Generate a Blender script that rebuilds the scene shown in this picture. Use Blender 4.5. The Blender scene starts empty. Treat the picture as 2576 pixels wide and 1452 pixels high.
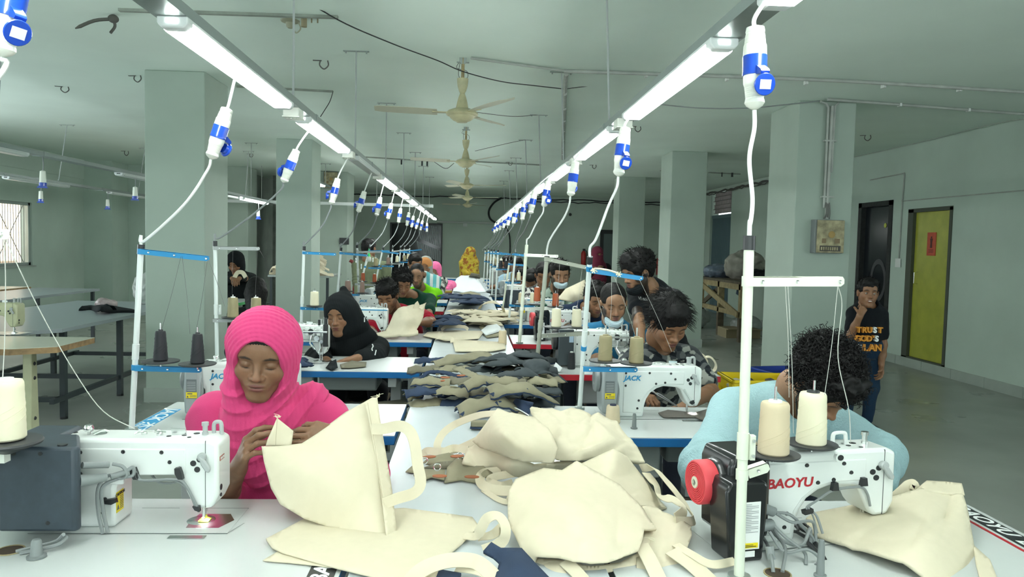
import bpy, bmesh, math, random
import numpy as np
from mathutils import Vector, Matrix, Euler, Quaternion, noise
from mathutils import geometry as mgeo
PI = math.pi
sc = bpy.context.scene
COL = sc.collection
random.seed(7)

# ---------------------------------------------------------------- camera, world, exposure
CAM_H = 1.5
YAW, PITCH, ROLL, FPX = 0.0578056, 0.056372, 0.0227385, 1888.6
def _basis():
    cy, sy = math.cos(YAW), math.sin(YAW)
    f = Vector((sy*math.cos(PITCH), cy*math.cos(PITCH), -math.sin(PITCH)))
    r = Vector((cy, -sy, 0)); u = r.cross(f)
    cr, sr = math.cos(ROLL), math.sin(ROLL)
    return r*cr+u*sr, u*cr-r*sr, f
CR, CU, CF = _basis()
CC = Vector((0, 0, CAM_H))
cam_d = bpy.data.cameras.new('camera'); cam = bpy.data.objects.new('camera', cam_d)
COL.objects.link(cam)
M = Matrix((CR, CU, -CF)).transposed().to_4x4(); M.translation = CC
cam.matrix_world = M
cam_d.sensor_fit = 'HORIZONTAL'; cam_d.sensor_width = 36.0
cam_d.lens = 36.0*FPX/2576.0
cam_d.clip_start = 0.05; cam_d.clip_end = 200
sc.camera = cam
def ray(px, py): return CF + CR*((px-1288)/FPX) - CU*((py-726)/FPX)
def on(px, py, z=0.76):
    """point of the photograph on the horizontal plane at height z"""
    d = ray(px, py); return CC + d*((z-CC.z)/d.z)
def at(px, py, y):
    """point of the photograph at depth y into the room"""
    d = ray(px, py); return CC + d*(y/d.y)
def atx(px, py, x):
    d = ray(px, py); return CC + d*(x/d.x)

w = bpy.data.worlds.new('world'); sc.world = w; w.use_nodes = True
w.node_tree.nodes['Background'].inputs[0].default_value = (0.85, 0.93, 1.0, 1)
w.node_tree.nodes['Background'].inputs[1].default_value = 1.2
sc.view_settings.view_transform = 'Standard'; sc.view_settings.look = 'None'
sc.view_settings.gamma = 1; sc.view_settings.use_curve_mapping = False
sc.view_settings.exposure = 1.27
sc.cycles.use_denoising = True; sc.cycles.adaptive_threshold = .02
sc.cycles.max_bounces = 7; sc.cycles.diffuse_bounces = 4; sc.cycles.glossy_bounces = 3
sc.cycles.transmission_bounces = 4; sc.cycles.transparent_max_bounces = 8
sc.cycles.caustics_reflective = False; sc.cycles.caustics_refractive = False
LAMP = 15.5          # radiance of the LED batten lenses
def add_fill(name, loc, rot, sx, sy, e):
    l = bpy.data.lights.new(name, 'AREA'); l.shape = 'RECTANGLE'; l.size = sx; l.size_y = sy; l.energy = e; l.color = (.88, .97, 1.0)
    o = bpy.data.objects.new(name, l); COL.objects.link(o); o.location = loc; o.rotation_euler = rot
# daylight: area lights added out of view to brighten the room
add_fill('window_daylight', (-7.5, 6.6, 1.55), (0, -PI/2, 0), 1.1, 6.0, 70)
add_fill('window_daylight', (-7.5, -1.5, 1.7), (0, -PI/2, 0), 1.4, 4.5, 50)
add_fill('window_daylight', (0, -4.9, 1.6), (PI/2+.5, 0, 0), 8.0, 1.6, 130)
add_fill('window_daylight', (8.5, 0, 1.8), (0, PI/2, 0), 1.5, 6.0, 60)

# ---------------------------------------------------------------- materials
MATS = {}
def mat(name, col, rough=0.5, metal=0.0, emis=0.0, noise_s=0, noise_a=0.0, bump=0.0, bump_s=200, spec=0.5,
        sheen=0.0, alpha=1.0, trans=0.0, coat=0.0):
    if name in MATS: return MATS[name]
    m = bpy.data.materials.new(name); m.use_nodes = True
    nt = m.node_tree; b = nt.nodes['Principled BSDF']
    c = (*col, 1)
    b.inputs['Base Color'].default_value = c
    b.inputs['Roughness'].default_value = rough; b.inputs['Metallic'].default_value = metal
    b.inputs['Specular IOR Level'].default_value = spec
    if sheen: b.inputs['Sheen Weight'].default_value = sheen
    if coat: b.inputs['Coat Weight'].default_value = coat
    if alpha < 1: b.inputs['Alpha'].default_value = alpha
    if trans: b.inputs['Transmission Weight'].default_value = trans
    if emis:
        b.inputs['Emission Color'].default_value = c; b.inputs['Emission Strength'].default_value = emis
    if noise_s or bump:
        tc = nt.nodes.new('ShaderNodeTexCoord')
    if noise_s:
        n = nt.nodes.new('ShaderNodeTexNoise'); n.inputs['Scale'].default_value = noise_s
        n.inputs['Detail'].default_value = 5
        nt.links.new(tc.outputs['Object'], n.inputs['Vector'])
        r = nt.nodes.new('ShaderNodeValToRGB')
        r.color_ramp.elements[0].position = .3; r.color_ramp.elements[1].position = .7
        r.color_ramp.elements[0].color = tuple(x*(1-noise_a) for x in col)+(1,)
        r.color_ramp.elements[1].color = tuple(min(1, x*(1+noise_a)) for x in col)+(1,)
        nt.links.new(n.outputs['Fac'], r.inputs['Fac']); nt.links.new(r.outputs['Color'], b.inputs['Base Color'])
    if bump:
        n2 = nt.nodes.new('ShaderNodeTexNoise'); n2.inputs['Scale'].default_value = bump_s
        n2.inputs['Detail'].default_value = 3
        nt.links.new(tc.outputs['Object'], n2.inputs['Vector'])
        bp = nt.nodes.new('ShaderNodeBump'); bp.inputs['Strength'].default_value = bump
        bp.inputs['Distance'].default_value = 0.01
        nt.links.new(n2.outputs['Fac'], bp.inputs['Height']); nt.links.new(bp.outputs['Normal'], b.inputs['Normal'])
    MATS[name] = m
    return m
def vcmat(name, rough=0.55, bump=0.0, bump_s=300, sheen=0.0, sss=0.0, noise_a=0.0, noise_s=30, spec=0.4):
    """material reading the surface colours stored on the mesh (skin tones, printed cloth)"""
    if name in MATS: return MATS[name]
    m = mat(name, (1, 1, 1), rough, bump=bump, bump_s=bump_s, sheen=sheen, spec=spec)
    nt = m.node_tree; b = nt.nodes['Principled BSDF']
    a = nt.nodes.new('ShaderNodeVertexColor'); a.layer_name = 'Col'
    out = a.outputs['Color']
    if noise_a:
        tc = nt.nodes.new('ShaderNodeTexCoord'); n = nt.nodes.new('ShaderNodeTexNoise')
        n.inputs['Scale'].default_value = noise_s; n.inputs['Detail'].default_value = 4
        nt.links.new(tc.outputs['Object'], n.inputs['Vector'])
        mr = nt.nodes.new('ShaderNodeMapRange'); mr.inputs[1].default_value = .3; mr.inputs[2].default_value = .7
        mr.inputs[3].default_value = 1-noise_a; mr.inputs[4].default_value = 1+noise_a
        nt.links.new(n.outputs['Fac'], mr.inputs[0])
        mx = nt.nodes.new('ShaderNodeVectorMath'); mx.operation = 'SCALE'
        nt.links.new(out, mx.inputs[0]); nt.links.new(mr.outputs[0], mx.inputs['Scale']); out = mx.outputs[0]
    nt.links.new(out, b.inputs['Base Color'])
    if sss: b.inputs['Subsurface Weight'].default_value = sss; b.inputs['Subsurface Scale'].default_value = 0.01
    return m
def H(h):
    """sRGB hex to linear"""
    v = [int(h[i:i+2], 16)/255 for i in (0, 2, 4)]
    return tuple(x/12.92 if x <= .04045 else ((x+.055)/1.055)**2.4 for x in v)

WALLP = mat('pale green wall paint', (.50, .60, .53), .75, noise_s=1.3, noise_a=.07, bump=.05, bump_s=30)
CEILP = mat('ceiling paint', (.76, .87, .79), .8, noise_s=.8, noise_a=.05, bump=.03, bump_s=20)
COLP = mat('column paint', (.385, .46, .40), .7, noise_s=2.0, noise_a=.05, bump=.05, bump_s=30)
WHITE = mat('white machine enamel', (.70, .735, .71), .3, noise_s=9, noise_a=.03)
LAMI = mat('white laminate', (.58, .615, .605), .22, noise_s=3, noise_a=.03)
GLAM = mat('cool white laminate', (.56, .61, .635), .25, noise_s=3, noise_a=.03)
GREYM = mat('grey steel', (.35, .39, .37), .45, .6)
BEIGE = mat('beige enamel', (.62, .63, .50), .4, noise_s=12, noise_a=.05)
STEEL = mat('bright steel', (.72, .74, .73), .22, 1.0)
DARK = mat('black plastic', (.018, .02, .022), .4)
DBLUE = mat('slate blue motor plastic', (.030, .044, .058), .45, noise_s=40, noise_a=.12)
MGREY = mat('mid grey plastic', (.19, .21, .21), .45)
LGREY = mat('light grey plastic', (.38, .405, .40), .4)
BLUE = mat('blue edge banding', H('0a62a0'), .35)
SBLUE = mat('sky blue powder coat', H('1f86bd'), .4)
RED = mat('red edge banding', H('b81f2e'), .35)
PBLUE = mat('cobalt plastic', H('1746b4'), .25, coat=.4)
PWHITE = mat('cream white plastic', (.80, .82, .74), .35)
CABLEW = mat('white cable', (.72, .75, .72), .4)
CABLEG = mat('grey cable', (.22, .24, .24), .45)
YELST = mat('yellow sticker', H('e6d21a'), .5)
WHST = mat('white sticker', (.75, .77, .75), .5)
CANVAS = mat('natural canvas', H('d2c9b1'), .9, noise_s=30, noise_a=.02, bump=.06, bump_s=1500, spec=.12)
KHAKI = mat('khaki fabric', H('8b8670'), .85, noise_s=12, noise_a=.10, bump=.2, bump_s=700, spec=.2)
NAVY = mat('navy fabric', H('323f55'), .85, noise_s=12, noise_a=.12, bump=.2, bump_s=700, spec=.2)
CHAR = mat('charcoal fabric', H('40474a'), .85, noise_s=12, noise_a=.12, bump=.2, bump_s=700, spec=.2)
BLACKF = mat('black fabric', (.012, .015, .017), .9, noise_s=15, noise_a=.2, bump=.2, bump_s=500, spec=.15)
TAN = mat('tan leather', H('9c5c3c'), .5)
WOOD = mat('raw timber', H('9a8b66'), .7, noise_s=14, noise_a=.25)
WOODD = mat('dark timber', H('5c5242'), .7, noise_s=14, noise_a=.25)
DSTEEL = mat('dark painted steel', (.03, .04, .045), .4)
GAP = mat('dark recess', (.01, .012, .012), .9)

# ---------------------------------------------------------------- mesh builder
class MB:
    def __init__(s): s.v = []; s.f = []; s.mi = []; s.cur = 0; s.cut = []
    def add(s, vs, fs, M=None):
        o = len(s.v); s.cut.append((o, len(s.f)))
        s.v += [tuple(M @ Vector(v)) for v in vs] if M is not None else [tuple(v) for v in vs]
        s.f += [tuple(i+o for i in f) for f in fs]; s.mi += [s.cur]*len(fs)
        return s
    def box(s, x0, x1, y0, y1, z0, z1, M=None):
        vs = [(x, y, z) for x in (x0, x1) for y in (y0, y1) for z in (z0, z1)]
        return s.add(vs, [(0, 1, 3, 2), (4, 6, 7, 5), (0, 4, 5, 1), (2, 3, 7, 6), (0, 2, 6, 4), (1, 5, 7, 3)], M)
    def prism(s, pts, a0, a1, ax='y', M=None):
        """polygon pts (u,v) extruded along an axis: y -> (u,a,v), x -> (a,u,v), z -> (u,v,a)"""
        n = len(pts); mk = {'y': lambda p, a: (p[0], a, p[1]), 'x': lambda p, a: (a, p[0], p[1]), 'z': lambda p, a: (p[0], p[1], a)}[ax]
        vs = [mk(p, a0) for p in pts]+[mk(p, a1) for p in pts]
        fs = [(i, (i+1) % n, n+(i+1) % n, n+i) for i in range(n)]+[tuple(range(n))[::-1], tuple(range(n, 2*n))]
        return s.add(vs, fs, M)
    def lathe(s, prof, seg=16, M=None, cap=True):
        """profile (r,z) about the z axis"""
        vs = []; fs = []; n = len(prof)
        for r, z in prof:
            for k in range(seg):
                a = 2*PI*k/seg; vs.append((r*math.cos(a), r*math.sin(a), z))
        for i in range(n-1):
            for k in range(seg):
                k2 = (k+1) % seg
                fs.append((i*seg+k, i*seg+k2, (i+1)*seg+k2, (i+1)*seg+k))
        if cap:
            fs.append(tuple(range(seg))[::-1]); fs.append(tuple((n-1)*seg+k for k in range(seg)))
        return s.add(vs, fs, M)
    def cyl(s, p0, p1, r, r1=None, seg=12):
        p0 = Vector(p0); p1 = Vector(p1); d = p1-p0
        q = d.to_track_quat('Z', 'Y').to_matrix().to_4x4(); q.translation = p0
        return s.lathe([(r, 0), (r if r1 is None else r1, d.length)], seg, q)
    def ball(s, c, r, sx=1, sy=1, sz=1, seg=12, rings=8, M=None):
        prof = [(max(1e-4, r*math.sin(PI*i/rings)), -r*math.cos(PI*i/rings)) for i in range(rings+1)]
        m = Matrix.Translation(Vector(c)) @ Matrix.Diagonal((sx, sy, sz, 1))
        return s.lathe(prof, seg, (M @ m) if M is not None else m, cap=False)
    def tube(s, pts, r, seg=8, cap=True, flat=None, up=None):
        """round (or flat=(w,t) ribbon) section swept along points"""
        P = [Vector(p) for p in pts]; n = len(P)
        rr = r if isinstance(r, (list, tuple)) else [r]*n
        vs = []; fs = []; prev = None
        for i in range(n):
            t = (P[min(i+1, n-1)]-P[max(i-1, 0)])
            t = t.normalized() if t.length > 1e-9 else Vector((0, 0, 1))
            if up is not None:
                u = Vector(up(i/(n-1)) if callable(up) else up); a = u.cross(t)
                a = a.normalized() if a.length > 1e-6 else t.orthogonal().normalized()
            elif prev is None: a = t.orthogonal().normalized()
            else:
                a = prev-t*prev.dot(t); a = a.normalized() if a.length > 1e-6 else t.orthogonal().normalized()
            prev = a; b = t.cross(a)
            if flat:
                wd, th = flat; k = 1.0 if not isinstance(r, (list, tuple)) else rr[i]
                for u_, v_ in ((-.5, -.5), (.5, -.5), (.5, .5), (-.5, .5)): vs.append(P[i]+a*(u_*wd*k)+b*(v_*th))
            else:
                for k in range(seg):
                    an = 2*PI*k/seg; vs.append(P[i]+a*(rr[i]*math.cos(an))+b*(rr[i]*math.sin(an)))
        sg = 4 if flat else seg
        for i in range(n-1):
            for k in range(sg):
                k2 = (k+1) % sg; fs.append((i*sg+k, i*sg+k2, (i+1)*sg+k2, (i+1)*sg+k))
        if cap: fs.append(tuple(range(sg))[::-1]); fs.append(tuple((n-1)*sg+k for k in range(sg)))
        return s.add(vs, fs)
    def mesh(s, name, mats, smooth=True):
        me = bpy.data.meshes.new(name); me.from_pydata(s.v, [], s.f)
        for m in (mats if isinstance(mats, (list, tuple)) else [mats]): me.materials.append(m)
        if any(s.mi): me.polygons.foreach_set('material_index', s.mi)
        if smooth and len(s.f):
            me.polygons.foreach_set('use_smooth', [True]*len(s.f))
            me.set_sharp_from_angle(angle=math.radians(38))
        me.update(); return me
    def obj(s, name, mats, parent=None, bev=0, seg=2, smooth=True):
        return link(name, s.mesh(name, mats, smooth), parent, bev, seg)
def objs(mb, name, m, parent, bev=0):
    """every piece of the builder as an object of its own"""
    for k, (v0, f0) in enumerate(mb.cut):
        v1, f1 = mb.cut[k+1] if k+1 < len(mb.cut) else (len(mb.v), len(mb.f))
        b = MB(); b.add(mb.v[v0:v1], [tuple(i-v0 for i in f) for f in mb.f[f0:f1]]); b.obj(name, m, parent, bev)
def link(name, me, parent=None, bev=0, seg=2):
    o = bpy.data.objects.new(name, me); COL.objects.link(o)
    if parent is not None: o.parent = parent
    if bev:
        b = o.modifiers.new('bevel', 'BEVEL'); b.width = bev; b.segments = seg; b.limit_method = 'ANGLE'
        b.angle_limit = math.radians(40); b.harden_normals = False; b.use_clamp_overlap = True
    return o
def box(name, x0, x1, y0, y1, z0, z1, m, parent=None, bev=0): return MB().box(x0, x1, y0, y1, z0, z1).obj(name, m, parent, bev)
def tag(o, label, cat, group=None):
    o['label'] = label; o['category'] = cat
    if group: o['group'] = group
    return o
def thing(name, label, cat, loc=(0, 0, 0), rz=0, group=None):
    o = bpy.data.objects.new(name, None); COL.objects.link(o); o.empty_display_size = .05
    o.location = loc; o.rotation_euler = (0, 0, rz)
    return tag(o, label, cat, group)
def struct(o): o['kind'] = 'structure'; return o
KIDS = {}
def kids(o):
    if not KIDS.get('n') == len(bpy.data.objects):
        KIDS.clear(); KIDS['n'] = len(bpy.data.objects)
        for q in bpy.data.objects:
            if q.parent: KIDS.setdefault(q.parent.name, []).append(q)
    return KIDS.get(o.name, [])
def dup(o, loc=None, rz=None, label=None, group=None, mp=None):
    tree = [(o, None)]; i = 0; new = {}
    while i < len(tree):
        q, par = tree[i]; i += 1
        for ch in kids(q): tree.append((ch, q))
    for q, par in tree:
        c = q.copy(); new[q.name] = c; COL.objects.link(c)
        if par is not None: c.parent = new[par.name]
        if mp and c.data is not None and q.name.split('.')[0] in mp:
            c.data = c.data.copy(); c.data.materials[0] = mp[q.name.split('.')[0]]
    r = new[o.name]
    if loc is not None: r.location = loc
    if rz is not None: r.rotation_euler = (0, 0, rz)
    if label: r['label'] = label
    if group: r['group'] = group
    return r
def text(name, s, size, m, parent, loc, rot, ext=.0004, bold=0, shear=0, sx=1):
    c = bpy.data.curves.new(name, 'FONT'); c.body = s; c.size = size; c.extrude = ext; c.offset = bold
    c.shear = shear; c.align_x = 'CENTER'; c.align_y = 'CENTER'; c.materials.append(m); c.resolution_u = 3
    t_ = bpy.data.objects.new(name, c); COL.objects.link(t_); bpy.context.view_layer.update()
    me = bpy.data.meshes.new_from_object(t_.evaluated_get(bpy.context.evaluated_depsgraph_get())); me.name = name
    bpy.data.objects.remove(t_); bpy.data.curves.remove(c)
    o = bpy.data.objects.new(name, me); COL.objects.link(o); o.parent = parent
    o.location = loc; o.rotation_euler = rot; o.scale = (sx, 1, 1)
    return o
def catmull(P, n=8):
    P = [Vector(p) for p in P]; Q = [P[0]*2-P[1]]+P+[P[-1]*2-P[-2]]; out = []
    for i in range(1, len(Q)-2):
        a, b, c, d = Q[i-1], Q[i], Q[i+1], Q[i+2]
        for k in range(n):
            t = k/n
            out.append(.5*((2*b)+(c-a)*t+(2*a-5*b+4*c-d)*t*t+(3*b-a-3*c+d)*t**3))
    out.append(P[-1]); return out
# ---------------------------------------------------------------- room shell
CZ = 3.0
XL, XR, YB, YF = -7.6, 5.93, 22.5, -5.0
FLOORM = mat('worn grey terrazzo floor', (.27, .29, .26), .28, noise_s=1.1, noise_a=.12, bump=.008, bump_s=5)
def _floor():
    nt = FLOORM.node_tree; b = nt.nodes['Principled BSDF']
    tc = nt.nodes.new('ShaderNodeTexCoord'); n = nt.nodes.new('ShaderNodeTexNoise')
    n.inputs['Scale'].default_value = 1.6; n.inputs['Detail'].default_value = 3
    nt.links.new(tc.outputs['Object'], n.inputs['Vector'])
    mr = nt.nodes.new('ShaderNodeMapRange'); mr.inputs[3].default_value = .14; mr.inputs[4].default_value = .5
    nt.links.new(n.outputs['Fac'], mr.inputs[0]); nt.links.new(mr.outputs[0], b.inputs['Roughness'])
_floor()
struct(box('floor', XL-2.6, 9, YF-.3, YB+.3, -.1, 0, FLOORM))
struct(box('ceiling', XL-.3, 9, YF-.3, YB+.3, CZ, CZ+.15, CEILP))
# left wall with its window opening
wy0, wy1, wz0, wz1 = 11.0, 13.55, .98, 2.06
mb = MB(); mb.box(XL-.2, XL, YF, wy0, 0, CZ).box(XL-.2, XL, wy1, 16.2, 0, CZ).box(XL-.2, XL, wy0, wy1, 0, wz0).box(XL-.2, XL, wy0, wy1, wz1, CZ)
struct(mb.obj('wall_left', WALLP))
struct(box('wall_left_back', XL-.2, -4.85, 16.0, 16.2, 0, CZ, WALLP))
struct(box('wall_pilaster', XL, XL+.55, 15.3, 16.0, 0, CZ, WALLP))
struct(box('wall_lower_band', XL, XL+.02, 4, 15.3, 2.62, CZ, WALLP))
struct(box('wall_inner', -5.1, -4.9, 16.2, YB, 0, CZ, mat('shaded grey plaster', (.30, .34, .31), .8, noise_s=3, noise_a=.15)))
struct(box('wall_back', -4.9, XR+.2, YB, YB+.2, 0, CZ, mat('back wall paint', (.56, .66, .58), .75, noise_s=1.3, noise_a=.06)))
struct(box('wall_rear', XL, 9, YF-.2, YF, 0, CZ, WALLP))
# right wall: two door openings, the folding-grille opening
dy = [(8.97, 9.87, .12, 2.1), (10.3, 11.16, .0, 2.25), (16.85, 18.3, 0, 2.92)]
mb = MB(); y = 7.6
for a, b_, z0, z1 in dy:
    mb.box(XR, XR+.2, y, a, 0, CZ)
    mb.box(XR, XR+.2, a, b_, z1, CZ)
    if z0 > 0: mb.box(XR, XR+.2, a, b_, 0, z0)
    y = b_
mb.box(XR, XR+.2, y, YB, 0, CZ)
struct(mb.obj('wall_right', WALLP))
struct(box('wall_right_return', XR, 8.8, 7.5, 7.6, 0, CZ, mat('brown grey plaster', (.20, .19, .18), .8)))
struct(box('wall_right_front', 8.6, 8.8, YF, 7.5, 0, CZ, WALLP))
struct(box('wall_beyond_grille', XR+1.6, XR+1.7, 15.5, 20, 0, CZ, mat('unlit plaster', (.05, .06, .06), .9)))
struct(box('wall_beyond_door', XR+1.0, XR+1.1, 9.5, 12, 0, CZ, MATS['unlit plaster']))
TILE = mat('skirting tile', (.38, .43, .39), .4, noise_s=6, noise_a=.06)
mb = MB(); yy = 7.6
for a, b_ in ((7.6, 10.3), (11.16, 16.85), (18.3, YB)):
    y = a
    while y < b_-.01:
        y2 = min(b_, y+.6); mb.box(XR-.02, XR, y+.003, y2-.003, 0, .12); y = y2
struct(mb.obj('baseboard_right', TILE))
struct(box('baseboard_left', XL, XL+.02, YF, 15.3, 0, .12, TILE)); struct(box('baseboard_back', -4.9, XR, YB-.02, YB, 0, .12, TILE))
for k, (x_, y0_, y1_) in enumerate(((XL, 3.6, 9.6), (XL, -3.7, .7))):
    wo = MB(); wo.box(x_, x_+.03, y0_-.06, y0_, .95, 2.45).box(x_, x_+.03, y1_, y1_+.06, .95, 2.45).box(x_, x_+.03, y0_, y1_, .92, .97).box(x_, x_+.03, y0_, y1_, 2.43, 2.5)
    struct(wo.obj('window_%d' % (k+3), MATS['light grey plastic']))  # frame bars added around the unseen fill lights, solid wall behind
# window: sliding frame, security grille, shutters of the house next door seen outside
wn = bpy.data.objects.new('window_1', None); COL.objects.link(wn); struct(wn)
ALU = mat('window aluminium', (.45, .5, .48), .4, .5)
mb = MB(); X = XL-.06
for a, b_ in ((wy0, wy0+.06), (wy1-.06, wy1), (12.25, 12.33), (12.6, 12.66)): mb.box(X-.03, X+.03, a, b_, wz0, wz1)
mb.box(X-.03, X+.03, wy0, wy1, wz0, wz0+.05); mb.box(X-.03, X+.03, wy0, wy1, wz1-.05, wz1)
struct(mb.obj('window_frame', ALU, wn, bev=.003))
mb = MB(); X = XL-.14; n = 34
for k in range(n+1):
    y = wy0+(wy1-wy0)*k/n; mb.cyl((X, y, wz0), (X, y, wz1), .006, seg=6)
for a in range(3):
    ya = wy0+(wy1-wy0)*a/3; yb = wy0+(wy1-wy0)*(a+1)/3; ym = (ya+yb)/2; zm = (wz0+wz1)/2
    for q in ((ya, wz1), (yb, wz1), (ya, wz0), (yb, wz0)): mb.cyl((X+.01, q[0], q[1]), (X+.01, ym, zm), .007, seg=6)
struct(mb.obj('window_grille', mat('grille steel', (.2, .2, .2), .5, .5), wn))
struct(box('window_pane', XL-.063, XL-.058, wy0, wy1, wz0, wz1, mat('window glass', (.9, .95, .95), .02, alpha=.12, spec=.5), wn))
struct(box('window_sill', XL-.2, XL+.04, wy0-.05, wy1+.05, wz0-.03, wz0, TILE, wn))
mb = MB()
for k in range(20): mb.box(-9.3, -9.24, 9, 20, k*.13, k*.13+.118)
tag(mb.obj('neighbour_wall', mat('sunlit cream boards', (.85, .76, .62), .7, emis=0)), 'sunlit cream wall of the building outside the left window', 'outside wall')
mb = MB()
mb.box(-8.49, -8.46, 15.05, 15.75, 0, 2.3)
for k in range(26): mb.box(-8.5, -8.45, 15.05, 15.75, .5+k*.07, .5+k*.07+.06)
tag(mb.obj('brown_shutter', mat('orange brown slats', (.55, .27, .12), .6)), 'orange brown slatted shutter outside the right part of the window', 'shutter')
sun = bpy.data.lights.new('sun', 'SUN'); sun.energy = 9.0; sun.angle = .02; sun.color = (1, .95, .85)
so = bpy.data.objects.new('sun', sun); COL.objects.link(so); so.rotation_euler = Euler((math.radians(30), 0, math.radians(75)))
# columns
def column(name, x0, x1, y0, y1, plinth=True):
    o = struct(box(name, x0, x1, y0, y1, 0, CZ, COLP, bev=.008))
    if plinth: struct(box('baseboard_column', x0-.012, x1+.012, y0-.012, y1+.012, 0, .13, TILE, o))
    return o
column('column', -2.93, -2.40, 6.98, 7.63)
column('column', -2.86, -2.34, 11.3, 11.95)
column('column', -3.42, -2.62, 16.3, 17.2)
column('column', 3.22, 3.80, 7.32, 8.02)
column('column', 3.05, 3.60, 11.35, 12.0)
column('column', 3.10, 3.65, 15.6, 16.2)
column('column', -4.98, -4.55, 15.75, 16.4)
# doors
dr = bpy.data.objects.new('door_1', None); COL.objects.link(dr); struct(dr)
YG = mat('yellow green painted door', H('a9ac43'), .35, noise_s=7, noise_a=.10)
struct(box('door_panel', XR+.03, XR+.07, 9.0, 9.76, .14, 2.07, YG, dr, bev=.003))
fm = mat('dark door frame paint', (.07, .08, .06), .6)
mb = MB(); mb.box(XR-.012, XR+.1, 8.95, 9.0, .1, 2.11).box(XR-.012, XR+.1, 9.76, 9.88, .1, 2.11).box(XR-.012, XR+.1, 8.95, 9.88, 2.07, 2.12).box(XR-.012, XR+.1, 8.95, 9.88, .1, .14)
struct(mb.obj('door_frame', fm, dr))
mb = MB(); mb.tube([(XR+.03, 9.66, 1.12), (XR-.02, 9.66, 1.13), (XR-.02, 9.66, 1.27), (XR+.03, 9.66, 1.28)], .007)
struct(mb.obj('door_handle', STEEL, dr))
sg = box('door_sign', XR+.022, XR+.029, 9.30, 9.48, 1.50, 1.80, mat('faded red poster', H('c0563f'), .6, noise_s=20, noise_a=.1), dr); struct(sg)
mb = MB(); mb.ball((XR+.02, 9.39, 1.735), .014, sx=.2); mb.prism([(9.365, 1.72), (9.415, 1.72), (9.405, 1.66), (9.41, 1.60), (9.37, 1.60), (9.375, 1.66)], XR+.018, XR+.022, 'x')
for k in range(3): mb.box(XR+.018, XR+.022, 9.34, 9.44, 1.575-k*.016, 1.580-k*.016)
struct(mb.obj('door_sign_figure', mat('dark print', (.08, .02, .02), .6), sg))
d2 = bpy.data.objects.new('door_2', None); COL.objects.link(d2); struct(d2)
DD = mat('black lacquered door', (.012, .016, .02), .18)
struct(box('door_panel', XR+.06, XR+.1, 10.36, 11.1, .02, 2.2, DD, d2, bev=.003))
mb = MB(); mb.box(XR-.015, XR+.12, 10.27, 10.36, 0, 2.27).box(XR-.015, XR+.12, 11.1, 11.19, 0, 2.27).box(XR-.015, XR+.12, 10.27, 11.19, 2.2, 2.27)
struct(mb.obj('door_frame', mat('black door frame', (.02, .022, .022), .6, noise_s=20, noise_a=.4), d2))
mb = MB(); m_ = Matrix.Translation((XR+.055, 10.68, 1.12)) @ Matrix.Rotation(PI/2, 4, 'Y')
mb.lathe([(.16, 0), (.21, 0), (.21, .006), (.16, .006), (.16, 0)], 28, m_ @ Matrix.Diagonal((1.5, 1, 1, 1)), cap=False)
struct(mb.obj('door_ring_print', mat('dull print', (.05, .05, .055), .5), d2))
mb = MB(); mb.ball((XR+.055, 10.55, 1.92), .035, sx=.15)
struct(mb.obj('door_round_sticker', mat('yellow dot', H('b9c054'), .5), d2))
# grille door on the far right wall
d3 = bpy.data.objects.new('door_3', None); COL.objects.link(d3); struct(d3)
GB = mat('blue grey gate paint', (.13, .20, .23), .5)
mb = MB(); n = 30
for k in range(n+1):
    y = 16.9+1.35*k/n; mb.box(XR+.04, XR+.07, y-.012, y+.012, .05, 2.28)
for k in range(n):
    y = 16.9+1.35*k/n
    for z in (.5, 1.2, 1.9): mb.cyl((XR+.055, y, z), (XR+.055, y+.045, z+.12), .006, seg=5); mb.cyl((XR+.055, y, z+.12), (XR+.055, y+.045, z), .006, seg=5)
mb.box(XR+.03, XR+.08, 16.88, 18.28, 2.28, 2.36).box(XR+.03, XR+.08, 16.88, 18.28, 0, .05)
struct(mb.obj('door_grille', GB, d3))
mb = MB()
for j in range(5):
    for k in range(13):
        y = 16.9+.11*k+(j % 2)*.055; z = 2.40+j*.098
        if y < 18.2: mb.box(XR+.05, XR+.09, y, y+.012, z, z+.1).box(XR+.05, XR+.09, y, y+.11, z, z+.012)
struct(mb.obj('window_block_screen', mat('pink grey breeze blocks', (.25, .22, .21), .8), d3))
# back wall: dark opening with a corrugated shutter catching light, a panel door further right
bp = bpy.data.objects.new('window_2', None); COL.objects.link(bp); struct(bp)
a = at(985, 563, YB-.05); b_ = at(1110, 568, YB-.05)
x0, x1, z1 = a.x, b_.x, a.z
struct(box('window_opening', x0, x1, YB-.03, YB-.005, .1, z1, mat('night glass', (.012, .014, .016), .1), bp))
mb = MB(); mb.box(x0-.04, x0, YB-.06, YB, .1, z1+.04).box(x1, x1+.04, YB-.06, YB, .1, z1+.04).box(x0, x1, YB-.06, YB, z1, z1+.04)
struct(mb.obj('window_frame', DARK, bp))
p = lambda X_, Y_: (at(X_, Y_, YB-.04).x, at(X_, Y_, YB-.04).z)
mb = MB()
for k in range(11):
    t0, t1 = k/11, (k+.8)/11
    A = [Vector(p(1048+62*t, 606+26*t)) for t in (t0, t1)]; B = [Vector(p(1052+58*t, 628+36*t)) for t in (t0, t1)]
    mb.prism([A[0], A[1], B[1], B[0]], YB-.045, YB-.033)
for k in range(9):
    t0, t1 = k/9, (k+.7)/9
    A = [Vector(p(1050+50*t, 566+4*t)) for t in (t0, t1)]; B = [Vector(p(1056+54*t, 600+24*t)) for t in (t0, t1)]
    mb.prism([A[0], A[1], B[1], B[0]], YB-.045, YB-.033)
struct(mb.obj('window_slatted_blind', mat('grey blind slats', (.33, .36, .38), .4), bp))
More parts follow.
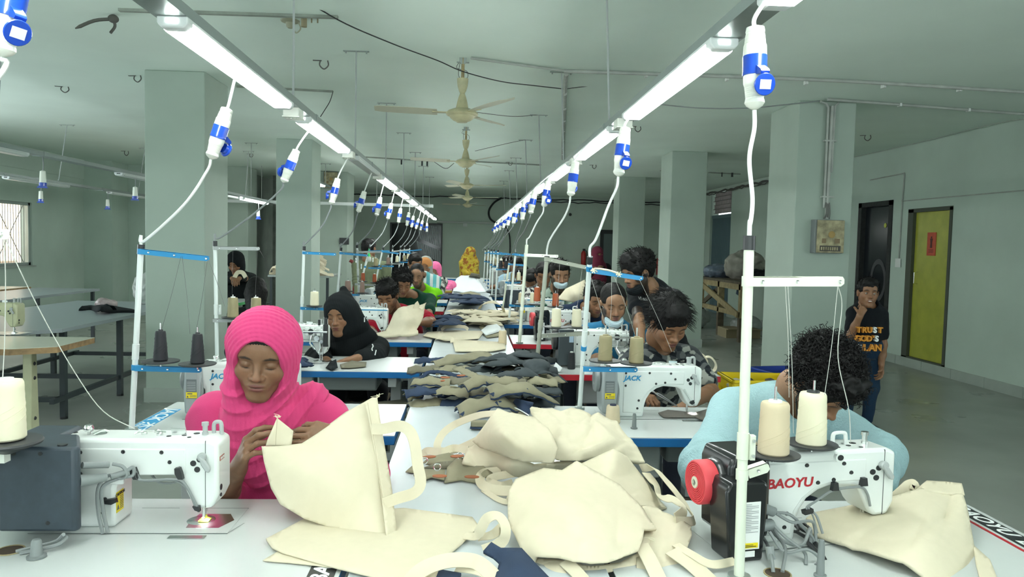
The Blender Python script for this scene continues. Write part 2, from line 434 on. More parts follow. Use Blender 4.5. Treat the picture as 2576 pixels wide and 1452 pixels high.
# far right doorway leaf on the back wall
a = at(1511, 578, YB-.05); b_ = at(1560, 640, YB-.05)
d4 = box('door_4', a.x, b_.x, YB-.05, YB, 0, a.z, DARK); struct(d4)
struct(box('door_glass', a.x+.1, b_.x, YB-.06, YB-.05, .9, a.z-.12, mat('grey glass', (.12, .15, .15), .15), d4))
struct(box('trim_blue_jamb', -4.35, -4.2, 17.6, 17.7, 0, 2.05, mat('blue door paint', H('104a78'), .45)))
struct(box('trim_concrete_pier', -4.55, -4.2, 17.7, 18.2, 0, CZ, mat('raw concrete', (.2, .22, .2), .9, noise_s=5, noise_a=.3)))
struct(box('wall_passage', -4.9, -3.4, 20.0, 20.1, 0, CZ, WALLP))
# crack and conduit lines along the far ceiling edge
mb = MB(); r_ = random.Random(3)
P = [(x, YB-.05-r_.random()*.02, 2.93-.03*r_.random()) for x in np.linspace(-4.8, 5.8, 50)]
mb.tube(P, .018, 6); P = [(x, YB-.05, 2.87-.05*r_.random()) for x in np.linspace(1.5, 5.8, 26)]; mb.tube(P, .014, 6)
struct(mb.obj('trim_back_cables', DARK))
mb = MB(); P = [(XR-.04, y, 2.93-.05*r_.random()) for y in np.linspace(11.5, 22.3, 60)]; mb.tube(P, .022, 6)
P = [(XR-.06, y, 2.90-.05*r_.random()) for y in np.linspace(11.5, 22.3, 60)]; mb.tube(P, .012, 6)
struct(mb.obj('trim_right_cables', mat('dusty cables', (.10, .10, .09), .8)))
# ---------------------------------------------------------------- lighting rails with LED battens
LENS = mat('lit LED lens', (.93, 1.0, .965), .4, emis=LAMP)
LENSOFF = mat('unlit opal lens', (.62, .66, .64), .3)
HOUS = mat('batten housing', (.72, .76, .75), .35)
TRUNK = mat('grey steel trunking', (.30, .345, .335), .38, .55)
ROWS = [1.58, 2.88, 4.33, 5.66, 7.07, 8.33, 9.55, 10.85, 12.2, 13.58, 15.0, 16.4]
def rail(name, label, x0, x1, y0, y1, z=2.17, rods=(), hook=None):
    r = thing(name, label, 'lighting rail', (0, 0, 0))
    mb = MB(); mb.prism([(x0, z+.035), (x0, z), (x1, z), (x1, z+.035), (x1-.008, z+.035), (x1-.008, z+.006), (x0+.008, z+.006), (x0+.008, z+.035)], y0, y1)
    mb.obj('trunking', TRUNK, r)
    mb = MB(); y = y0+1.1
    while y < y1: mb.box(x0-.003, x1+.003, y-.02, y+.02, z-.003, z+.038); y += 2.4
    objs(mb, 'joint_cover', TRUNK, r)
    xm = (x0+x1)/2
    for (rx, ry) in rods:
        mb = MB(); mb.cyl((xm, ry, z+.03), (rx, ry, CZ), .006, seg=8); mb.cyl((xm, ry, z+.01), (xm, ry, z+.06), .012, seg=8)
        ro = mb.obj('suspension_rod', LGREY, r)
        mb = MB(); mb.box(rx-.10, rx+.10, ry-.012, ry+.012, CZ-.006, CZ); mb.cyl((rx-.08, ry, CZ-.02), (rx-.08, ry, CZ), .006, seg=6).cyl((rx+.08, ry, CZ-.02), (rx+.08, ry, CZ), .006, seg=6)
        mb.obj('ceiling_bracket', GREYM, ro)
    return r
RAIL_L = rail('light_rail', 'long grey steel lighting rail running over the left row of machines', -.965, -.865, -4, 20.6, rods=[(-.915, y) for y in (-.4, 1.75, 3.95, 6.04, 8.2, 10.34, 12.48, 14.65, 16.94)])
RAIL_R = rail('light_rail', 'long grey steel lighting rail running over the right row of machines', .75, .85, -4, 20.6, rods=[(.76, y) for y in (.1, 2.2, 4.38, 6.5, 8.62, 10.66, 12.84, 15.02, 17.42)])
RAIL_3 = rail('light_rail', 'unlit grey lighting rail at upper left, nearer of the two in the empty bay', -3.85, -3.75, 1, 14.8, z=2.2, rods=[(-3.75, y) for y in (4.1, 6.3, 10.6, 13)])
RAIL_4 = rail('light_rail', 'unlit grey lighting rail in the empty bay, closer to the barred window', -5.62, -5.52, 1, 14.8, z=2.2, rods=[(-5.45, y) for y in (4.1, 6.3, 8.4, 10.56, 13)])
_a5 = at(607, 501, 11.4); RAIL_5 = rail('light_rail', 'short grey rail behind the large left column carrying one lit batten', _a5.x-.04, _a5.x+.04, 9.3, 15.2, z=_a5.z+.03, rods=[(_a5.x, 11.9), (_a5.x, 14.3)])
_a6 = at(783, 458, 13.4); RAIL_6 = rail('light_rail', 'short high rail between the far left columns', _a6.x-.04, _a6.x+.04, 12.2, 15.0, z=_a6.z+.03, rods=[(_a6.x, 12.5), (_a6.x, 14.7)])
x5 = thing('light_rail', 'thin white rail crossing in front of the far left columns', 'lighting rail')
box('trunking', -5.0, -.75, 15.45, 15.5, 2.25, 2.31, HOUS, x5)
mb = MB(); mb.cyl((-4.2, 15.47, 2.3), (-4.2, 15.47, CZ), .006).cyl((-1.9, 15.47, 2.3), (-1.9, 15.47, CZ), .006); mb.obj('suspension_rod', LGREY, x5)
def batten_proto(lens):
    t = thing('batten_light', 'b', 'lamp')
    L = 1.37; w = .045
    mb = MB(); mb.prism([(-w, .026), (-w, .016), (w, .016), (w, .026)], 0, L); mb.obj('housing', HOUS, t, bev=.002)
    mb = MB(); mb.prism([(-w+.002, .0155), (-w+.002, -.002), (-w+.010, -.010), (w-.010, -.010), (w-.002, -.002), (w-.002, .0155)], .045, L-.045); mb.obj('lens', lens, t, smooth=False)
    for y0, y1, yy in ((-.004, .045, -.0045), (L-.045, L+.004, L+.0045)):
        mb = MB(); mb.prism([(-w-.001, .027), (-w-.001, .006), (-w+.012, -.009), (w-.012, -.009), (w+.001, .006), (w+.001, .027)], y0, y1); c = mb.obj('end_cap', HOUS, t, bev=.005)
        mb = MB()
        for k in range(9): mb.box(-.018+k*.0042, -.0157+k*.0042, yy-.0006, yy+.0006, .006, .018)
        mb.obj('vent_slots', LENS if lens is LENS else DARK, c)
    return t
PB = batten_proto(LENS); PBO = batten_proto(LENSOFF)
def batten(x, y, lit, label, z=2.143):
    global PB, PBO
    src = PB if lit else PBO
    if not src.get('used'): src['used'] = 1; src.location = (x, y, z); src['label'] = label; src['group'] = 'batten lights hung on the rails'; return src
    o = dup(src, (x, y, z), 0, label, 'batten lights hung on the rails'); return o
def ordinal(k): return ('nearest', 'second', 'third', 'fourth', 'fifth', 'sixth', 'seventh', 'eighth', 'ninth', 'tenth', 'eleventh', 'twelfth', 'thirteenth')[k]
JB = None
def jbox(x, y, z=2.172, label=''):
    global JB
    if JB is None:
        JB = thing('junction_box', label, 'junction box', (x, y, z), 0, 'junction boxes between the battens')
        mb = MB(); mb.box(-.04, .04, -.055, .055, -.045, 0); mb.obj('box_body', PWHITE, JB, bev=.005)
        mb = MB(); mb.box(-.043, .043, -.058, .058, -.05, -.043)
        for k in range(4): mb.cyl((-.025+.017*k, -.02, -.05), (-.025+.017*k, -.02, -.053), .006, seg=8)
        mb.obj('box_lid', PWHITE, JB, bev=.003); return JB
    return dup(JB, (x, y, z), 0, label, 'junction boxes between the battens')
for side, x in (('left', -.907), ('right', .787)):
    for k in range(-3, 10):
        y = 2.36+1.757*k
        lit = not (side == 'left' and k == 2)
        if k < 0: lb = 'lit white batten on the %s rail, behind the viewpoint, %s from the end' % (side, ('last', 'second')[k+3]) if k < -1 else 'lit white batten on the %s rail, cut off by the top edge of the picture' % side
        elif not lit: lb = 'unlit batten between the second and third lit lamps of the left rail'
        else: lb = 'lit white LED batten, %s one along the %s rail' % (ordinal(k if (side == 'right' or k < 2) else k-1), side)
        batten(x, y, lit, lb)
        if k >= 0: jbox(x, y+1.56, label='cream junction box after the %s batten of the %s rail' % (ordinal(k), side))
for k in range(4): batten(-3.8, 2.2+k*3.1, False, 'unlit white batten under the upper left rail, %s one' % ordinal(k), 2.175)
for k in range(4): batten(-5.57, 4.2+k*2.6, False, 'unlit white batten under the rail near the barred window, %s one' % ordinal(k), 2.175)
batten(_a5.x, 11.4, True, 'lit batten beside the large left column, above the seated woman in black', _a5.z+.003)
batten(_a6.x, 13.1, True, 'lit batten end showing between the far left columns', _a6.z+.003)
t = thing('batten_light', 'unlit white tube light fixed high on the back wall', 'lamp')
a = at(1100, 558, YB-.04); b_ = at(1240, 563, YB-.04)
mb = MB(); mb.cyl((a.x, YB-.05, a.z), (b_.x, YB-.05, a.z), .03); mb.obj('tube', LENSOFF, t)
box('mount', (a.x+b_.x)/2-.06, (a.x+b_.x)/2+.06, YB-.04, YB, a.z-.12, a.z+.02, HOUS, t)

# ---------------------------------------------------------------- blue and white power connectors on their cords
def ribbed(z0, z1, r0, r1, n):
    P = []
    for k in range(n):
        t0, t1 = k/n, (k+.75)/n
        P += [(r0+(r1-r0)*t0, z0+(z1-z0)*t0), (r0+(r1-r0)*t1, z0+(z1-z0)*t1-.0003), (r0+(r1-r0)*t1-.0008, z0+(z1-z0)*t1)]
    P.append((r1, z1)); return P
CONE = {}
def conn_meshes():
    mb = MB(); mb.lathe([(.006, -.094), (.019, -.086), (.024, -.078), (.0225, -.070)]+ribbed(-.069, -.040, .0215, .0245, 6)+[(.027, -.030), (.0275, 0), (.0275, .012)], 24); CONE['socket_body'] = (mb.mesh('socket_body', PWHITE), PWHITE)
    mb = MB(); mb.lathe([(.0275, .035), (.027, .060)]+ribbed(.062, .085, .0255, .023, 6)+[(.0215, .090), (.023, .093), (.021, .103), (.006, .108)], 24); CONE['plug_body'] = (mb.mesh('plug_body', PWHITE), PWHITE)
    mb = MB(); mb.lathe([(.0275, -.012), (.0295, -.0115), (.0295, -.004), (.0288, -.003), (.0288, .034), (.0275, .036)], 28); CONE['collar'] = (mb.mesh('collar', PBLUE), PBLUE)
    mb = MB(); mb.prism([(.026, .008), (.050, -.006), (.054, -.012), (.050, -.018), (.026, -.014)], -.011, .011); CONE['hinge_bracket'] = (mb.mesh('hinge_bracket', PBLUE), PBLUE)
    mb = MB(); m = Matrix.Translation((.0455, 0, -.042)) @ Matrix.Rotation(math.radians(103), 4, 'Y')
    mb.lathe([(.002, 0), (.022, 0), (.0255, .002), (.0265, .006), (.025, .008), (.0, .0085)], 24, m, cap=False)
    mb.lathe([(.018, -.012), (.0195, -.012), (.0195, 0), (.018, 0)], 20, m, cap=False)
    CONE['hinged_cap'] = (mb.mesh('hinged_cap', PBLUE), PBLUE)
    mb = MB(); mb.add([(-.011, -.014, .0092), (.011, -.014, .0092), (.011, .014, .0092), (-.011, .014, .0092)], [(0, 1, 2, 3)], m); CONE['rating_label'] = (mb.mesh('rating_label', WHST, False), WHST)
conn_meshes()
def connector(top, bot, rail_pt, pole_pt, label, capang=0, mids=None, sag=.0):
    top = Vector(top); bot = Vector(bot); c = (top+bot)/2
    r = thing('power_connector', label, 'plug connector', c, 0, 'blue and white plug connectors hanging from the rails')
    q = (top-bot).to_track_quat('Z', 'Y').to_matrix() @ Matrix.Rotation(capang, 3, 'Z')
    for n in ('socket_body', 'plug_body', 'collar', 'hinge_bracket', 'hinged_cap'):
        o = link(n, CONE[n][0], r); o.rotation_euler = q.to_euler()
        if n == 'hinged_cap': l = link('rating_label', CONE['rating_label'][0], o)
    d = (top-bot).normalized()
    rp = Vector(rail_pt); P = [top-d*.005, top+d*.03]+[((top+d*.05)+rp)/2+Vector((.0, 0, .01)), rp]
    MB().tube([p-c for p in catmull(P, 6)], .0055, 8).obj('upper_cord', CABLEW, r)
    if pole_pt is not None:
        pp = Vector(pole_pt); P = [bot+d*.005, bot-d*.04]+[Vector(m) for m in (mids or [])]+[pp+Vector((0, 0, .03)), pp-Vector((0, 0, .02))]
        MB().tube([p-c for p in catmull(P, 8)], .0055, 8).obj('lower_cord', CABLEG if sag else CABLEW, r)
    return r
def half_connector(x, y, zt, label):
    z = zt-.22
    r = thing('loose_connector', label, 'plug connector', (x, y, z), .3, 'loose connectors hanging under the unlit rails')
    mb = MB(); mb.lathe([(.006, .108), (.023, .1), (.024, .09), (.027, .03), (.0275, .0)], 16); mb.obj('socket_body', PWHITE, r)
    mb = MB(); mb.lathe([(.0275, .0), (.031, -.002), (.031, -.045), (.02, -.046)], 16); mb.prism([(-.03, -.03), (-.045, -.05), (.045, -.05), (.03, -.03)], -.03, -.02); mb.obj('blue_cap', PBLUE, r)
    MB().tube(catmull([(0, 0, .1), (.006, 0, .15), (0, 0, .24)], 4), .005).obj('cord', CABLEG, r)
# poles of the thread stands: top point of each (pixel of photo, depth) is reused by the stands below
POLE_L = [(345, 612, 2.9), (541, 602, 4.35), (765, 617, 5.66), (858, 621, 7.07), (898, 617, 8.0), (931, 622, 8.45), (964, 623.5, 9.6), (988, 623, 10.9), (1007.6, 623.5, 12.3), (1017.5, 622, 13.6), (1031, 621, 15.0)]
POLE_L[0] = (355, 612, 2.9)
POLE_R = [(1885, 590, 1.75), (1484, 640, 3.1), (1376, 640, 4.36), (1325, 613, 5.66), (1297, 630, 7.07), (1282, 655, 8.33), (1253, 629, 9.55), (1243, 628, 10.9), (1236, 628, 12.2), (1229, 625, 13.6), (1221, 627, 15.0)]
XLR, XRR, ZR = -.915, .8, 2.2
CL = [((570, 278), (530, 402), 2.9, 0, .9), ((745, 380), (712, 462), 4.35, 1, 2.6), ((850, 450), (833, 517), 5.66, 2, 3.3), ((917, 482), (900, 537), 6.9, 3, 3.2), ((957, 498), (947, 545), 7.9, 4, 3.1), ((985, 513), (975, 553), 9.0, 5, 3.1), ((1008, 526), (1002, 562), 10.2, 6, 1.6), ((1029, 536), (1023, 570), 11.2, 7, .5), ((1040, 545), (1035, 573), 12.7, 8, .5), ((1053, 552), (1046, 577), 14, 9, 2), ((1063, 556), (1057, 581), 15, 10, 1)]
for k, (a, b_, Y, pi, ca) in enumerate(CL):
    T_ = at(*a, Y); B_ = at(*b_, Y); d = (T_-B_).normalized(); c = (T_+B_)/2; T_ = c+d*.1; B_ = c-d*.1
    px, py, pY = POLE_L[pi]; pp = at(px, py, pY)
    mid = [B_.lerp(pp, .5)+Vector((.03, 0, -.01)), B_.lerp(pp, .88)+Vector((-.02, 0, -.03))]
    connector(T_, B_, (XLR+.03, T_.y+.05, ZR-.03), pp, 'blue and white plug connector hanging from the left rail, %s along it' % ordinal(k), -PI/2+ca, mid, sag=1 if k > 0 else 0)
T_ = at(1074, 562, 17); connector(T_, T_-Vector((0, 0, .2)), (XLR, 17, ZR-.03), None, 'white connector at the far end of the left rail, hanging free')
CR_ = [((1900, 75), (1898, 280), 1.82, 0, 0.1, [(1885, 400), (1893, 500), (1888, 560)]), ((1573, 325), (1555, 447), 3.05, 1, 3.4, [(1530, 520), (1500, 600)]), ((1447, 412), (1435, 494), 4.3, 2, -.3, [(1420, 545), (1385, 600)]), ((1379, 460), (1368, 520), 5.66, 3, 3.6, [(1350, 560), (1333, 595)]),
       ((1345, 482), (1334, 540), 6.3, 4, 1.6, [(1320, 580), (1303, 605)]), ((1320, 505), (1313, 557), 7.4, 5, 0.3, [(1300, 600), (1286, 640)]), ((1300, 525), (1291, 563), 8.7, 6, -.4, [(1275, 590), (1258, 615)]), ((1284, 536), (1277, 568), 10.4, 7, 1.5, None), ((1272, 545), (1266, 575), 11.8, 8, 1.5, None), ((1262, 552), (1257, 580), 13, 9, 1.5, None), ((1254, 558), (1249, 583), 14.3, 10, 1.4, None), ((1247, 563), (1243, 587), 15.6, 10, 1.4, None)]
for k, (a, b_, Y, pi, ca, mids) in enumerate(CR_):
    T_ = at(*a, Y); B_ = at(*b_, Y); d = (T_-B_).normalized(); c = (T_+B_)/2; T_ = c+d*.1; B_ = c-d*.1
    px, py, pY = POLE_R[pi]; pp = at(px, py, pY) if k < 11 else at(1215, 630, 16.4)
    if mids: M_ = [at(mx, my, Y+(pY-Y)*(i+1)/(len(mids)+1)) for i, (mx, my) in enumerate(mids)]
    else: M_ = [B_.lerp(pp, .5)+Vector((.02, 0, -.02))]
    connector(T_, B_, (XRR-.02, T_.y-.02, ZR-.03), pp, 'blue and white plug connector hanging from the right rail, %s along it' % ordinal(k), ca, M_, sag=0 if k < 4 else 1)
T_ = at(30, 0, 1.62); B_ = at(2, 150, 1.62); d = (T_-B_).normalized()
connector(B_+d*.2, B_, (XLR, 1.5, ZR-.03), (-1.2, 1.6, 1.5), 'blue and white plug connector cut by the top left corner of the picture', -2.2)
for x, y, zt, lb in ((-5.55, 10.1, 2.19, 'under the window side rail, left one'), (-5.55, 11.9, 2.19, 'under the window side rail, right one'), (-3.8, 6.95, 2.19, 'between the two unlit rails'), (-3.8, 8.8, 2.19, 'at the edge of the large left column'), (_a5.x, 12.3, _a5.z, 'under the lit batten beside the left column')):
    half_connector(x, y, zt, 'white connector with blue cap hanging '+lb)

# ---------------------------------------------------------------- ceiling fans
FANM = mat('yellowed cream enamel', (.47, .44, .27), .4, noise_s=14, noise_a=.15)
def fan_proto():
    t = thing('ceiling_fan', 'f', 'ceiling fan')
    mb = MB(); mb.cyl((0, 0, 0), (0, 0, -.30), .013, seg=12); mb.obj('down_rod', mat('rusty cream rod', (.33, .26, .13), .6, noise_s=20, noise_a=.3), t)
    mb = MB(); mb.prism([(-.03, 0), (-.03, -.03), (-.01, -.05), (.01, -.05), (.03, -.03), (.03, 0)], -.012, .012); mb.cyl((-.05, 0, -.035), (.05, 0, -.035), .006); mb.obj('hook_bracket', GREYM, t)
    mb = MB(); mb.lathe([(.046, -.165), (.0445, -.19), (.04, -.225), (.03, -.26), (.02, -.28)], 24, cap=False); mb.lathe([(.046, -.165), (.013, -.163)], 24, cap=False); mb.obj('upper_canopy', FANM, t)
    mb = MB(); mb.lathe([(.019, -.281), (.03, -.31), (.041, -.35), (.048, -.385), (.052, -.405), (.047, -.405)], 24, cap=False); mb.obj('lower_canopy', FANM, t)
    mb = MB(); mb.lathe([(.02, -.395), (.07, -.405), (.11, -.42), (.127, -.435), (.13, -.448), (.122, -.458), (.105, -.463), (.095, -.478), (.07, -.498), (.045, -.507), (.043, -.512), (.0, -.514)], 36, cap=False); mb.obj('motor_housing', FANM, t)
    for k in range(3):
        mb = MB(); m = Matrix.Rotation(2*PI*k/3, 4, 'Z')
        n = 10; V = []; F = []
        for i in range(n+1):
            u = i/n; x = .2+.50*u; wd = .062+.012*math.sin(u*PI)-(.03*(u-.9)/.1 if u > .9 else 0); dz = -.437+.012*u
            V += [(x, -wd, dz-.012), (x, wd, dz+.012), (x, wd, dz+.0145), (x, -wd, dz-.0095)]
        for i in range(n):
            for j in range(4): F.append((i*4+j, i*4+(j+1) % 4, i*4+4+(j+1) % 4, i*4+4+j))
        F += [(0, 1, 2, 3), (n*4+3, n*4+2, n*4+1, n*4)]
        mb.add(V, F, m); b = mb.obj('blade', mat('cream fan blade', (.52, .52, .40), .45), t)
        MB().add([(.10, -.02, -.44), (.10, .02, -.44), (.24, .035, -.44), (.24, -.035, -.44), (.10, -.02, -.434), (.10, .02, -.434), (.24, .035, -.434), (.24, -.035, -.434)], [(3, 2, 1, 0), (4, 5, 6, 7), (0, 1, 5, 4), (1, 2, 6, 5), (2, 3, 7, 6), (3, 0, 4, 7)], m).obj('blade_iron', FANM, b)
    mb = MB(); mb.tube(catmull([(.02, 0, -.02), (.05, 0, -.08), (-.03, -.01, -.1), (-.04, 0, -.15), (.0, 0, -.17)], 5), .002, 5); mb.tube(catmull([(.02, 0, -.02), (.035, 0, -.12), (.02, 0, -.17)], 5), .002, 5)
    mb.obj('supply_wires', DARK, t)
    return t
fp = fan_proto()
for k, (px, py, Y, rz) in enumerate(((1165, 146, 6.14, PI+.02), (1177, 320, 9.68, 3.2), (1176, 398, 13.4, .05), (1167, 443, 16.8, .1), (1168, 470, 19.9, 2.9))):
    lb = ('cream ceiling fan nearest to the viewer', 'second cream ceiling fan, just below the nearest one', 'third ceiling fan in the line above the long table', 'fourth ceiling fan, small and far down the hall', 'farthest ceiling fan, close to the back wall')[k]
    p = on(px, py, CZ)
    if k == 0: o = fp; o.location = (p.x, Y, CZ); o.rotation_euler = (0, 0, rz); o['label'] = lb; o['group'] = 'ceiling fans down the middle'
    else: o = dup(fp, (-.07 if k > 0 else p.x, Y, CZ), rz, lb, 'ceiling fans down the middle')
# ---------------------------------------------------------------- conduits, hanging wires and old hooks on the ceiling
PIPE = mat('painted conduit', (.40, .42, .39), .6, noise_s=8, noise_a=.15)
def conduit(pix, r, lb, z=CZ-.015, clips=True):
    P = [on(x, y, z) for x, y in pix]
    t = thing('conduit', lb, 'conduit'); t.location = P[0]
    MB().tube([p-P[0] for p in catmull(P, 3)], r, 8).obj('pipe', PIPE, t)
    if clips:
        mb = MB(); L = P[-1]-P[0]; n = int(L.length/.7)
        for k in range(1, n): q = P[0].lerp(P[-1], k/n)-P[0]; mb.box(q.x-.01, q.x+.01, q.y-r-.012, q.y+r+.012, -r-.004, .013)
        mb.obj('clip', CABLEW, t)
    return t
conduit([(1185, 146), (1300, 162), (1418, 178)], .011, 'thin conduit from the nearest fan to the right along the ceiling')
conduit([(1418, 179), (1650, 186), (2040, 200), (2300, 214), (2600, 233)], .016, 'grey conduit crossing the ceiling to the right edge of the picture')
conduit([(1425, 185), (1421, 230), (1415, 400)], .022, 'wide grey conduit running down the ceiling away from the viewer')
conduit([(2082, 250), (2110, 252), (2300, 266), (2600, 289)], .014, 'conduit from the switch box column to the right edge of the picture')
conduit([(2145, 396), (2300, 362), (2500, 312), (2600, 298)], .004, 'thin reddish wire along the right wall top', clips=False)
def wire(pts, r, lb, m=DARK, name='hanging_wire'):
    P = [Vector(p) for p in pts]; mb = MB(); mb.tube([p-P[0] for p in catmull(P, 6)], r, 5); o = mb.obj(name, m); o.location = P[0]; return tag(o, lb, 'wire')
wire([on(700, -30, 2.99), at(765, 0, 4.9), at(870, 60, 5.2), at(1000, 115, 5.6), at(1100, 152, 5.9), at(1165, 180, 6.1), at(1260, 205, 6.4), at(1340, 215, 6.8), on(1420, 224, 2.98)], .0045, 'dark wire sagging across the ceiling past the nearest fan')
wire([on(1420, 224, 2.98), at(1520, 212, 7.0), at(1600, 202, 6.9), on(1700, 186, 2.98)], .003, 'thin dark wire continuing right from the wide conduit')
wire([on(1650, 262, 2.99), at(1760, 272, 7.3), at(1880, 272, 7.28), at(1990, 262, 7.27), on(2062, 254, 2.985)], .006, 'pale wire sagging from the ceiling to the switch box column', CABLEG)
wire([at(1185, 281, 6.9), at(1290, 293, 8.0), on(1350, 289, 2.98)], .003, 'thin wire from the nearest fan to a rod bracket')
wire([at(1195, 380, 9.7), at(1290, 358, 10.2), on(1322, 352, 2.98)], .003, 'thin wire from the second fan to a rod bracket')
wire([on(838, 230, 2.99), at(830, 255, 7.4), at(815, 280, 7.3), at(806, 294, 7.3)], .004, 'short wire dangling from the end of a ceiling strip')
def strip(a, b, lb, w=.035):
    P, Q = on(*a, CZ), on(*b, CZ); t = thing('ceiling_trunking', lb, 'cable trunking', P); d = Q-P; ang = math.atan2(d.y, d.x)
    mb = MB(); mb.box(0, d.length, -w/2, w/2, -.018, 0, Matrix.Rotation(ang, 4, 'Z')); mb.obj('channel', mat('old grey trunking', (.28, .31, .27), .7, noise_s=9, noise_a=.2), t); return t, d
t, d = strip((300, 22), (850, 40), 'grey ceiling strip with broken wires at the upper left')
mb = MB(); e = on(285, 36, CZ)-Vector(t.location)
mb.ball((e.x, e.y, -.03), .035, sz=.8); mb.tube(catmull([(e.x, e.y, -.03), (e.x-.10, e.y-.05, -.06), (e.x-.2, e.y-.1, -.13)], 4), [.012]*8+[.004], 5)
mb.tube(catmull([(e.x, e.y, -.03), (e.x+.01, e.y, -.08), (e.x-.01, e.y-.02, -.13)], 4), .010, 5); mb.obj('torn_wiring', mat('torn wiring', (.10, .10, .09), .9), t)
q = on(765, 45, CZ)-Vector(t.location); mb = MB(); mb.cyl((q.x, q.y, -.06), (q.x, q.y, 0), .02); mb.cyl((q.x+.05, q.y, -.03), (q.x+.05, q.y, 0), .005); mb.cyl((q.x+.09, q.y, -.03), (q.x+.09, q.y, 0), .005); mb.obj('lamp_holder', mat('tan bakelite', (.3, .26, .16), .6), t)
mb = MB(); mb.lathe([(.065, 0), (.06, -.008), (.03, -.014), (.026, -.04), (.016, -.05), (0, -.05)], 18, cap=False); mb.tube(catmull([(.05, 0, 0), (.07, 0, -.05), (.04, 0, -.08), (.02, 0, -.05)], 5), .005, 5)
o = mb.obj('ceiling_rose', mat('aged cream rose', (.35, .35, .25), .6)); o.location = on(730, 52, CZ); tag(o, 'round cream ceiling rose with a hook below the upper left strip', 'ceiling rose')
t, d = strip((595, 215), (838, 228), 'dark ceiling strip behind the left lighting rail', .025)
t, d = strip((905, 393), (1093, 405), 'ceiling strip with small lamp holders left of the second fan')
mb = MB()
for fx in (.55, .83, .9): mb.cyl((d.x*fx, d.y*fx, -.10), (d.x*fx, d.y*fx, 0), .015)
mb.tube(catmull([(d.x, d.y, -.02), (d.x+.2, d.y+.1, -.12), (d.x+.35, d.y+.1, -.02)], 5), .005, 5); mb.obj('lamp_holder', DARK, t)
t, d = strip((1185, 405), (1360, 414), 'pale ceiling strip to the right of the second fan', .06)
t, d = strip((1782, 433), (1862, 437), 'short ceiling strip between the right columns')
mb = MB(); mb.cyl((d.x*.4, 0, -.08), (d.x*.4, 0, 0), .012); mb.cyl((d.x*.7, 0, -.08), (d.x*.7, 0, 0), .02); mb.obj('lamp_holder', DARK, t)
HK = None
for px, py, lb in ((815, 152, 'hook on the ceiling left of the nearest fan'), (346, 190, 'hook on the ceiling beside the large left column'), (163, 218, 'bent hook on the ceiling at the left'), (1605, 318, 'small hook on the ceiling right of the second right batten'), (2183, 340, 'small hook on the ceiling near the right wall'), (1495, 415, 'hook on the ceiling beside the third right batten'), (1284, 408, 'large dark hook on the ceiling right of the fans'), (318, 380, 'pair of hooks on the ceiling left of the large column'), (632, 387, 'small hook beyond the large left column'), (886, 448, 'tangled hook above the far left switch box'), (1672, 430, 'hook beside the middle right column')):
    p = on(px, py, CZ)
    if HK is None:
        mb = MB(); mb.tube(catmull([(-.03, 0, 0), (-.035, 0, -.04), (0, 0, -.07), (.035, 0, -.04), (.03, 0, 0)], 5), .006, 5); mb.box(-.09, -.02, -.01, .01, -.005, 0)
        HK = mb.obj('ceiling_hook', mat('rusty hook', (.12, .12, .11), .7)); o = HK; o.location = p; tag(o, lb, 'hook', 'old hooks in the ceiling')
    else: o = dup(HK, p, random.uniform(-.6, .6), lb); o.scale = (1, 1, random.uniform(.8, 1.2))
# ---------------------------------------------------------------- sewing tables
TZ = .76
BANDM = {'blue': BLUE, 'red': RED, 'black': DARK, 'yellow': mat('ochre edge band', (.5, .35, .08), .5), 'green': mat('green edge band', H('3aa05a'), .4)}
def table_proto(w, d, band):
    t = thing('sewing_table', 't', 'sewing table')
    mb = MB(); mb.box(0, w, 0, d, TZ-.003, TZ); mb.obj('tabletop', LAMI, t)
    mb = MB(); mb.box(-.001, w+.001, -.001, d+.001, TZ-.038, TZ-.0032); mb.obj('edge_band', BANDM[band], t, bev=.002)
    for x in (.16, w-.16):
        mb = MB(); mb.box(x-.03, x+.03, d*.5-.02, d*.5+.04, .05, TZ-.1); mb.box(x-.025, x+.025, .05, d-.05, TZ-.1, TZ-.04); mb.box(x-.03, x+.03, .0, d, .03, .075)
        l = mb.obj('leg', LGREY, t, bev=.004)
        mb = MB(); mb.cyl((x, .04, 0), (x, .04, .035), .022); mb.cyl((x, d-.04, 0), (x, d-.04, .035), .022); objs(mb, 'foot', DARK, l)
    box('stretcher', .16, w-.16, d*.5-.01, d*.5+.02, .16, .21, LGREY, t)
    mb = MB(); mb.box(w*.5-.02, w*.5+.22, d*.35, d*.85, .09, .11, None); mb.obj('pedal', DSTEEL, t, bev=.004)
    box('drip_tray', w*.42, w*.42+.34, .14, .42, TZ-.14, TZ-.04, MGREY, t, bev=.01)
    mb = MB(); mb.box(w*.42-.15, w*.42-.03, .12, .26, TZ-.2, TZ-.04); mb.obj('control_box', LGREY, t, bev=.008)
    return t
ord2 = lambda k: ('nearest', 'second', 'third', 'fourth', 'fifth', 'sixth', 'seventh', 'eighth', 'ninth', 'tenth', 'eleventh', 'twelfth')[k]
TP = {}
LT0, LT1, RT0, RT1 = -1.31, -.275, .345, 1.50
LB = ['blue', 'blue', 'blue', 'blue', 'blue', 'red', 'blue', 'blue', 'yellow', 'blue', 'blue', 'blue']
RB = ['black', 'blue', 'red', 'red', 'blue', 'blue', 'blue', 'blue', 'blue', 'blue', 'blue', 'blue']
for side, x0, x1, bands in (('left', LT0, LT1, LB), ('right', RT0, RT1, RB)):
    for k, y in enumerate(ROWS):
        b_ = bands[k]; key = (side, b_)
        nm = {'black': 'dark'}.get(b_, b_)
        lb = 'white sewing table with a %s edge, %s on the %s side' % (nm, ord2(k), side)
        if key not in TP:
            o = TP[key] = table_proto(x1-x0, .57, b_); o.location = (x0, y, 0); o['label'] = lb; o['group'] = 'white sewing tables in two rows'
        else: dup(TP[key], (x0, y, 0), 0, lb, 'white sewing tables in two rows')
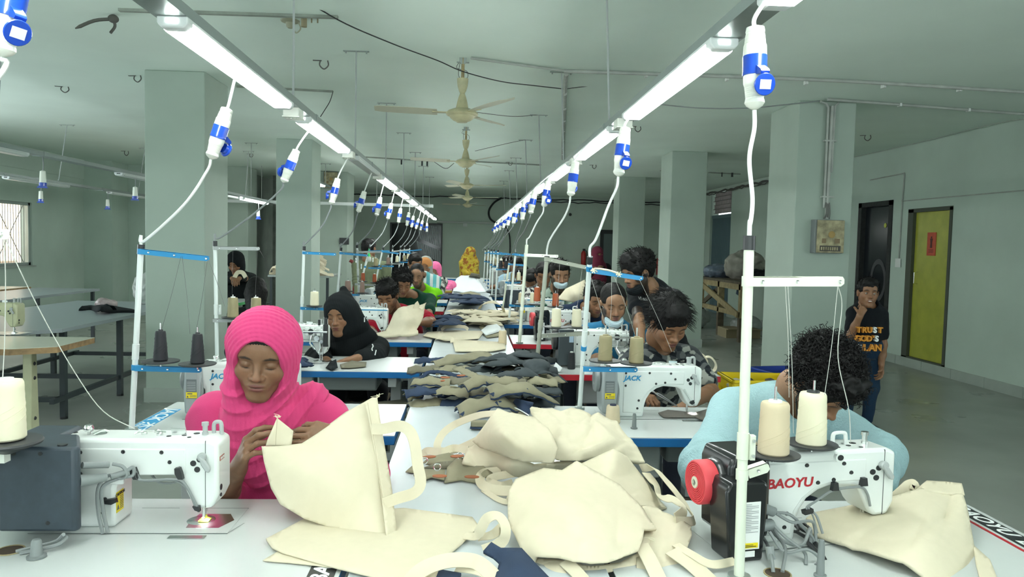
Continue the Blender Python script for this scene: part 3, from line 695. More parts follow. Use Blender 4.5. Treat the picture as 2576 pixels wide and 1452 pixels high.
# printed banners near the table ends
def banner(x0, x1, y0, y1, m, s, lb, tm, size, flip=1, n=1, stripe=None):
    b = thing('table_banner', lb, 'printed strip', (x0, y0, TZ+.0004)); w_, l_ = x1-x0, y1-y0
    mb = MB(); mb.prism([(0, 0), (w_, 0), (w_, l_), (0, l_)], 0, .0006, 'z'); mb.obj('strip', m, b, smooth=False)
    if stripe:
        mb = MB(); mb.prism([(stripe[0], 0), (stripe[1], 0), (stripe[1], l_), (stripe[0], l_)], 0, .0006, 'z'); mb.obj('red_line', stripe[2], b, smooth=False)
    for k in range(n): text('lettering', s, size, tm, b, (w_/2, l_*(k+.5)/n, .0009), (0, 0, flip*PI/2), bold=.0012, shear=.25, sx=1.25)
PRW = mat('white print', (.8, .83, .82), .5)
banner(-1.305, -1.235, 2.885, 3.30, mat('cyan blue banner', H('2a93c8'), .4), 'JACK \u6770\u514b', 'blue banner with white JACK lettering along the left end of the second left table', PRW, .075, -1, 1)
banner(1.43, 1.485, 1.60, 2.13, DARK, 'BAOYU', 'black banner with white BAOYU lettering and a red line on the front right table', PRW, .055, -1, 2, stripe=(-.022, -.012, RED))
banner(-.345, -.285, 1.59, 2.13, DARK, 'BAOYU', 'dark banner at the right end of the front left table, mostly under canvas', PRW, .055, 1, 2)
# long white worktable in the middle
lt = thing('long_worktable', 'long white laminated worktable running between the two rows of machines', 'worktable', (-.255, .3, 0))
box('tabletop', 0, .585, 0, 16.9, TZ-.025, TZ+.002, GLAM, lt, bev=.002)
for k in range(9):
    y = .2+k*2.05; mb = MB(); mb.box(.08, .12, y, y+.04, 0, TZ-.03).box(.46, .50, y, y+.04, 0, TZ-.03).box(.08, .5, y, y+.04, .2, .24); mb.obj('leg', LGREY, lt)

# ---------------------------------------------------------------- sewing machines: needle at the origin, arm towards -x, back towards the viewer (-y)
LBLUE = mat('cyan blue print', H('1a86b8'), .4); LRED = mat('crimson print', H('b3242e'), .4)
THINL = mat('thin dark line', (.10, .11, .11), .5)
def screws(mb, pts, y, r=.0055):
    for x, z in pts: mb.lathe([(r, 0), (r*.8, .0025), (r*.3, .0015)], 8, Matrix.Translation((x, y, z)) @ Matrix.Rotation(PI/2, 4, 'X'))
def machine(kind, label):
    t = thing('sewing_machine', label, 'sewing machine', (0, 0, 0), 0, 'white sewing machines on the tables')
    arch = [(-.185, .134), (-.20, .122), (-.207, .10)] if kind == 'navy' else [(-.12, .138), (-.15, .128), (-.178, .108), (-.195, .08), (-.203, .05)]
    P = [(-.325, 0), (-.325, .12), (-.385, .13), (-.385, .208), (-.345, .229), (.028, .229), (.05, .218), (.05, .085), (.034, .05), (-.004, .048), (-.02, .07), (-.045, .124), (-.062, .134)]+arch+[(-.207, 0)]
    body = MB().prism(P, -.052, .052).obj('arm_body', WHITE, t, bev=.010)
    body.modifiers[0].segments = 3
    if kind == 'navy': pl = [(-.305, .112), (-.305, .205), (-.03, .205), (-.03, .14), (-.05, .137), (-.185, .137), (-.185, .112)]
    else: pl = [(-.30, .02), (-.30, .205), (-.03, .205), (-.03, .148), (-.12, .148), (-.16, .137), (-.192, .112), (-.212, .08), (-.218, .02)]
    MB().prism(pl, -.0545, -.04).obj('cover_panel', WHITE, t, bev=.003)
    mb = MB(); mb.prism([(.0175, .226), (.019, .226), (.019, .053), (.0175, .053)], -.0528, .0528); mb.obj('face_seam', THINL, t, smooth=False)
    if kind == 'stripe': box('blue_stripe', -.32, .048, -.0555, -.05, .208, .215, LBLUE, t)
    mb = MB(); screws(mb, [(-.29, .195), (-.185, .197), (-.09, .196), (-.07, .171), (-.045, .155) if kind == 'navy' else (-.115, .155), (-.155, .15), (-.29, .14), (-.23, .075), (-.235, .04)], -.0545)
    objs(mb, 'screw', DARK, t)
    mb = MB()
    for x, z, r in ((-.012, .168, .0075), (.004, .178, .0075), (-.002, .152, .0075)): mb.cyl((x, -.0535, z), (x, -.050, z), r, seg=14)
    mb.cyl((.049, -.03, .10), (.0515, -.03, .10), .008, seg=12).cyl((.049, -.03, .08), (.0515, -.03, .08), .005, seg=12)
    objs(mb, 'adjuster_port', DARK, t)
    mb = MB(); mb.cyl((.012, -.052, .186), (.012, -.066, .186), .011, seg=16); mb.prism([(.006, .190), (.020, .182), (.036, .158), (.033, .148), (.024, .150), (.012, .168)], -.070, -.060); mb.obj('presser_lever', LGREY, t, bev=.003)
    mb = MB(); mb.cyl((0, 0, .225), (0, 0, .236), .008).cyl((0, 0, .236), (0, 0, .253), .0065).cyl((0, 0, .253), (0, 0, .262), .009); mb.obj('pressure_knob', LGREY if kind != 'red' else STEEL, t)
    mb = MB()
    if kind == 'red': mb.tube(catmull([(-.085, 0, .225), (-.085, 0, .255), (-.078, 0, .262), (-.058, 0, .262), (-.052, 0, .255), (-.050, 0, .225)], 4), .005, 8)
    else: mb.tube(catmull([(.016, .02, .225), (.016, .02, .25), (.022, .02, .258), (.034, .02, .255), (.036, .02, .225)], 4), .0055, 8)
    mb.obj('carry_loop', WHITE if kind == 'red' else LGREY, t)
    mb = MB()
    mb.cyl((-.29, -.01, .229), (-.29, -.01, .241), .004).lathe([(.010, .238), (.012, .243), (.012, .248), (.009, .254)], 12, Matrix.Translation((-.29, -.01, 0)))
    mb.lathe([(.014, .2285), (.015, .2305)], 14, Matrix.Translation((-.265, .0, 0))); mb.tube(catmull([(-.275, -.02, .232), (-.26, 0, .238), (-.25, .01, .232)], 4), .003, 5)
    for x, y in ((-.155, .0), (-.13, .02), (-.112, -.01)): mb.lathe([(.008, .229), (.008, .234), (.003, .237)], 10, Matrix.Translation((x, y, 0)))
    mb.tube(catmull([(-.17, -.02, .235), (-.15, -.03, .243), (-.12, -.01, .240), (-.10, .0, .235)], 4), .0022, 5)
    mb.prism([(-.085, .229), (-.088, .245), (-.05, .243), (-.048, .229)], .0, .002)
    mb.obj('thread_tension_unit', STEEL, t)
    mb = MB()
    for x, y, r in ((-.335, .01, .007), (-.05, -.01, .006), (-.03, -.03, .005), (-.025, .01, .008), (-.085, -.02, .006)): mb.cyl((x, y, .228), (x, y, .2302), r, seg=12)
    objs(mb, 'oil_port', DARK, t)
    mb = MB(); mb.cyl((0, 0, .02), (0, 0, .06), .0028).cyl((0, 0, .002), (0, 0, .02), .0012).cyl((0, -.010, .012), (0, -.010, .06), .0038); mb.box(-.004, .004, -.008, .008, .024, .034); mb.obj('needle_bar', STEEL, t)
    mb = MB(); mb.prism([(-.012, .003), (-.012, .006), (-.003, .009), (-.003, .014), (.003, .014), (.003, .008), (.014, .004), (.014, .002)], -.018, .008); mb.obj('presser_foot', mat('yellow green foot guard', (.6, .62, .08), .4) if kind == 'navy' else STEEL, t)
    mb = MB(); mb.prism([(-.03, -.055), (.052, -.055), (.075, -.0), (.052, .045), (-.03, .045), (-.036, 0)], 0, .0012, 'z'); mb.lathe([(.002, .0012), (.035, .0014), (.036, .001)], 24, Matrix.Translation((-.01, 0, 0)), cap=False); mb.obj('needle_plate', STEEL, t)
    mb = MB(); mb.box(-.40, .085, -.09, .09, 0, .0008); mb.obj('bed_plate', LAMI, t)
    mb = MB(); mb.box(-.40, .086, -.0915, -.0900, 0, .0011).box(-.2, -.10, .0900, .0915, 0, .0011).box(-.04, .086, .0900, .0915, 0, .0011)
    mb.add([(.0845, -.09, .0006), (.086, -.09, .0006), (.108, -.02, .0006), (.106, -.02, .0006)], [(0, 1, 2, 3)]); mb.obj('bed_gap', THINL, t, smooth=False)
    mb = MB(); mb.box(-.05, .04, -.125, -.105, 0, .0012); mb.obj('slide_plate', STEEL, t)
    # lamp in the head
    # side box / motor
    if kind == 'navy':
        MB().prism([(-.415, -.185), (-.238, -.185), (-.230, -.172), (-.290, -.056), (-.415, -.056)], .040, .243, 'z').obj('motor_housing', DBLUE, t, bev=.010)
        box('motor_rear', -.455, -.335, -.10, .06, .03, .238, DBLUE, t, bev=.012)
        mb = MB()
        for x in (-.375, -.315): mb.cyl((x, -.186, .228), (x, -.183, .228), .005, seg=10)
        mb.cyl((-.30, -.186, .062), (-.30, -.183, .062), .005, seg=10); mb.cyl((-.275, -.165, .243), (-.275, -.165, .246), .011); objs(mb, 'housing_screw', DARK, t)
        mb = MB(); mb.cyl((-.235, -.155, .192), (-.195, -.11, .18), .008).cyl((-.24, -.158, .155), (-.195, -.12, .152), .015, .010).cyl((-.19, -.11, .15), (-.165, -.09, .155), .007); objs(mb, 'cable_plug', MGREY, t)
        mb = MB()
        for P_ in ([(-.19, -.10, .18), (-.17, -.09, .17), (-.16, -.09, .15), (-.175, -.09, .14), (-.20, -.1, .15), (-.222, -.105, .12), (-.225, -.10, .06), (-.215, -.1, .004)],
                   [(-.165, -.09, .155), (-.15, -.08, .165), (-.15, -.08, .145), (-.18, -.09, .14), (-.215, -.1, .12), (-.218, -.09, .06), (-.205, -.095, .004)]): mb.tube(catmull(P_, 6), .0045, 7)
        mb.obj('motor_cables', CABLEG, t)
        mb = MB(); mb.tube(catmull([(-.15, -.064, .150), (-.14, -.064, .128), (-.06, -.064, .130), (-.03, -.064, .12), (.0, -.062, .06), (.004, -.06, .045)], 6), .0032, 7); mb.tube(catmull([(-.15, -.060, .145), (-.13, -.060, .124), (-.06, -.060, .126), (-.025, -.060, .105), (-.005, -.06, .06)], 6), .0025, 7)
        mb.tube(catmull([(-.13, -.02, .13), (-.11, -.02, .108), (-.07, -.02, .108), (-.045, -.02, .13)], 6), .003, 7); mb.obj('arm_cable', CABLEG, t)
        mb = MB()
        for x, z in ((-.155, .145), (-.045, .146)): mb.prism([(x-.009, z+.012), (x+.004, z+.014), (x+.009, z), (x+.012, z-.016), (x, z-.016), (x-.008, z-.002)], -.067, -.054)
        mb.prism([(-.01, .06), (.006, .06), (.008, .046), (-.004, .05)], -.066, -.052); mb.prism([(-.228, .075), (-.20, .08), (-.198, .07), (-.21, .064), (-.228, .066)], -.066, -.054); objs(mb, 'cable_clip', DARK, t)
        mb = MB(); mb.box(-.207, -.2062, -.045, -.005, .035, .088); o = mb.obj('warning_label', YELST, t)
        text('label_heading', 'CAUTION', .011, DARK, o, (-.2055, -.025, .081), (PI/2, 0, PI/2), bold=.0002)
        mb = MB(); mb.prism([(-.043, .042), (-.030, .042), (-.0365, .055)], -.2061, -.2055, 'x'); mb.prism([(-.043, .062), (-.036, .062), (-.0395, .069)], -.2061, -.2055, 'x')
        for k in range(8): mb.box(-.2061, -.2055, -.026, -.008, .041+k*.0045, .0425+k*.0045)
        mb.obj('label_print', THINL, o, smooth=False)
        mb = MB(); mb.box(.0495, .0512, -.04, -.005, .17, .182); o = mb.obj('badge', mat('dull red badge', (.35, .12, .09), .4), t, bev=.001); text('badge_lettering', 'BAOYU', .009, PRW, o, (.0518, -.022, .176), (PI/2, 0, PI/2))
    elif kind in ('jack', 'stripe', 'far'):
        gm = MGREY if kind != 'stripe' else LGREY
        mb = MB(); mb.prism([(-.395, .02), (-.40, .12), (-.395, .20), (-.385, .222), (-.34, .222), (-.332, .20), (-.328, .12), (-.335, .02)], -.085, .06); mb.obj('motor_housing', mat('satin grey plastic', (.30, .335, .335), .35), t, bev=.010)
        if kind != 'far':
            box('control_plate', -.385, -.345, -.087, -.08, .085, .165, mat('dark grey plate', (.14, .16, .165), .45), t, bev=.001)
            mb = MB(); mb.box(-.386, -.342, -.0885, -.087, .088, .112); o = mb.obj('warning_label', YELST, t)
            mb = MB(); mb.prism([(-.383, .091), (-.375, .091), (-.379, .099)], -.0895, -.0888); mb.box(-.370, -.345, -.0895, -.0888, .093, .0945).box(-.370, -.345, -.0895, -.0888, .098, .0995); mb.box(-.38, -.36, -.0895, -.0888, .104, .108); mb.obj('label_print', THINL, o, smooth=False)
            mb = MB()
            for k in range(6): mb.box(-.382, -.348, -.0876, -.0868, .118+k*.007, .120+k*.007)
            mb.obj('plate_print', LGREY, t, smooth=False)
            mb = MB(); mb.box(-.375, -.355, -.04, -.015, .2215, .2245); mb.obj('power_switch', DARK, t)
            mb = MB(); mb.tube(catmull([(-.335, -.07, .17), (-.325, -.075, .12), (-.332, -.08, .05), (-.345, -.09, .004)], 6), .005, 7); mb.obj('motor_cables', CABLEG, t)
            mb = MB(); mb.tube([(-.03, -.056, .128), (.008, -.056, .068)], .003, 6); mb.obj('arm_cable', STEEL, t)
            mb = MB(); mb.prism([(.0, .075), (.014, .08), (.018, .068), (.006, .06), (-.004, .066)], -.064, -.052); objs(mb, 'cable_clip', DARK, t)
        mb = MB(); m = Matrix.Translation((-.398, -.01, .155)) @ Matrix.Rotation(-PI/2, 4, 'Y'); mb.lathe([(.045, 0), (.05, .006), (.05, .02), (.044, .026), (.02, .026), (.016, .02), (0, .02)], 26, m, cap=False); mb.obj('handwheel', MGREY, t)
        text('brand_lettering', 'JACK', .030, LBLUE, t, (-.262, -.0557, .173), (PI/2, 0, 0), bold=.0009, shear=.25, sx=1.05)
    elif kind == 'red':
        BM = mat('glossy black housing', (.012, .013, .014), .22)
        MB().prism([(-.412, 0), (-.424, .17), (-.414, .192), (-.335, .192), (-.327, .18), (-.327, .12), (-.335, .0)], -.14, -.054).obj('motor_housing', BM, t, bev=.006)
        MB().prism([(-.385, .03), (-.39, .21), (-.38, .240), (-.30, .240), (-.29, .21), (-.29, .03)], -.085, .06).obj('motor_upper', BM, t, bev=.010)
        m = Matrix.Translation((-.388, -.02, .160)) @ Matrix.Rotation(-PI/2, 4, 'Y'); mb = MB(); mb.lathe([(.058, -.02), (.060, .008), (.056, .016), (0, .016)], 36, m, cap=False); mb.obj('handwheel_guard', BM, t)
        rb = mat('coral red rubber', H('d4434c'), .5)
        prof = [(.0535, .012), (.055, .016), (.055, .046), (.052, .050)]
        for k in range(7): r = .049-k*.0048; prof += [(r, .050), (r-.0006, .0478), (r-.0016, .0478), (r-.0022, .050)]
        prof += [(.0145, .050), (.0145, .046)]
        mb = MB(); mb.lathe(prof, 40, m, cap=False); hw = mb.obj('handwheel', rb, t)
        mb = MB(); mb.lathe([(.0145, .046), (.0145, .052), (.008, .053), (.0075, .046)], 20, m, cap=False); mb.obj('wheel_hub', BEIGE, hw)
        mb = MB(); mb.lathe([(.0075, .048), (0, .048)], 12, m, cap=False); mb.obj('hub_bolt', DARK, hw)
        mb = MB(); mb.box(-.398, -.345, -.1425, -.1405, .03, .145); o = mb.obj('rating_label', WHST, t, bev=.0005)
        mb = MB()
        for k in range(17): mb.box(-.394, -.394+(.044 if k % 3 else .028), -.1435, -.1428, .139-k*.0042, .1399-k*.0042)
        mb.obj('label_print', MGREY, o, smooth=False)
        mb = MB(); mb.box(-.394, -.349, -.1435, -.1428, .034, .046); mb.prism([(-.392, .047), (-.377, .047), (-.3845, .061)], -.1437, -.1428); y_ = mb.obj('warning_strip', YELST, o, smooth=False)
        mb = MB(); mb.box(-.391, -.353, -.1442, -.1436, .037, .0385).box(-.391, -.360, -.1442, -.1436, .041, .042); mb.prism([(-.3855, .049), (-.3835, .049), (-.3845, .057)], -.1442, -.1436); mb.obj('label_print', DARK, y_, smooth=False)
        mb = MB(); mb.box(-.39, -.355, -.1425, -.1405, .012, .026); mb.obj('barcode_label', WHST, t)
        text('brand_lettering', 'BAOYU', .034, LRED, t, (-.226, -.0557, .153), (PI/2, 0, 0), bold=.0009, shear=.12, sx=1.0)
        mb = MB(); mb.cyl((-.33, -.10, .12), (-.29, -.10, .10), .012).cyl((-.33, -.11, .07), (-.295, -.10, .07), .014); objs(mb, 'cable_plug', MGREY, t)
        mb = MB()
        for k, P_ in enumerate(([(-.29, -.10, .10), (-.25, -.10, .09), (-.21, -.095, .05), (-.185, -.09, .02), (-.18, -.09, -.0)], [(-.295, -.10, .07), (-.27, -.11, .03), (-.23, -.12, .02), (-.20, -.1, .05), (-.19, -.09, .03), (-.19, -.09, 0)],
                   [(-.29, -.11, .10), (-.25, -.11, .075), (-.2, -.1, .07), (-.175, -.08, .045), (-.175, -.09, 0)], [(-.31, -.12, .06), (-.29, -.15, .02), (-.25, -.17, .03), (-.225, -.18, .01), (-.24, -.19, -.0)], [(-.3, -.1, .08), (-.28, -.13, .05), (-.25, -.16, .02), (-.26, -.185, .0)])): mb.tube(catmull(P_, 6), .0038, 7)
        mb.obj('motor_cables', CABLEG, t)
        mb = MB(); mb.tube(catmull([(-.16, -.09, .03), (-.165, -.07, .07), (-.18, -.06, .088), (-.16, -.06, .105), (-.12, -.06, .128), (-.05, -.06, .132), (-.03, -.06, .115), (-.02, -.06, .08)], 6), .003, 7); mb.tube(catmull([(-.17, -.085, .03), (-.172, -.066, .07), (-.185, -.06, .09), (-.15, -.06, .11), (-.11, -.06, .132), (-.05, -.06, .136)], 6), .002, 7); mb.obj('arm_cable', CABLEG, t)
        mb = MB()
        for x, z in ((-.115, .135), (-.04, .142)): mb.prism([(x-.006, z+.015), (x+.005, z+.015), (x+.008, z-.006), (x-.009, z-.006)], -.066, -.054)
        mb.prism([(-.195, .083), (-.172, .087), (-.170, .076), (-.192, .072)], -.068, -.054); objs(mb, 'cable_clip', DARK, t)
        mb = MB(); mb.cyl((-.105, -.05, .214), (-.105, -.062, .214), .012, seg=16); mb.obj('timing_port', WHITE, t); mb = MB(); mb.cyl((-.105, -.062, .214), (-.105, -.0635, .214), .0075, seg=14); mb.obj('port_plug', DARK, t)
    if kind == 'mech':
        box('motor_housing', -.41, -.315, -.09, .06, .01, .235, mat('dark blue grey box', (.05, .065, .075), .4), t, bev=.006)
        m = Matrix.Translation((-.41, -.01, .16)) @ Matrix.Rotation(-PI/2, 4, 'Y'); mb = MB(); mb.lathe([(.06, 0), (.065, .01), (.06, .03), (.03, .035), (0, .035)], 26, m, cap=False); mb.obj('handwheel', DARK, t)
        mb = MB(); mb.box(-.345, -.318, -.0915, -.09, .155, .195); mb.obj('rating_label', mat('pale blue sticker', (.45, .6, .75), .5), t)
        mb = MB()
        for x in (-.07, -.035, 0, .035): mb.box(x-.012, x+.012, -.075, -.052, .165, .215)
        mb.box(-.08, .05, -.07, -.052, .175, .205); objs(mb, 'rocker_bracket', WHITE, t, bev=.004)
        mb = MB(); mb.cyl((-.09, -.072, .19), (.055, -.072, .19), .010, seg=14).cyl((-.01, -.078, .15), (-.01, -.052, .15), .016, seg=16).cyl((.02, -.078, .13), (.02, -.052, .13), .011, seg=14).cyl((-.17, -.065, .13), (-.0, -.065, .13), .006); mb.tube([(.01, -.07, .13), (.015, -.072, .09), (.005, -.07, .06)], .008); mb.tube([(-.04, -.07, .165), (-.05, -.072, .12), (-.02, -.07, .08)], .006); mb.obj('walking_foot_linkage', STEEL, t)
        mb = MB(); mb.box(.03, .055, -.08, -.05, .10, .235); mb.cyl((.042, -.06, .23), (.042, -.06, .275), .010).cyl((.0, -.05, .23), (.0, -.05, .262), .008); mb.cyl((-.045, -.08, .19), (-.045, -.052, .19), .018); mb.obj('tension_posts', DARK, t)
        mb = MB(); mb.cyl((.01, -.065, .03), (.01, -.065, .1), .005).cyl((.022, -.06, .015), (.022, -.06, .09), .004); mb.box(.0, .03, -.07, -.05, .05, .065); mb.obj('foot_bars', STEEL, t)
    return t
def spot(x, y, z, p=.8):
    l = bpy.data.lights.new('needle_lamp', 'SPOT'); l.energy = p; l.spot_size = 1.5; l.spot_blend = .9; l.shadow_soft_size = .006; l.color = (.95, 1, 1)
    o = bpy.data.objects.new('needle_lamp', l); COL.objects.link(o); o.location = (x, y, z)
MACH = {}
def place_machine(kind, x, y, rz, label):
    if kind not in MACH:
        o = MACH[kind] = machine(kind, label); o.location = (x, y, TZ+.0008); o.rotation_euler = (0, 0, rz)
    else: o = dup(MACH[kind], (x, y, TZ+.0008), rz, label)
    return o
place_machine('navy', -.68, 1.98, 0, 'white sewing machine with a big slate blue motor box, front left')
place_machine('jack', -.76, 3.20, 0, 'white JACK machine behind the woman in pink, half hidden by her')
place_machine('mech', -.91, 4.69, 0, 'walking foot machine with exposed linkage beside the woman in black hijab')
place_machine('stripe', -.685, 6.0, 0, 'white machine with a blue stripe, in front of the man in the red polo')
place_machine('red', 1.073, 1.94, .2, 'white BAOYU machine with black motor and red handwheel, front right')
place_machine('jack', .985, 3.28, 0, 'white JACK machine in front of the boy in camouflage shirt')
place_machine('mech', .97, 4.66, 0, 'walking foot machine with dark box in front of the man in the blue polo')
place_machine('red', .93, 6.02, .1, 'white BAOYU machine behind the white thread cones, fourth in the right row')
place_machine('stripe', .90, 7.42, 0, 'white machine with a blue stripe, fifth in the right row')
place_machine('jack', -.76, 7.42, 0, 'white JACK machine, fifth in the left row, left of the man in red')
for k in range(5, 12):
    place_machine('far' if k > 5 else 'jack', -.78, ROWS[k]+.36, 0, 'small white sewing machine, %s in the left row' % ord2(k))
    place_machine('far' if k > 5 else 'navy', .86, ROWS[k]+.36, 0, 'small white sewing machine, %s in the right row' % ord2(k))
spot(-.672, 1.955, .80, .9); spot(1.005, 3.25, .80, .9); spot(-.67, 5.97, .80, .7); spot(-.91, 4.66, .80, .4); spot(1.09, 1.9, .8, .2)

# ---------------------------------------------------------------- thread stands, cones, threads
NG = 'thread stands at the table corners'
def stand(Y, top, base, ua, la, armm, polem, label, r=.0125, seats=(), cap=True, low=None, dy=0.0):
    T_ = at(*top, Y); B_ = on(*base, TZ) if low is None else Vector((low[0], low[1], TZ))
    o = thing('thread_stand', label, 'thread stand', B_, 0, NG); L = lambda p: Vector(p)-B_
    d = (T_-B_).normalized()
    MB().cyl((0, 0, -.0), L(T_), r, seg=16).obj('pole', polem, o)
    if cap: MB().cyl(L(T_)-d*.028, L(T_)+d*.004, r*1.18, seg=16).obj('pole_cap', DARK, o)
    MB().cyl((0, 0, 0), (0, 0, .012), r*2.2, seg=16).obj('base_flange', GREYM, o)
    def arm(nm, a, b, m, clampm):
        A = at(*a, Y); Bq = at(*b[:2], b[2] if len(b) > 2 else Y); v = (Bq-A); q = v.to_track_quat('X', 'Z').to_matrix().to_4x4(); q.translation = L(A)
        n = v.length; mb = MB(); hh = r*.95
        mb.prism([(0, hh), (n, hh), (n+.004, hh-.006), (n+.004, -hh+.006), (n-.004, -hh), (0, -hh)], -r-.003, -r-.001, 'y', q)
        mb.box(.0, n, -r-.003, r*.6, hh-.0015, hh, q); ar = mb.obj(nm, m, o)
        mb = MB(); zc = (at(*a, Y)-B_).dot(d)
        mb.cyl(d*(zc-r), d*(zc+r), r*1.22, seg=16); mb.obj('clamp', clampm, ar)
        mb = MB()
        for f in (.12, .5, .97) if n > .1 else (.5,):
            mb.add(*_disc(.004, 10), q @ Matrix.Translation((n*f, -r-.0035, 0)) @ Matrix.Rotation(PI/2, 4, 'X'))
        objs(mb, 'bolt', STEEL, ar)
        return A, Bq
    arm('upper_arm', ua[0], ua[1], armm, armm)
    A, Bq = arm('lower_arm', la[0], la[1], armm, armm)
    mb = MB(); dm = at(la[0][0], la[0][1]-40*2.9/Y, Y)-B_; zc = dm.dot(d); mb.cyl(d*(zc-.03), d*(zc+.03), r*1.2, seg=16).box(r, r*2, -.008, .008, zc-.028, zc+.028); j = mb.obj('joint_sleeve', polem, o, bev=.001)
    mb = MB(); mb.cyl((r*1.5, -.014, zc+.017), (r*1.5, .014, zc+.017), .0035).cyl((r*1.5, -.014, zc-.017), (r*1.5, .014, zc-.017), .0035); objs(mb, 'sleeve_bolt', STEEL, j)
    for s in seats:
        p = at(s[0], s[1], s[2]); q = L(p); rr = s[3]
        mb = MB(); mb.lathe([(.0, -.012), (.012, -.012), (rr*.95, -.003), (rr, .0), (rr, .003), (rr*.9, .002), (.01, .002)], 28, Matrix.Translation(q), cap=False); se = mb.obj('cone_seat', mat('black cone seat', (.035, .038, .04), .5), o)
        mb = MB(); mb.cyl(q-Vector((0, 0, .02)), q+Vector((0, 0, s[4])), .0032, seg=8); mb.obj('spindle', STEEL, se)
    return o
def _disc(r, n):
    mb = MB(); mb.lathe([(r, 0), (r*.9, .002), (r*.35, .001)], n); return mb.v, mb.f
def cone(px, py, Y, r0, r1, h, m, label, wind=None, core=True):
    p = at(px, py, Y); o = thing('thread_cone', label, 'cone of thread', p, 0, 'cones of sewing thread')
    mb = MB(); n = 14; prof = [(r0*.9, 0), (r0, .004)]+[(r0+(r1-r0)*k/n+.0004*(k % 2), .004+(h-.010)*k/n) for k in range(n+1)]+[(r1*.92, h-.001), (r1*.5, h)]
    mb.lathe(prof, 28); mb.obj('thread_winding', m, o)
    if core: MB().lathe([(r1*.5, h-.001), (r1*.46, h+.005), (.006, h+.006), (.005, h)], 16, cap=False).obj('core', wind or DARK, o)
    mb = MB()
    for k in range(5):
        P_ = []
        for i in range(17):
            a = PI*1.0*i/16+k*1.9; z = .01+(h-.02)*((k*.37) % 1*.4+i/16*.55); rr = r0+(r1-r0)*z/h+.0005; P_.append((rr*math.cos(a-PI), rr*math.sin(a-PI), z))
        mb.tube(P_, .0005, 4)
    mb.obj('crossing_strands', m, o)
    return o
ECRU = mat('ecru thread', H('e2dcc0'), .6, bump=.06, bump_s=700); TAUPE = mat('pinkish beige thread', H('cfbfa0'), .6, bump=.06, bump_s=700)
KHT = mat('khaki thread', H('948a68'), .55, bump=.06, bump_s=700); BKT = mat('black thread', (.012, .014, .018), .6, bump=.06, bump_s=700)
ORT = mat('rust orange thread', H('a5512c'), .55, bump=.06, bump_s=700); MVT = mat('mauve brown thread', H('8d7468'), .6, bump=.06, bump_s=700)
WPOLE = mat('white pole paint', (.72, .78, .76), .35); IVORY = mat('ivory pole paint', (.68, .72, .60), .35); OLV = mat('greenish grey arm paint', (.36, .38, .31), .45)
stand(1.65, (1885, 598), (1862, 1440), ((1885, 708), (2112, 708)), ((1877, 1188), (1925, 1172)), IVORY, IVORY, 'large ivory thread stand with two cream cones at the front right', r=.0115,
      seats=[(1945, 1143, 1.78, .064, .168), (2042, 1117, 1.86, .064, .165)], low=(at(1858, 1480, 1.62).x, 1.62))
cone(1945, 1141, 1.78, .0375, .034, .128, TAUPE, 'large pinkish beige thread cone on the front right stand', WHST)
cone(2040, 1116, 1.86, .0375, .033, .133, ECRU, 'large ecru thread cone, right of the pinkish one on the front right stand', DARK)
stand(2.9, (355, 618), (331, 1085), ((357, 633), (527, 651)), ((342, 926), (508, 930)), SBLUE, WPOLE, 'white thread stand with sky blue arms and two black cones, left', r=.0105,
      seats=[(404, 909, 2.88, .068, .145), (497, 916, 2.88, .068, .14)])
cone(404, 907, 2.88, .026, .0185, .112, BKT, 'black thread cone on the blue armed stand, left of the pair', DARK); cone(497, 914, 2.88, .026, .018, .112, BKT, 'black thread cone on the blue armed stand, right of the pair', DARK)
stand(3.1, (1484, 648), (1458, 1030), ((1484, 681), (1614, 700)), ((1466, 928), (1600, 930)), SBLUE, WPOLE, 'white thread stand with blue arms and two khaki cones, right', r=.0105,
      seats=[(1522, 908, 3.1, .068, .15), (1600, 914, 3.1, .068, .15)])
cone(1522, 907, 3.1, .030, .0265, .105, KHT, 'khaki thread cone, left of the pair in front of the camouflage shirt', KHT); cone(1600, 913, 3.1, .031, .0275, .107, KHT, 'khaki thread cone, right of the pair in front of the camouflage shirt', KHT)
stand(4.35, (541, 608), (533, 905), ((541, 624), (653, 626)), ((537, 806), (640, 806)), LGREY, WPOLE, 'white thread stand with grey arms beside the large left column', r=.0105, low=(-1.28-.15, 4.36), seats=[(586, 799, 4.33, .062, .13), (643, 799, 4.4, .062, .13)])
cone(586, 798, 4.33, .031, .027, .112, KHT, 'khaki thread cone left of the pair above the pink scarf', WHST); cone(644, 798, 4.4, .031, .027, .112, KHT, 'khaki thread cone right of the pair above the pink scarf', WHST)
stand(5.66, (765, 621), (758, 846), ((765, 636), (845, 640)), ((761, 776), (835, 778)), SBLUE, WPOLE, 'white thread stand with blue arms and a white cone, left of the woman in black', r=.0105, seats=[(791, 770, 5.64, .06, .13)], low=(-1.25, 5.68))
cone(791, 769, 5.64, .032, .029, .105, ECRU, 'white thread cone on the stand behind the woman in black', WHST)
stand(4.36, (1376, 646), (1362, 930), ((1376, 652), (1475, 673)), ((1362, 845), (1480, 838)), OLV, OLV, 'grey green thread stand in the middle right with two white cones', r=.0125, seats=[(1399, 823, 4.33, .075, .13), (1450, 823, 4.4, .075, .13)], low=(.405, 4.36))
cone(1399, 822, 4.33, .030, .026, .105, ECRU, 'white thread cone left of the pair on the grey green stand', WHST); cone(1450, 822, 4.4, .030, .026, .105, ECRU, 'white thread cone right of the pair on the grey green stand', DARK)
stand(5.66, (1325, 616), (1316, 866), ((1325, 642), (1403, 645)), ((1320, 778), (1415, 774)), PWHITE, IVORY, 'ivory thread stand with a capless pole and two rust orange cones', r=.0125, seats=[(1351, 765, 5.64, .065, .12), (1397, 771, 5.66, .065, .12)], cap=False, low=(.395, 5.68))
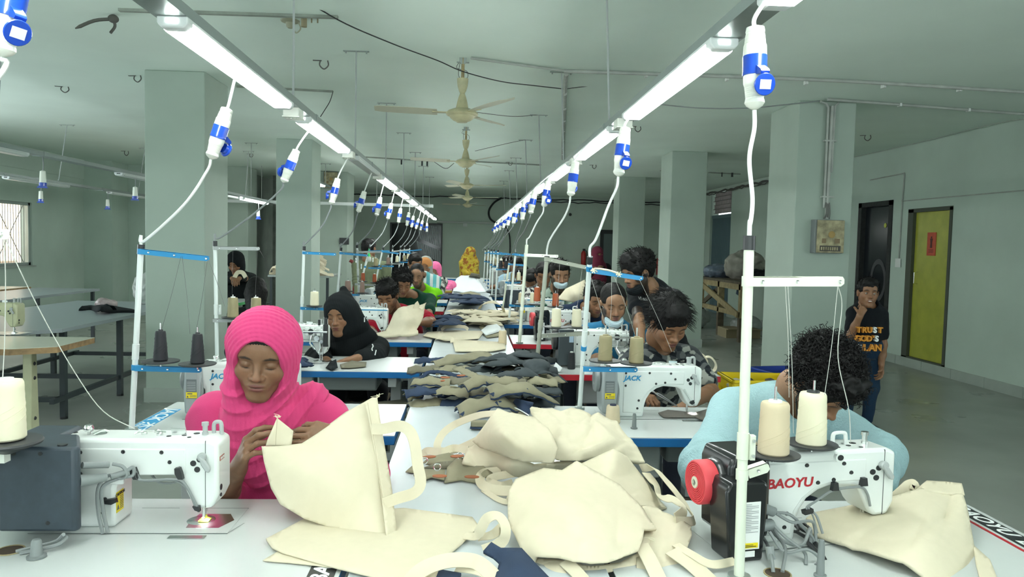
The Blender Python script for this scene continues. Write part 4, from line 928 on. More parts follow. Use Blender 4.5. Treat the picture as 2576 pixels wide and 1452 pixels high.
cone(1351, 758, 5.64, .026, .023, .105, ORT, 'rust orange thread cone left of the pair, slightly raised', WHST); cone(1397, 770, 5.66, .026, .022, .096, ORT, 'brown orange thread cone right of the pair', DARK)
stand(7.07, (1297, 636), (1284, 813), ((1297, 640), (1318, 643)), ((1286, 769), (1345, 771)), SBLUE, WPOLE, 'white thread stand with blue arms, fifth on the right', r=.0105, seats=[(1309, 765, 7.07, .055, .12), (1339, 765, 7.07, .055, .12)], low=(.385, 7.1))
cone(1309, 762, 7.07, .022, .018, .095, TAUPE, 'small beige thread cone on the fifth right stand', WHST); cone(1339, 762, 7.07, .024, .02, .095, ECRU, 'small ecru thread cone on the fifth right stand', WHST)
stand(7.07, (858, 624), (848, 795), ((858, 637), (925, 643)), ((850, 742), (905, 742)), SBLUE, WPOLE, 'white thread stand with blue arms, fifth on the left', r=.0105, seats=[(875, 733, 7.07, .055, .12), (911, 737, 7.0, .06, .12)], low=(-1.24, 7.1))
cone(875, 732, 7.07, .029, .025, .095, MVT, 'mauve beige thread cone behind the black hijab', WHST); cone(911, 736, 7.0, .023, .019, .10, MVT, 'thin mauve beige thread cone right of the black hijab', WHST)
stand(8.0, (898, 617), (890, 740), ((898, 634), (960, 634)), ((893, 715), (950, 718)), LGREY, WPOLE, 'white thread stand with grey arms and rust cones, left row', r=.0105, low=(-1.20, 8.35), seats=[(913, 708, 8.0, .05, .12), (942, 711, 8.0, .05, .12)])
cone(913, 707, 8.0, .022, .019, .085, ORT, 'rust brown thread cone beside the man in the olive shirt, left of two', WHST); cone(942, 710, 8.0, .022, .019, .085, ORT, 'rust brown thread cone beside the man in the olive shirt, right of two', WHST)
LST = [(8.45, 931, 622, 980, 632, 'blue'), (9.6, 964, 623.5, 1003, 638, 'blue'), (10.9, 988, 623, 1030, 628, 'grey'), (12.2, 1007.6, 623.5, 1040, 638, 'blue'), (13.58, 1017.5, 622, 1056, 629, 'blue'), (15, 1031, 621, 1060, 628, 'blue')]
for i, (Y, px, py, ex, ey, c) in enumerate(LST):
    k = i+5; m = SBLUE if c == 'blue' else LGREY
    low = (LT0+.05+.03*(i % 2), ROWS[min(k, 10)]+.03)
    if i > 1: low = (at(px, py, Y).x-.04, Y)
    stand(Y, (px, py), (px, py), ((px, py+10), (ex, ey)), ((px-4, py+68*6.5/Y), (px+36*7/Y, py+69*6.5/Y)), m, WPOLE, 'small white thread stand with %s arms, %s on the left' % (c, ord2(k)), r=.0105, seats=[(px+17*7/Y, py+62*6.5/Y, Y, .05, .12)], low=low)
    cone(px+17*7/Y, py+62*6.5/Y, Y, .024, .02, .09, (KHT, MVT, ECRU, KHT, ECRU, KHT)[i], 'distant thread cone on the %s left stand' % ord2(k), WHST)
RST = [(8.33, 1282, 655, 1322, 668), (9.55, 1253, 629, 1295, 640), (10.9, 1243, 628, 1275, 638), (12.2, 1236, 628, 1262, 636), (13.58, 1229, 625, 1255, 632), (15, 1221, 627, 1245, 633)]
for i, (Y, px, py, ex, ey) in enumerate(RST):
    k = i+5; low = (at(px, py, Y).x-(.07 if i == 0 else .02), Y)
    stand(Y, (px, py), (px, py), ((px, py+10), (ex, ey)), ((px-6*7/Y, py+72*6.5/Y), (px+32*7/Y, py+72*6.5/Y)), SBLUE, WPOLE if i else IVORY, 'small %s thread stand with blue arms, %s on the right' % ('leaning ivory' if i == 0 else 'white', ord2(k)), r=.0105, seats=[(px+9*7/Y, py+66*6.5/Y, Y, .05, .12), (px+27*7/Y, py+66*6.5/Y, Y, .05, .12)], low=low)
    for j in (0, 1): cone(px+(9+18*j)*7/Y, py+65*6.5/Y, Y, .024, .02, .09, (BKT if i == 1 else (KHT, ECRU)[j]), 'distant %s thread cone, %s of two on the %s right stand' % (('black' if i == 1 else ('khaki', 'ecru')[j]), ('left', 'right')[j], ord2(k)), WHST)
MACH['red'].scale = (1.17, 1, 1)
# stand of the front left table: only its arm end and one cone reach the picture
o = thing('thread_stand', 'cream thread stand cut by the left edge of the picture, its arm end showing', 'thread stand', (-1.25, 1.62, TZ), 0, NG)
MB().cyl((0, 0, 0), (0, 0, .76), .0115, seg=16).obj('pole', IVORY, o)
e = at(28, 590, 1.7)-o.location
mb = MB(); mb.prism([(0, -.011), (e.x, -.011), (e.x+.004, -.007), (e.x+.004, .007), (e.x, .011), (0, .011)], -.014, -.012, 'y', Matrix.Translation((0, e.y, e.z))); mb.obj('upper_arm', PWHITE, o)
mb = MB(); mb.lathe([(.008, 0), (.006, .004), (.003, .005)], 14, Matrix.Translation((e.x-.016, e.y-.014, e.z)) @ Matrix.Rotation(PI/2, 4, 'X')); mb.obj('thread_eye', STEEL, o)
q = at(18, 1108, 1.75)-o.location; mb = MB(); mb.box(0, q.x, q.y-.012, q.y+.012, q.z-.05, q.z-.03); mb.obj('lower_arm', PWHITE, o)
mb = MB(); mb.lathe([(.0, -.03), (.012, -.03), (.07, -.008), (.073, -.003), (.07, .001), (.01, .0)], 32, Matrix.Translation(q), cap=False); mb.obj('cone_seat', MATS['black cone seat'], o)
cone(16, 1104, 1.75, .040, .036, .135, ECRU, 'large ecru thread cone at the left edge of the picture', WHST)
# sewing threads
TW = mat('white sewing thread', (.62, .63, .58), .6); TD = mat('grey sewing thread', (.12, .12, .12), .6)
def thread(pts, lb, m=TW, r=.0007):
    P_ = [at(*p) for p in pts]; mb = MB(); mb.tube([q-P_[0] for q in catmull(P_, 5)], r, 4); o = mb.obj('sewing_thread', m); o.location = P_[0]; tag(o, lb, 'thread', 'sewing threads under tension')
thread([(10, 600, 1.7), (14, 700, 1.72), (12, 850, 1.75), (6, 965, 1.75)], 'white thread rising from the left edge cone to the cream arm', r=.0011)
thread([(15, 603, 1.7), (50, 680, 1.72), (110, 800, 1.78), (190, 940, 1.85), (260, 1035, 1.9), (340, 1080, 1.95)], 'long white thread curving down to the front left machine', r=.0011)
for a, b_ in (((455, 645), (405, 835)), ((458, 645), (478, 840)), ((522, 652), (492, 840)), ((524, 654), (565, 770))): thread([(*a, 2.88), ((a[0]+b_[0])/2+2, (a[1]+b_[1])/2, 2.88), (*b_, 2.88)], ('dark thread from the blue left arm to the black cone %s' % ('on the left' if b_[0] < 420 else 'on the right, inner strand' if b_[0] < 485 else 'on the right, outer strand') if b_[0] < 500 else 'thin dark thread from the blue left arm down behind the pink scarf'), TD, .0008)
for (a, b_, lb) in (((1975, 716), (1985, 1000), 'white thread from the ivory arm down to the pinkish beige cone'), ((1982, 716), (1996, 1090), 'white thread from the ivory arm past the two cream cones'), ((2108, 716), (2072, 1010), 'white thread from the ivory arm end to the ecru cone')):
    thread([(*a, 1.76), ((a[0]+b_[0])/2+3, (a[1]+b_[1])/2, 1.8), (*b_, 1.84)], lb, TW, .0008)
thread([(2108, 718, 1.76), (2118, 770, 1.8), (2108, 900, 1.85), (2135, 1030, 1.9), (2140, 1120, 1.95)], 'loose white thread hanging from the ivory arm end to the machine top', TW, .0012)
for (a, b_, lb) in (((1608, 702), (1690, 885), 'white thread from the blue right arm across the dark haired boy to his machine'), ((1538, 696), (1530, 840), 'white thread rising from the left khaki cone'), ((1545, 696), (1598, 845), 'white thread rising from the right khaki cone'), ((1484, 690), (1530, 860), 'white thread slanting from the grey green stand towards the khaki cones')):
    thread([(*a, 3.08), ((a[0]+b_[0])/2+4, (a[1]+b_[1])/2+3, 3.1), (*b_, 3.12)], lb, TW, .0007)
for (a, b_, lb) in (((1408, 665), (1400, 775), 'thread above the white cone at the left of the grey green stand'), ((1465, 672), (1452, 775), 'thread above the white cone at the right of the grey green stand')):
    thread([(*a, 4.36), (*b_, 4.36), (b_[0], b_[1]+2, 4.36)], lb, TW, .0007)
for (a, b_, lb) in (((586, 628), (584, 745), 'thread above the left khaki cone over the pink scarf'), ((648, 628), (642, 745), 'thread above the right khaki cone over the pink scarf'), ((652, 628), (665, 650), 'short thread at the end of the grey arm')):
    thread([(*a, 4.35), ((a[0]+b_[0])/2, (a[1]+b_[1])/2, 4.35), (*b_, 4.35)], lb, TD, .0007)
# green thread oiler hanging on a stand
g = thing('oil_bottle', 'small clear oil bottle with a bright green nozzle hanging by a left stand', 'bottle', at(928, 648, 8.3))
GN = mat('bright green plastic', (.05, .6, .15), .35)
MB().lathe([(.024, -.045), (.026, -.04), (.024, .0), (.012, .014)], 16).obj('bottle_body', mat('cloudy plastic', (.5, .55, .5), .3), g)
MB().lathe([(.016, .012), (.016, .03), (.008, .045), (.003, .10)], 12).obj('nozzle', GN, g)
# ---------------------------------------------------------------- figures: smooth-blended solids turned into one continuous mesh
A = lambda *v: np.array(v[0] if len(v) == 1 else v, dtype=float)
def nrm(v): v = A(v); return v/max(1e-9, np.linalg.norm(v))
class Prim:
    def __init__(s, f, k=.02, sub=False): s.f = f; s.k = k; s.sub = sub
def rc(a, b, r1, r2, k=.02, sub=False, fl=None):
    """tapered limb from a to b; fl=(axis, factor) flattens it along an axis"""
    a, b = A(a), A(b); ba = b-a; L = max(1e-9, ba @ ba)
    def f(P):
        q = P-a; t = np.clip(q @ ba/L, 0, 1); w_ = q-t[:, None]*ba
        if fl is not None: u = fl[0]; w_ = w_+np.outer(w_ @ u, u)*(1/fl[1]-1)
        return np.sqrt(np.einsum('ij,ij->i', w_, w_))-(r1+(r2-r1)*t)
    return Prim(f, k, sub)
def el(c, r, ax=None, k=.02, sub=False):
    c, r = A(c), A(r); R_ = np.eye(3) if ax is None else np.array(ax)
    def f(P):
        q = ((P-c) @ R_.T)/r; k0 = np.sqrt(np.einsum('ij,ij->i', q, q)); q = q/r; k1 = np.sqrt(np.einsum('ij,ij->i', q, q))
        return k0*(k0-1)/np.maximum(k1, 1e-9)
    return Prim(f, k, sub)
def half(p, n, k=.01):
    """cuts away everything on the side the normal n points to"""
    p, n = A(p), nrm(n); return Prim(lambda P: -((P-p) @ n), k, True)
def smin(a, b, k):
    h = np.maximum(k-np.abs(a-b), 0)/k; return np.minimum(a, b)-h*h*k*.25
def smax(a, b, k): return -smin(-a, -b, k)
def sdf(prims, P):
    d = None
    for p in prims:
        e = p.f(P)
        if d is None: d = e
        elif p.sub: d = smax(d, -e, p.k)
        else: d = smin(d, e, p.k)
    return d
def mesh_sdf(prims, lo, hi, v, post=None):
    B = 8; lo = A(lo)-2*v; hi = A(hi)+2*v; bs = B*v
    nb = np.ceil((hi-lo)/bs).astype(int)
    g = np.stack(np.meshgrid(*[np.arange(n) for n in nb], indexing='ij'), -1).reshape(-1, 3)
    C_ = lo+(g+.5)*bs; hd = bs*.87*1.25+(.012 if post else .002)
    ds = []; d = None
    for p in prims:
        e = p.f(C_); ds.append(e)
        if d is None: d = e
        elif p.sub: d = smax(d, -e, p.k)
        else: d = smin(d, e, p.k)
    act = np.abs(d) < hd*1.3; g = g[act]; Ca = C_[act]; da = d[act]; ds = [e[act] for e in ds]
    if len(g) == 0: return None
    o = np.stack(np.meshgrid(*[np.arange(B+1)]*3, indexing='ij'), -1).reshape(-1, 3)
    nbk, npt = len(g), len(o); W_ = None
    base = lo+g*bs; off = o*v
    D = np.full((nbk, npt), 9.0)
    for p, e in zip(prims, ds):
        if p.sub: s = e < 2*hd+p.k
        else: s = e < np.maximum(da, 0)+2*hd+p.k
        if not s.any(): continue
        P = (base[s][:, None, :]+off[None]).reshape(-1, 3); val = p.f(P).reshape(-1, npt)
        D[s] = smax(D[s], -val, p.k) if p.sub else smin(D[s], val, p.k)
    if post is not None:
        P = (base[:, None, :]+off[None]).reshape(-1, 3); D = D.reshape(-1); mm = np.abs(D) < .03+2*v; D[mm] = post(P[mm], D[mm]); D = D.reshape(nbk, npt)
    D = D.reshape(nbk, B+1, B+1, B+1)
    S = D < 0
    cs = sum(S[:, i:i+B, j:j+B, k:k+B].astype(np.int8) for i in (0, 1) for j in (0, 1) for k in (0, 1))
    bi, ci, cj, ck = np.nonzero((cs > 0) & (cs < 8))
    if len(bi) == 0: return None
    acc = np.zeros((len(bi), 3)); cnt = np.zeros(len(bi))
    cor = [(i, j, k) for i in (0, 1) for j in (0, 1) for k in (0, 1)]
    vals = {c: D[bi, ci+c[0], cj+c[1], ck+c[2]] for c in cor}
    for ax in range(3):
        for c in cor:
            if c[ax]: continue
            c2 = list(c); c2[ax] = 1; a, b = vals[c], vals[tuple(c2)]
            m = (a < 0) != (b < 0); t = np.where(m, a/np.where(m, a-b, 1), 0)
            pt = np.tile(A(c), (len(bi), 1)); pt[:, ax] += t
            acc += pt*m[:, None]; cnt += m
    cell = g[bi]*B+np.stack([ci, cj, ck], 1)
    V = lo+(cell+acc/cnt[:, None])*v
    N = nb*B+2; key = (cell[:, 0]*N[1]+cell[:, 1])*N[2]+cell[:, 2]
    o_ = np.argsort(key); ks = key[o_]
    st = (N[1]*N[2], N[2], 1)
    F = []
    for ax in range(3):
        c2 = [0, 0, 0]; c2[ax] = 1
        a, b = vals[(0, 0, 0)], vals[tuple(c2)]
        m = np.nonzero((a < 0) != (b < 0))[0]
        u, w_ = [(1, 2), (2, 0), (0, 1)][ax]
        k0 = key[m]; q = [k0, k0-st[u], k0-st[u]-st[w_], k0-st[w_]]
        ok = np.ones(len(m), bool); ids = []
        for kk in q:
            i = np.clip(np.searchsorted(ks, kk), 0, len(ks)-1); ok &= ks[i] == kk; ids.append(o_[i])
        fq = np.stack(ids, 1)[ok]; flip = (a[m] < 0)[ok]
        fq[~flip] = fq[~flip][:, ::-1]; F.append(fq)
    F = np.concatenate(F)
    return V, F
def np_obj(name, V, F, m, parent=None, col=None, origin=None, smooth=0):
    me = bpy.data.meshes.new(name)
    if smooth:
        # light relaxation of the vertices
        e = np.concatenate([F[:, [0, 1]], F[:, [1, 2]], F[:, [2, 3]], F[:, [3, 0]]])
        for _ in range(smooth):
            s_ = np.zeros_like(V); c_ = np.zeros(len(V)); np.add.at(s_, e[:, 0], V[e[:, 1]]); np.add.at(c_, e[:, 0], 1)
            np.add.at(s_, e[:, 1], V[e[:, 0]]); np.add.at(c_, e[:, 1], 1); V = V*.5+.5*s_/np.maximum(c_, 1)[:, None]
    W_ = V-A(origin) if origin is not None else V
    me.vertices.add(len(W_)); me.vertices.foreach_set('co', W_.astype(np.float32).ravel())
    me.loops.add(len(F)*4); me.loops.foreach_set('vertex_index', F.ravel().astype(np.int32))
    me.polygons.add(len(F)); me.polygons.foreach_set('loop_start', (np.arange(len(F))*4).astype(np.int32))
    me.polygons.foreach_set('loop_total', np.full(len(F), 4, np.int32))
    me.polygons.foreach_set('use_smooth', np.ones(len(F), bool))
    me.update(calc_edges=True); me.materials.append(m)
    if col is not None:
        a = me.color_attributes.new('Col', 'FLOAT_COLOR', 'POINT')
        a.data.foreach_set('color', np.concatenate([col, np.ones((len(V), 1))], 1).astype(np.float32).ravel())
    return link(name, me, parent)
def wob(P, f=20., s=0.):
    """cheap smooth noise in -1..1"""
    x, y, z = P[:, 0]*f+s, P[:, 1]*f-s*1.7, P[:, 2]*f+s*.6
    return (np.sin(x+1.3*np.sin(y*.8+.4*z))+np.sin(y*1.1+1.7*np.sin(z*.9))+np.sin(z*1.2+1.5*np.sin(x*.7)))/3

# ------- a frame for a head or torso: X to the picture's right when facing the viewer, F forward, U up
def frame(yaw=0, pitch=0, roll=0):
    cy, sy = math.cos(yaw), math.sin(yaw)
    X = A(cy, sy, 0); F = A(sy, -cy, 0); U = A(0, 0, 1)
    cp, sp = math.cos(pitch), math.sin(pitch); F, U = F*cp-U*sp, U*cp+F*sp
    cr, sr = math.cos(roll), math.sin(roll); X, U = X*cr+U*sr, U*cr-X*sr
    return np.array([X, F, U])
class Head:
    def __init__(s, c, yaw=0, pitch=0, roll=0, sc_=1.0, wide=1.0):
        s.c = A(c); s.R = frame(yaw, pitch, roll); s.s = sc_; s.w = wide
    def W(s, x, y, z): return s.c+(A(x*s.w, y, z)*s.s) @ s.R
    def loc(s, P): q = ((P-s.c) @ s.R.T)/s.s; q[:, 0] /= s.w; return q
    def e(s, c, r, k=.012, sub=False): return el(s.W(*c), A(r)*s.s*A(s.w, 1, 1), s.R, k*s.s, sub)
    def r(s, a, b, r1, r2, k=.012, sub=False): return rc(s.W(*a), s.W(*b), r1*s.s, r2*s.s, k*s.s, sub)
    def prims(s, eyes='down', beard=0, mouth=0, detail=True):
        e, r = s.e, s.r
        L = [e((0, -.018, .034), (.0745, .094, .080), .01), e((0, .018, -.022), (.060, .066, .078), .03), r((-.046, .005, -.050), (-.014, .070, -.094), .020, .017, .03), r((.046, .005, -.050), (.014, .070, -.094), .020, .017, .03),
             e((0, .073, -.092), (.022, .017, .017), .02), e((-.037, .052, -.022), (.025, .028, .028), .025), e((.037, .052, -.022), (.025, .028, .028), .025),
             e((0, .062, .050), (.050, .026, .034), .03)]
        if detail:
            L += [r((-.040, .070, .031), (.040, .070, .031), .010, .010, .016), e((-.031, .090, .010), (.019, .014, .012), .012, True), e((.031, .090, .010), (.019, .014, .012), .012, True)]
            L += [e((-.031, .0685, .009), (.0150, .0150, .0125), .004), e((.031, .0685, .009), (.0150, .0150, .0125), .004)] if eyes == 'down' else [e((-.031, .0675, .010), (.0145, .0135, .0125), .004), e((.031, .0675, .010), (.0145, .0135, .0125), .004)]
        L += [r((0, .080, .020), (0, .0985, -.020), .0068, .0105, .012), e((0, .103, -.022), (.0115, .011, .0095), .006), e((-.0125, .090, -.026), (.0075, .011, .0075), .006), e((.0125, .090, -.026), (.0075, .011, .0075), .006)]
        if detail: L += [e((-.0065, .098, -.0335), (.0035, .006, .003), .003, True), e((.0065, .098, -.0335), (.0035, .006, .003), .003, True)]
        L += [e((0, .077, -.055), (.030, .020, .024), .02)]
        if detail: L += [e((0, .0935, -.0495), (.021, .0075, .0050), .005), e((0, .0925, -.0610), (.0185, .0085, .0060), .005), e((0, .105, -.0555), (.026, .012+.004*mouth, .0016+.005*mouth), .003, True)]
        for sx in (-1, 1):
            L += [e((sx*.077, -.006, -.004), (.0085, .019, .030), .008), e((sx*.083, -.002, .004), (.006, .014, .021), .004)]
            if detail: L += [e((sx*.088, .001, .002), (.005, .008, .013), .005, True)]
        L += [r((0, -.028, -.045), (0, -.050, -.135), .052, .052, .03)]
        return L
    def col(s, P, skin, lips=None, brow=(.015, .012, .010), beard=None, beard_amt=1.0, stub=None, eyes='down', smile=False):
        q = s.loc(P); x, y, z = q[:, 0], q[:, 1], q[:, 2]; n = len(P)
        C_ = np.tile(A(skin), (n, 1)); f = (y > .03) & (y < .14) & (np.abs(x) < .09) & (z > -.13) & (z < .14)
        def mix(m, c, a=1.0):
            m = np.clip(m*a, 0, 1)[:, None]*f[:, None]; C_[:] = C_*(1-m)+A(c)*m
        g = lambda cx, cz, rx, rz, soft=.35: np.clip((1-np.sqrt(((x-cx)/rx)**2+((z-cz)/rz)**2))/soft, 0, 1)
        mix(g(-.040, -.02, .03, .03, 1), A(skin)*A(1.12, 1.0, .98)); mix(g(.040, -.02, .03, .03, 1), A(skin)*A(1.12, 1.0, .98)); mix(g(0, -.02, .014, .02, .8), A(skin)*A(1.1, 1.0, 1))
        if beard is not None:
            jaw = np.clip((-.048-z+.35*np.abs(x)*0)/.012, 0, 1); must = g(0, -.040, .030, .0085, .4)*.8
            sides = np.clip((np.abs(x)-.050)/.008, 0, 1)*np.clip((.0-z)/.01, 0, 1)
            chin = np.clip((-.068-z)/.010, 0, 1)
            m = np.maximum(np.maximum(chin, must), np.maximum(sides, jaw*np.clip((np.abs(x)-.028)/.01, 0, 1))); f2 = (y > -.01) & (np.abs(x) < .09) & (z < 0)
            mm = np.clip(m*beard_amt, 0, 1)[:, None]*f2[:, None]; C_[:] = C_*(1-mm)+A(beard)*mm
        if lips is not None:
            mix(g(0, -.0492, .0235, .0062), lips); mix(g(0, -.0612, .021, .0075), lips); mix(g(0, -.0556, .024, .0020, .8), A(lips)*.35)
        if smile: mix(g(0, -.0556, .016, .0042, .3), (.7, .68, .62))
        for sx in (-1, 1):
            bz = .0335-.18*np.abs(x-sx*.031)-.25*np.clip(np.abs(x-sx*.031)-.012, 0, 1); mix(np.clip((1-np.sqrt(((x-sx*.031)/.0215)**2+((z-bz)/.0052)**2))/.4, 0, 1), brow, .92)
            mix(g(sx*.031, .008, .021, .016, .8), A(skin)*.72, .55)
            ez = -.0015+.28*(x-sx*.031)**2/.03; mix(np.clip((1-np.sqrt(((x-sx*.031)/.0165)**2+((z-ez)/.0022)**2))/.5, 0, 1), (.01, .008, .007), .95)
        for sx in (-1, 1): mix(g(sx*.0068, -.0335, .004, .0028, .5), A(skin)*.2)
        return C_
def finger(L, a, d, n, lens, rr, bends):
    p = A(a); d = nrm(d); n = nrm(n)
    for i, (l, bd) in enumerate(zip(lens, bends)):
        c, s = math.cos(bd), math.sin(bd); d, n = d*c+n*s, n*c-d*s
        q = p+d*l; L.append(rc(p, q, rr*(1-.08*i), rr*(1-.08*(i+1)), .004)); p = q
    return p
def hand(w_, d, n, side, curl=(.5, .5, .55, .6), th=(.5, .35), s=1.0, spread=.06, k0=.35):
    """wrist w, pointing d, palm facing n; side=+1 puts the thumb towards cross(d,n)"""
    d = nrm(d); n = nrm(A(n)-d*(A(n) @ d)); t = np.cross(d, n)*side; w_ = A(w_); L = []
    K = [(.030, .088, .0095, (.040, .024, .020)), (.010, .092, .0098, (.044, .028, .021)), (-.010, .087, .0093, (.040, .026, .020)), (-.028, .078, .0082, (.031, .020, .018))]
    for i, (u, l, r_, ls) in enumerate(K):
        kn = w_+(d*l+t*u)*s; b = w_+(d*.012+t*u*.55)*s
        L.append(rc(b, kn, .0125*s, .0112*s, .010*s if i else .02*s))
        c = curl[i]; fd = nrm(d+t*(1.5-i)*spread); finger(L, kn, fd, n, [q*s for q in ls], r_*s, (c*.8, c, c*.7))
    b = w_+(d*.022+t*.020-(-n)*.006)*s; td = nrm(d*.62+t*.72+n*.35)
    finger(L, b, td, nrm(n-t*.6), [.036*s, .031*s, .026*s], .0125*s, (0.0, th[0], th[1]))
    L.append(rc(w_-d*.01*s, w_+d*.05*s, .024*s, .020*s, .02, fl=(n, .72)))
    return L
def bbox(pts, m): P = np.array(pts); return P.min(0)-m, P.max(0)+m
# ---------------------------------------------------------------- people
SKIN = vcmat('skin', .48, bump=.06, bump_s=260, sss=.08, noise_a=.05, noise_s=60, spec=.4)
PRINT = vcmat('printed cloth', .85, bump=.12, bump_s=600, sheen=.03, spec=.15)
HAIRM = mat('black hair', (.006, .0055, .0055), .6, noise_s=60, noise_a=.5, spec=.22)
def cloth(nm, col, bump=.15, noise_a=.08, sheen=.03): return mat(nm, col, .88, noise_s=18, noise_a=noise_a, bump=bump, bump_s=650, sheen=sheen, spec=.15)
SK1 = (.235, .118, .062); SK2 = (.27, .145, .082); SK3 = (.19, .095, .052); SKB = (.22, .115, .065)
LIPS = (.17, .062, .050)
JEANS = cloth('dark trousers', (.018, .022, .032)); BLKT = cloth('black trousers', (.010, .011, .013))
STOOL = None
def stool(x, y, label, h=.42):
    global STOOL
    if STOOL is None:
        STOOL = thing('stool', label, 'stool', (x, y, 0), 0, 'stools behind the tables')
        box('seat', -.17, .17, -.14, .14, h-.03, h, WOODD, STOOL, bev=.006)
        for sx in (-1, 1):
            for sy in (-1, 1): box('leg', sx*.14-.015, sx*.14+.015, sy*.11-.015, sy*.11+.015, 0, h-.03, DSTEEL, STOOL)
        return
    dup(STOOL, (x, y, 0), 0, label)
def strand_mesh(hd, pts, n, L, r, seed, comb, gravity=.3, curl=0, m=HAIRM, parent=None, origin=None, jit=.25, name='hair_strands'):
    """pts: sampler giving a scalp point (head-local, outward normal); comb: head-local flow direction"""
    R_ = random.Random(seed); mb = MB()
    for i in range(n):
        c, nn = pts(R_); fl = A(comb(c, R_) if callable(comb) else comb)
        d = nrm(nn*.9+fl*1.0+A(R_.gauss(0, jit), R_.gauss(0, jit), R_.gauss(0, jit))); P_ = [c-nn*.004]; ll = L*R_.uniform(.6, 1.2); p = c+nn*.002
        ph = R_.uniform(0, 6.28); K = 5 if not curl else 10
        for k in range(K):
            P_.append(p.copy())
            d = nrm(d*.8+fl*.35-nn*.12*k/K-A(0, 0, gravity)*.35)
            step = d*ll/K
            if curl: a = ph+k*1.35; u = nrm(np.cross(d, A(.3, .2, 1))); v_ = np.cross(d, u); step = step+(u*math.cos(a)+v_*math.sin(a))*curl
            p = p+step
        Wp = [Vector(hd.W(*q))-Vector(origin) for q in P_]
        mb.tube(Wp, [r*hd.s*(1-.75*k/(len(Wp)-1)) for k in range(len(Wp))], 3, cap=False)
    return mb.obj(name, m, parent)
def scalp(zmin=.02, V=.01, back=-.02):
    def f(R_):
        while True:
            u = nrm((R_.gauss(0, 1), R_.gauss(0, 1), R_.gauss(0, 1)))
            c = A(0, -.022, .040)+u*A(.0775+.7*V, .097+V, .082+V)
            lim = .076 if c[1] > .045 else (zmin if c[1] > -.02 else zmin+back-.03)
            if c[2] > lim: return c, nrm(u/A(.083, .107, .09))
    return f
def hair_cap(hd, kind='short', vol=.010):
    e = hd.e; V = vol
    L = [e((0, -.022, .040), (.0765+V*.7, .096+V, .081+V), .01), e((0, -.055, .0), (.068, .055+V*.5, .075), .02)]
    if kind == 'full': L += [e((0, .045, .092), (.062, .045, .032+V), .02)]
    if kind == 'back_long': L += [hd.r((0, -.06, -.02), (0, -.085, -.16), .075, .05, .04), hd.r((-.05, -.04, -.02), (-.045, -.06, -.15), .04, .03, .03), hd.r((.05, -.04, -.02), (.045, -.06, -.15), .04, .03, .03)]
    # open the face, ears and the nape
    L += [e((0, .115, -.030), (.078, .078, .098 if kind != 'full' else .088), .012, True)]
    if kind != 'back_long': L += [e((-.085, .012, -.030), (.025, .030, .045), .01, True), e((.085, .012, -.030), (.025, .030, .045), .01, True), Prim(half(hd.W(0, 0, -.062), (A(0, .35, -1)) @ hd.R).f, .012, True)]
    return L
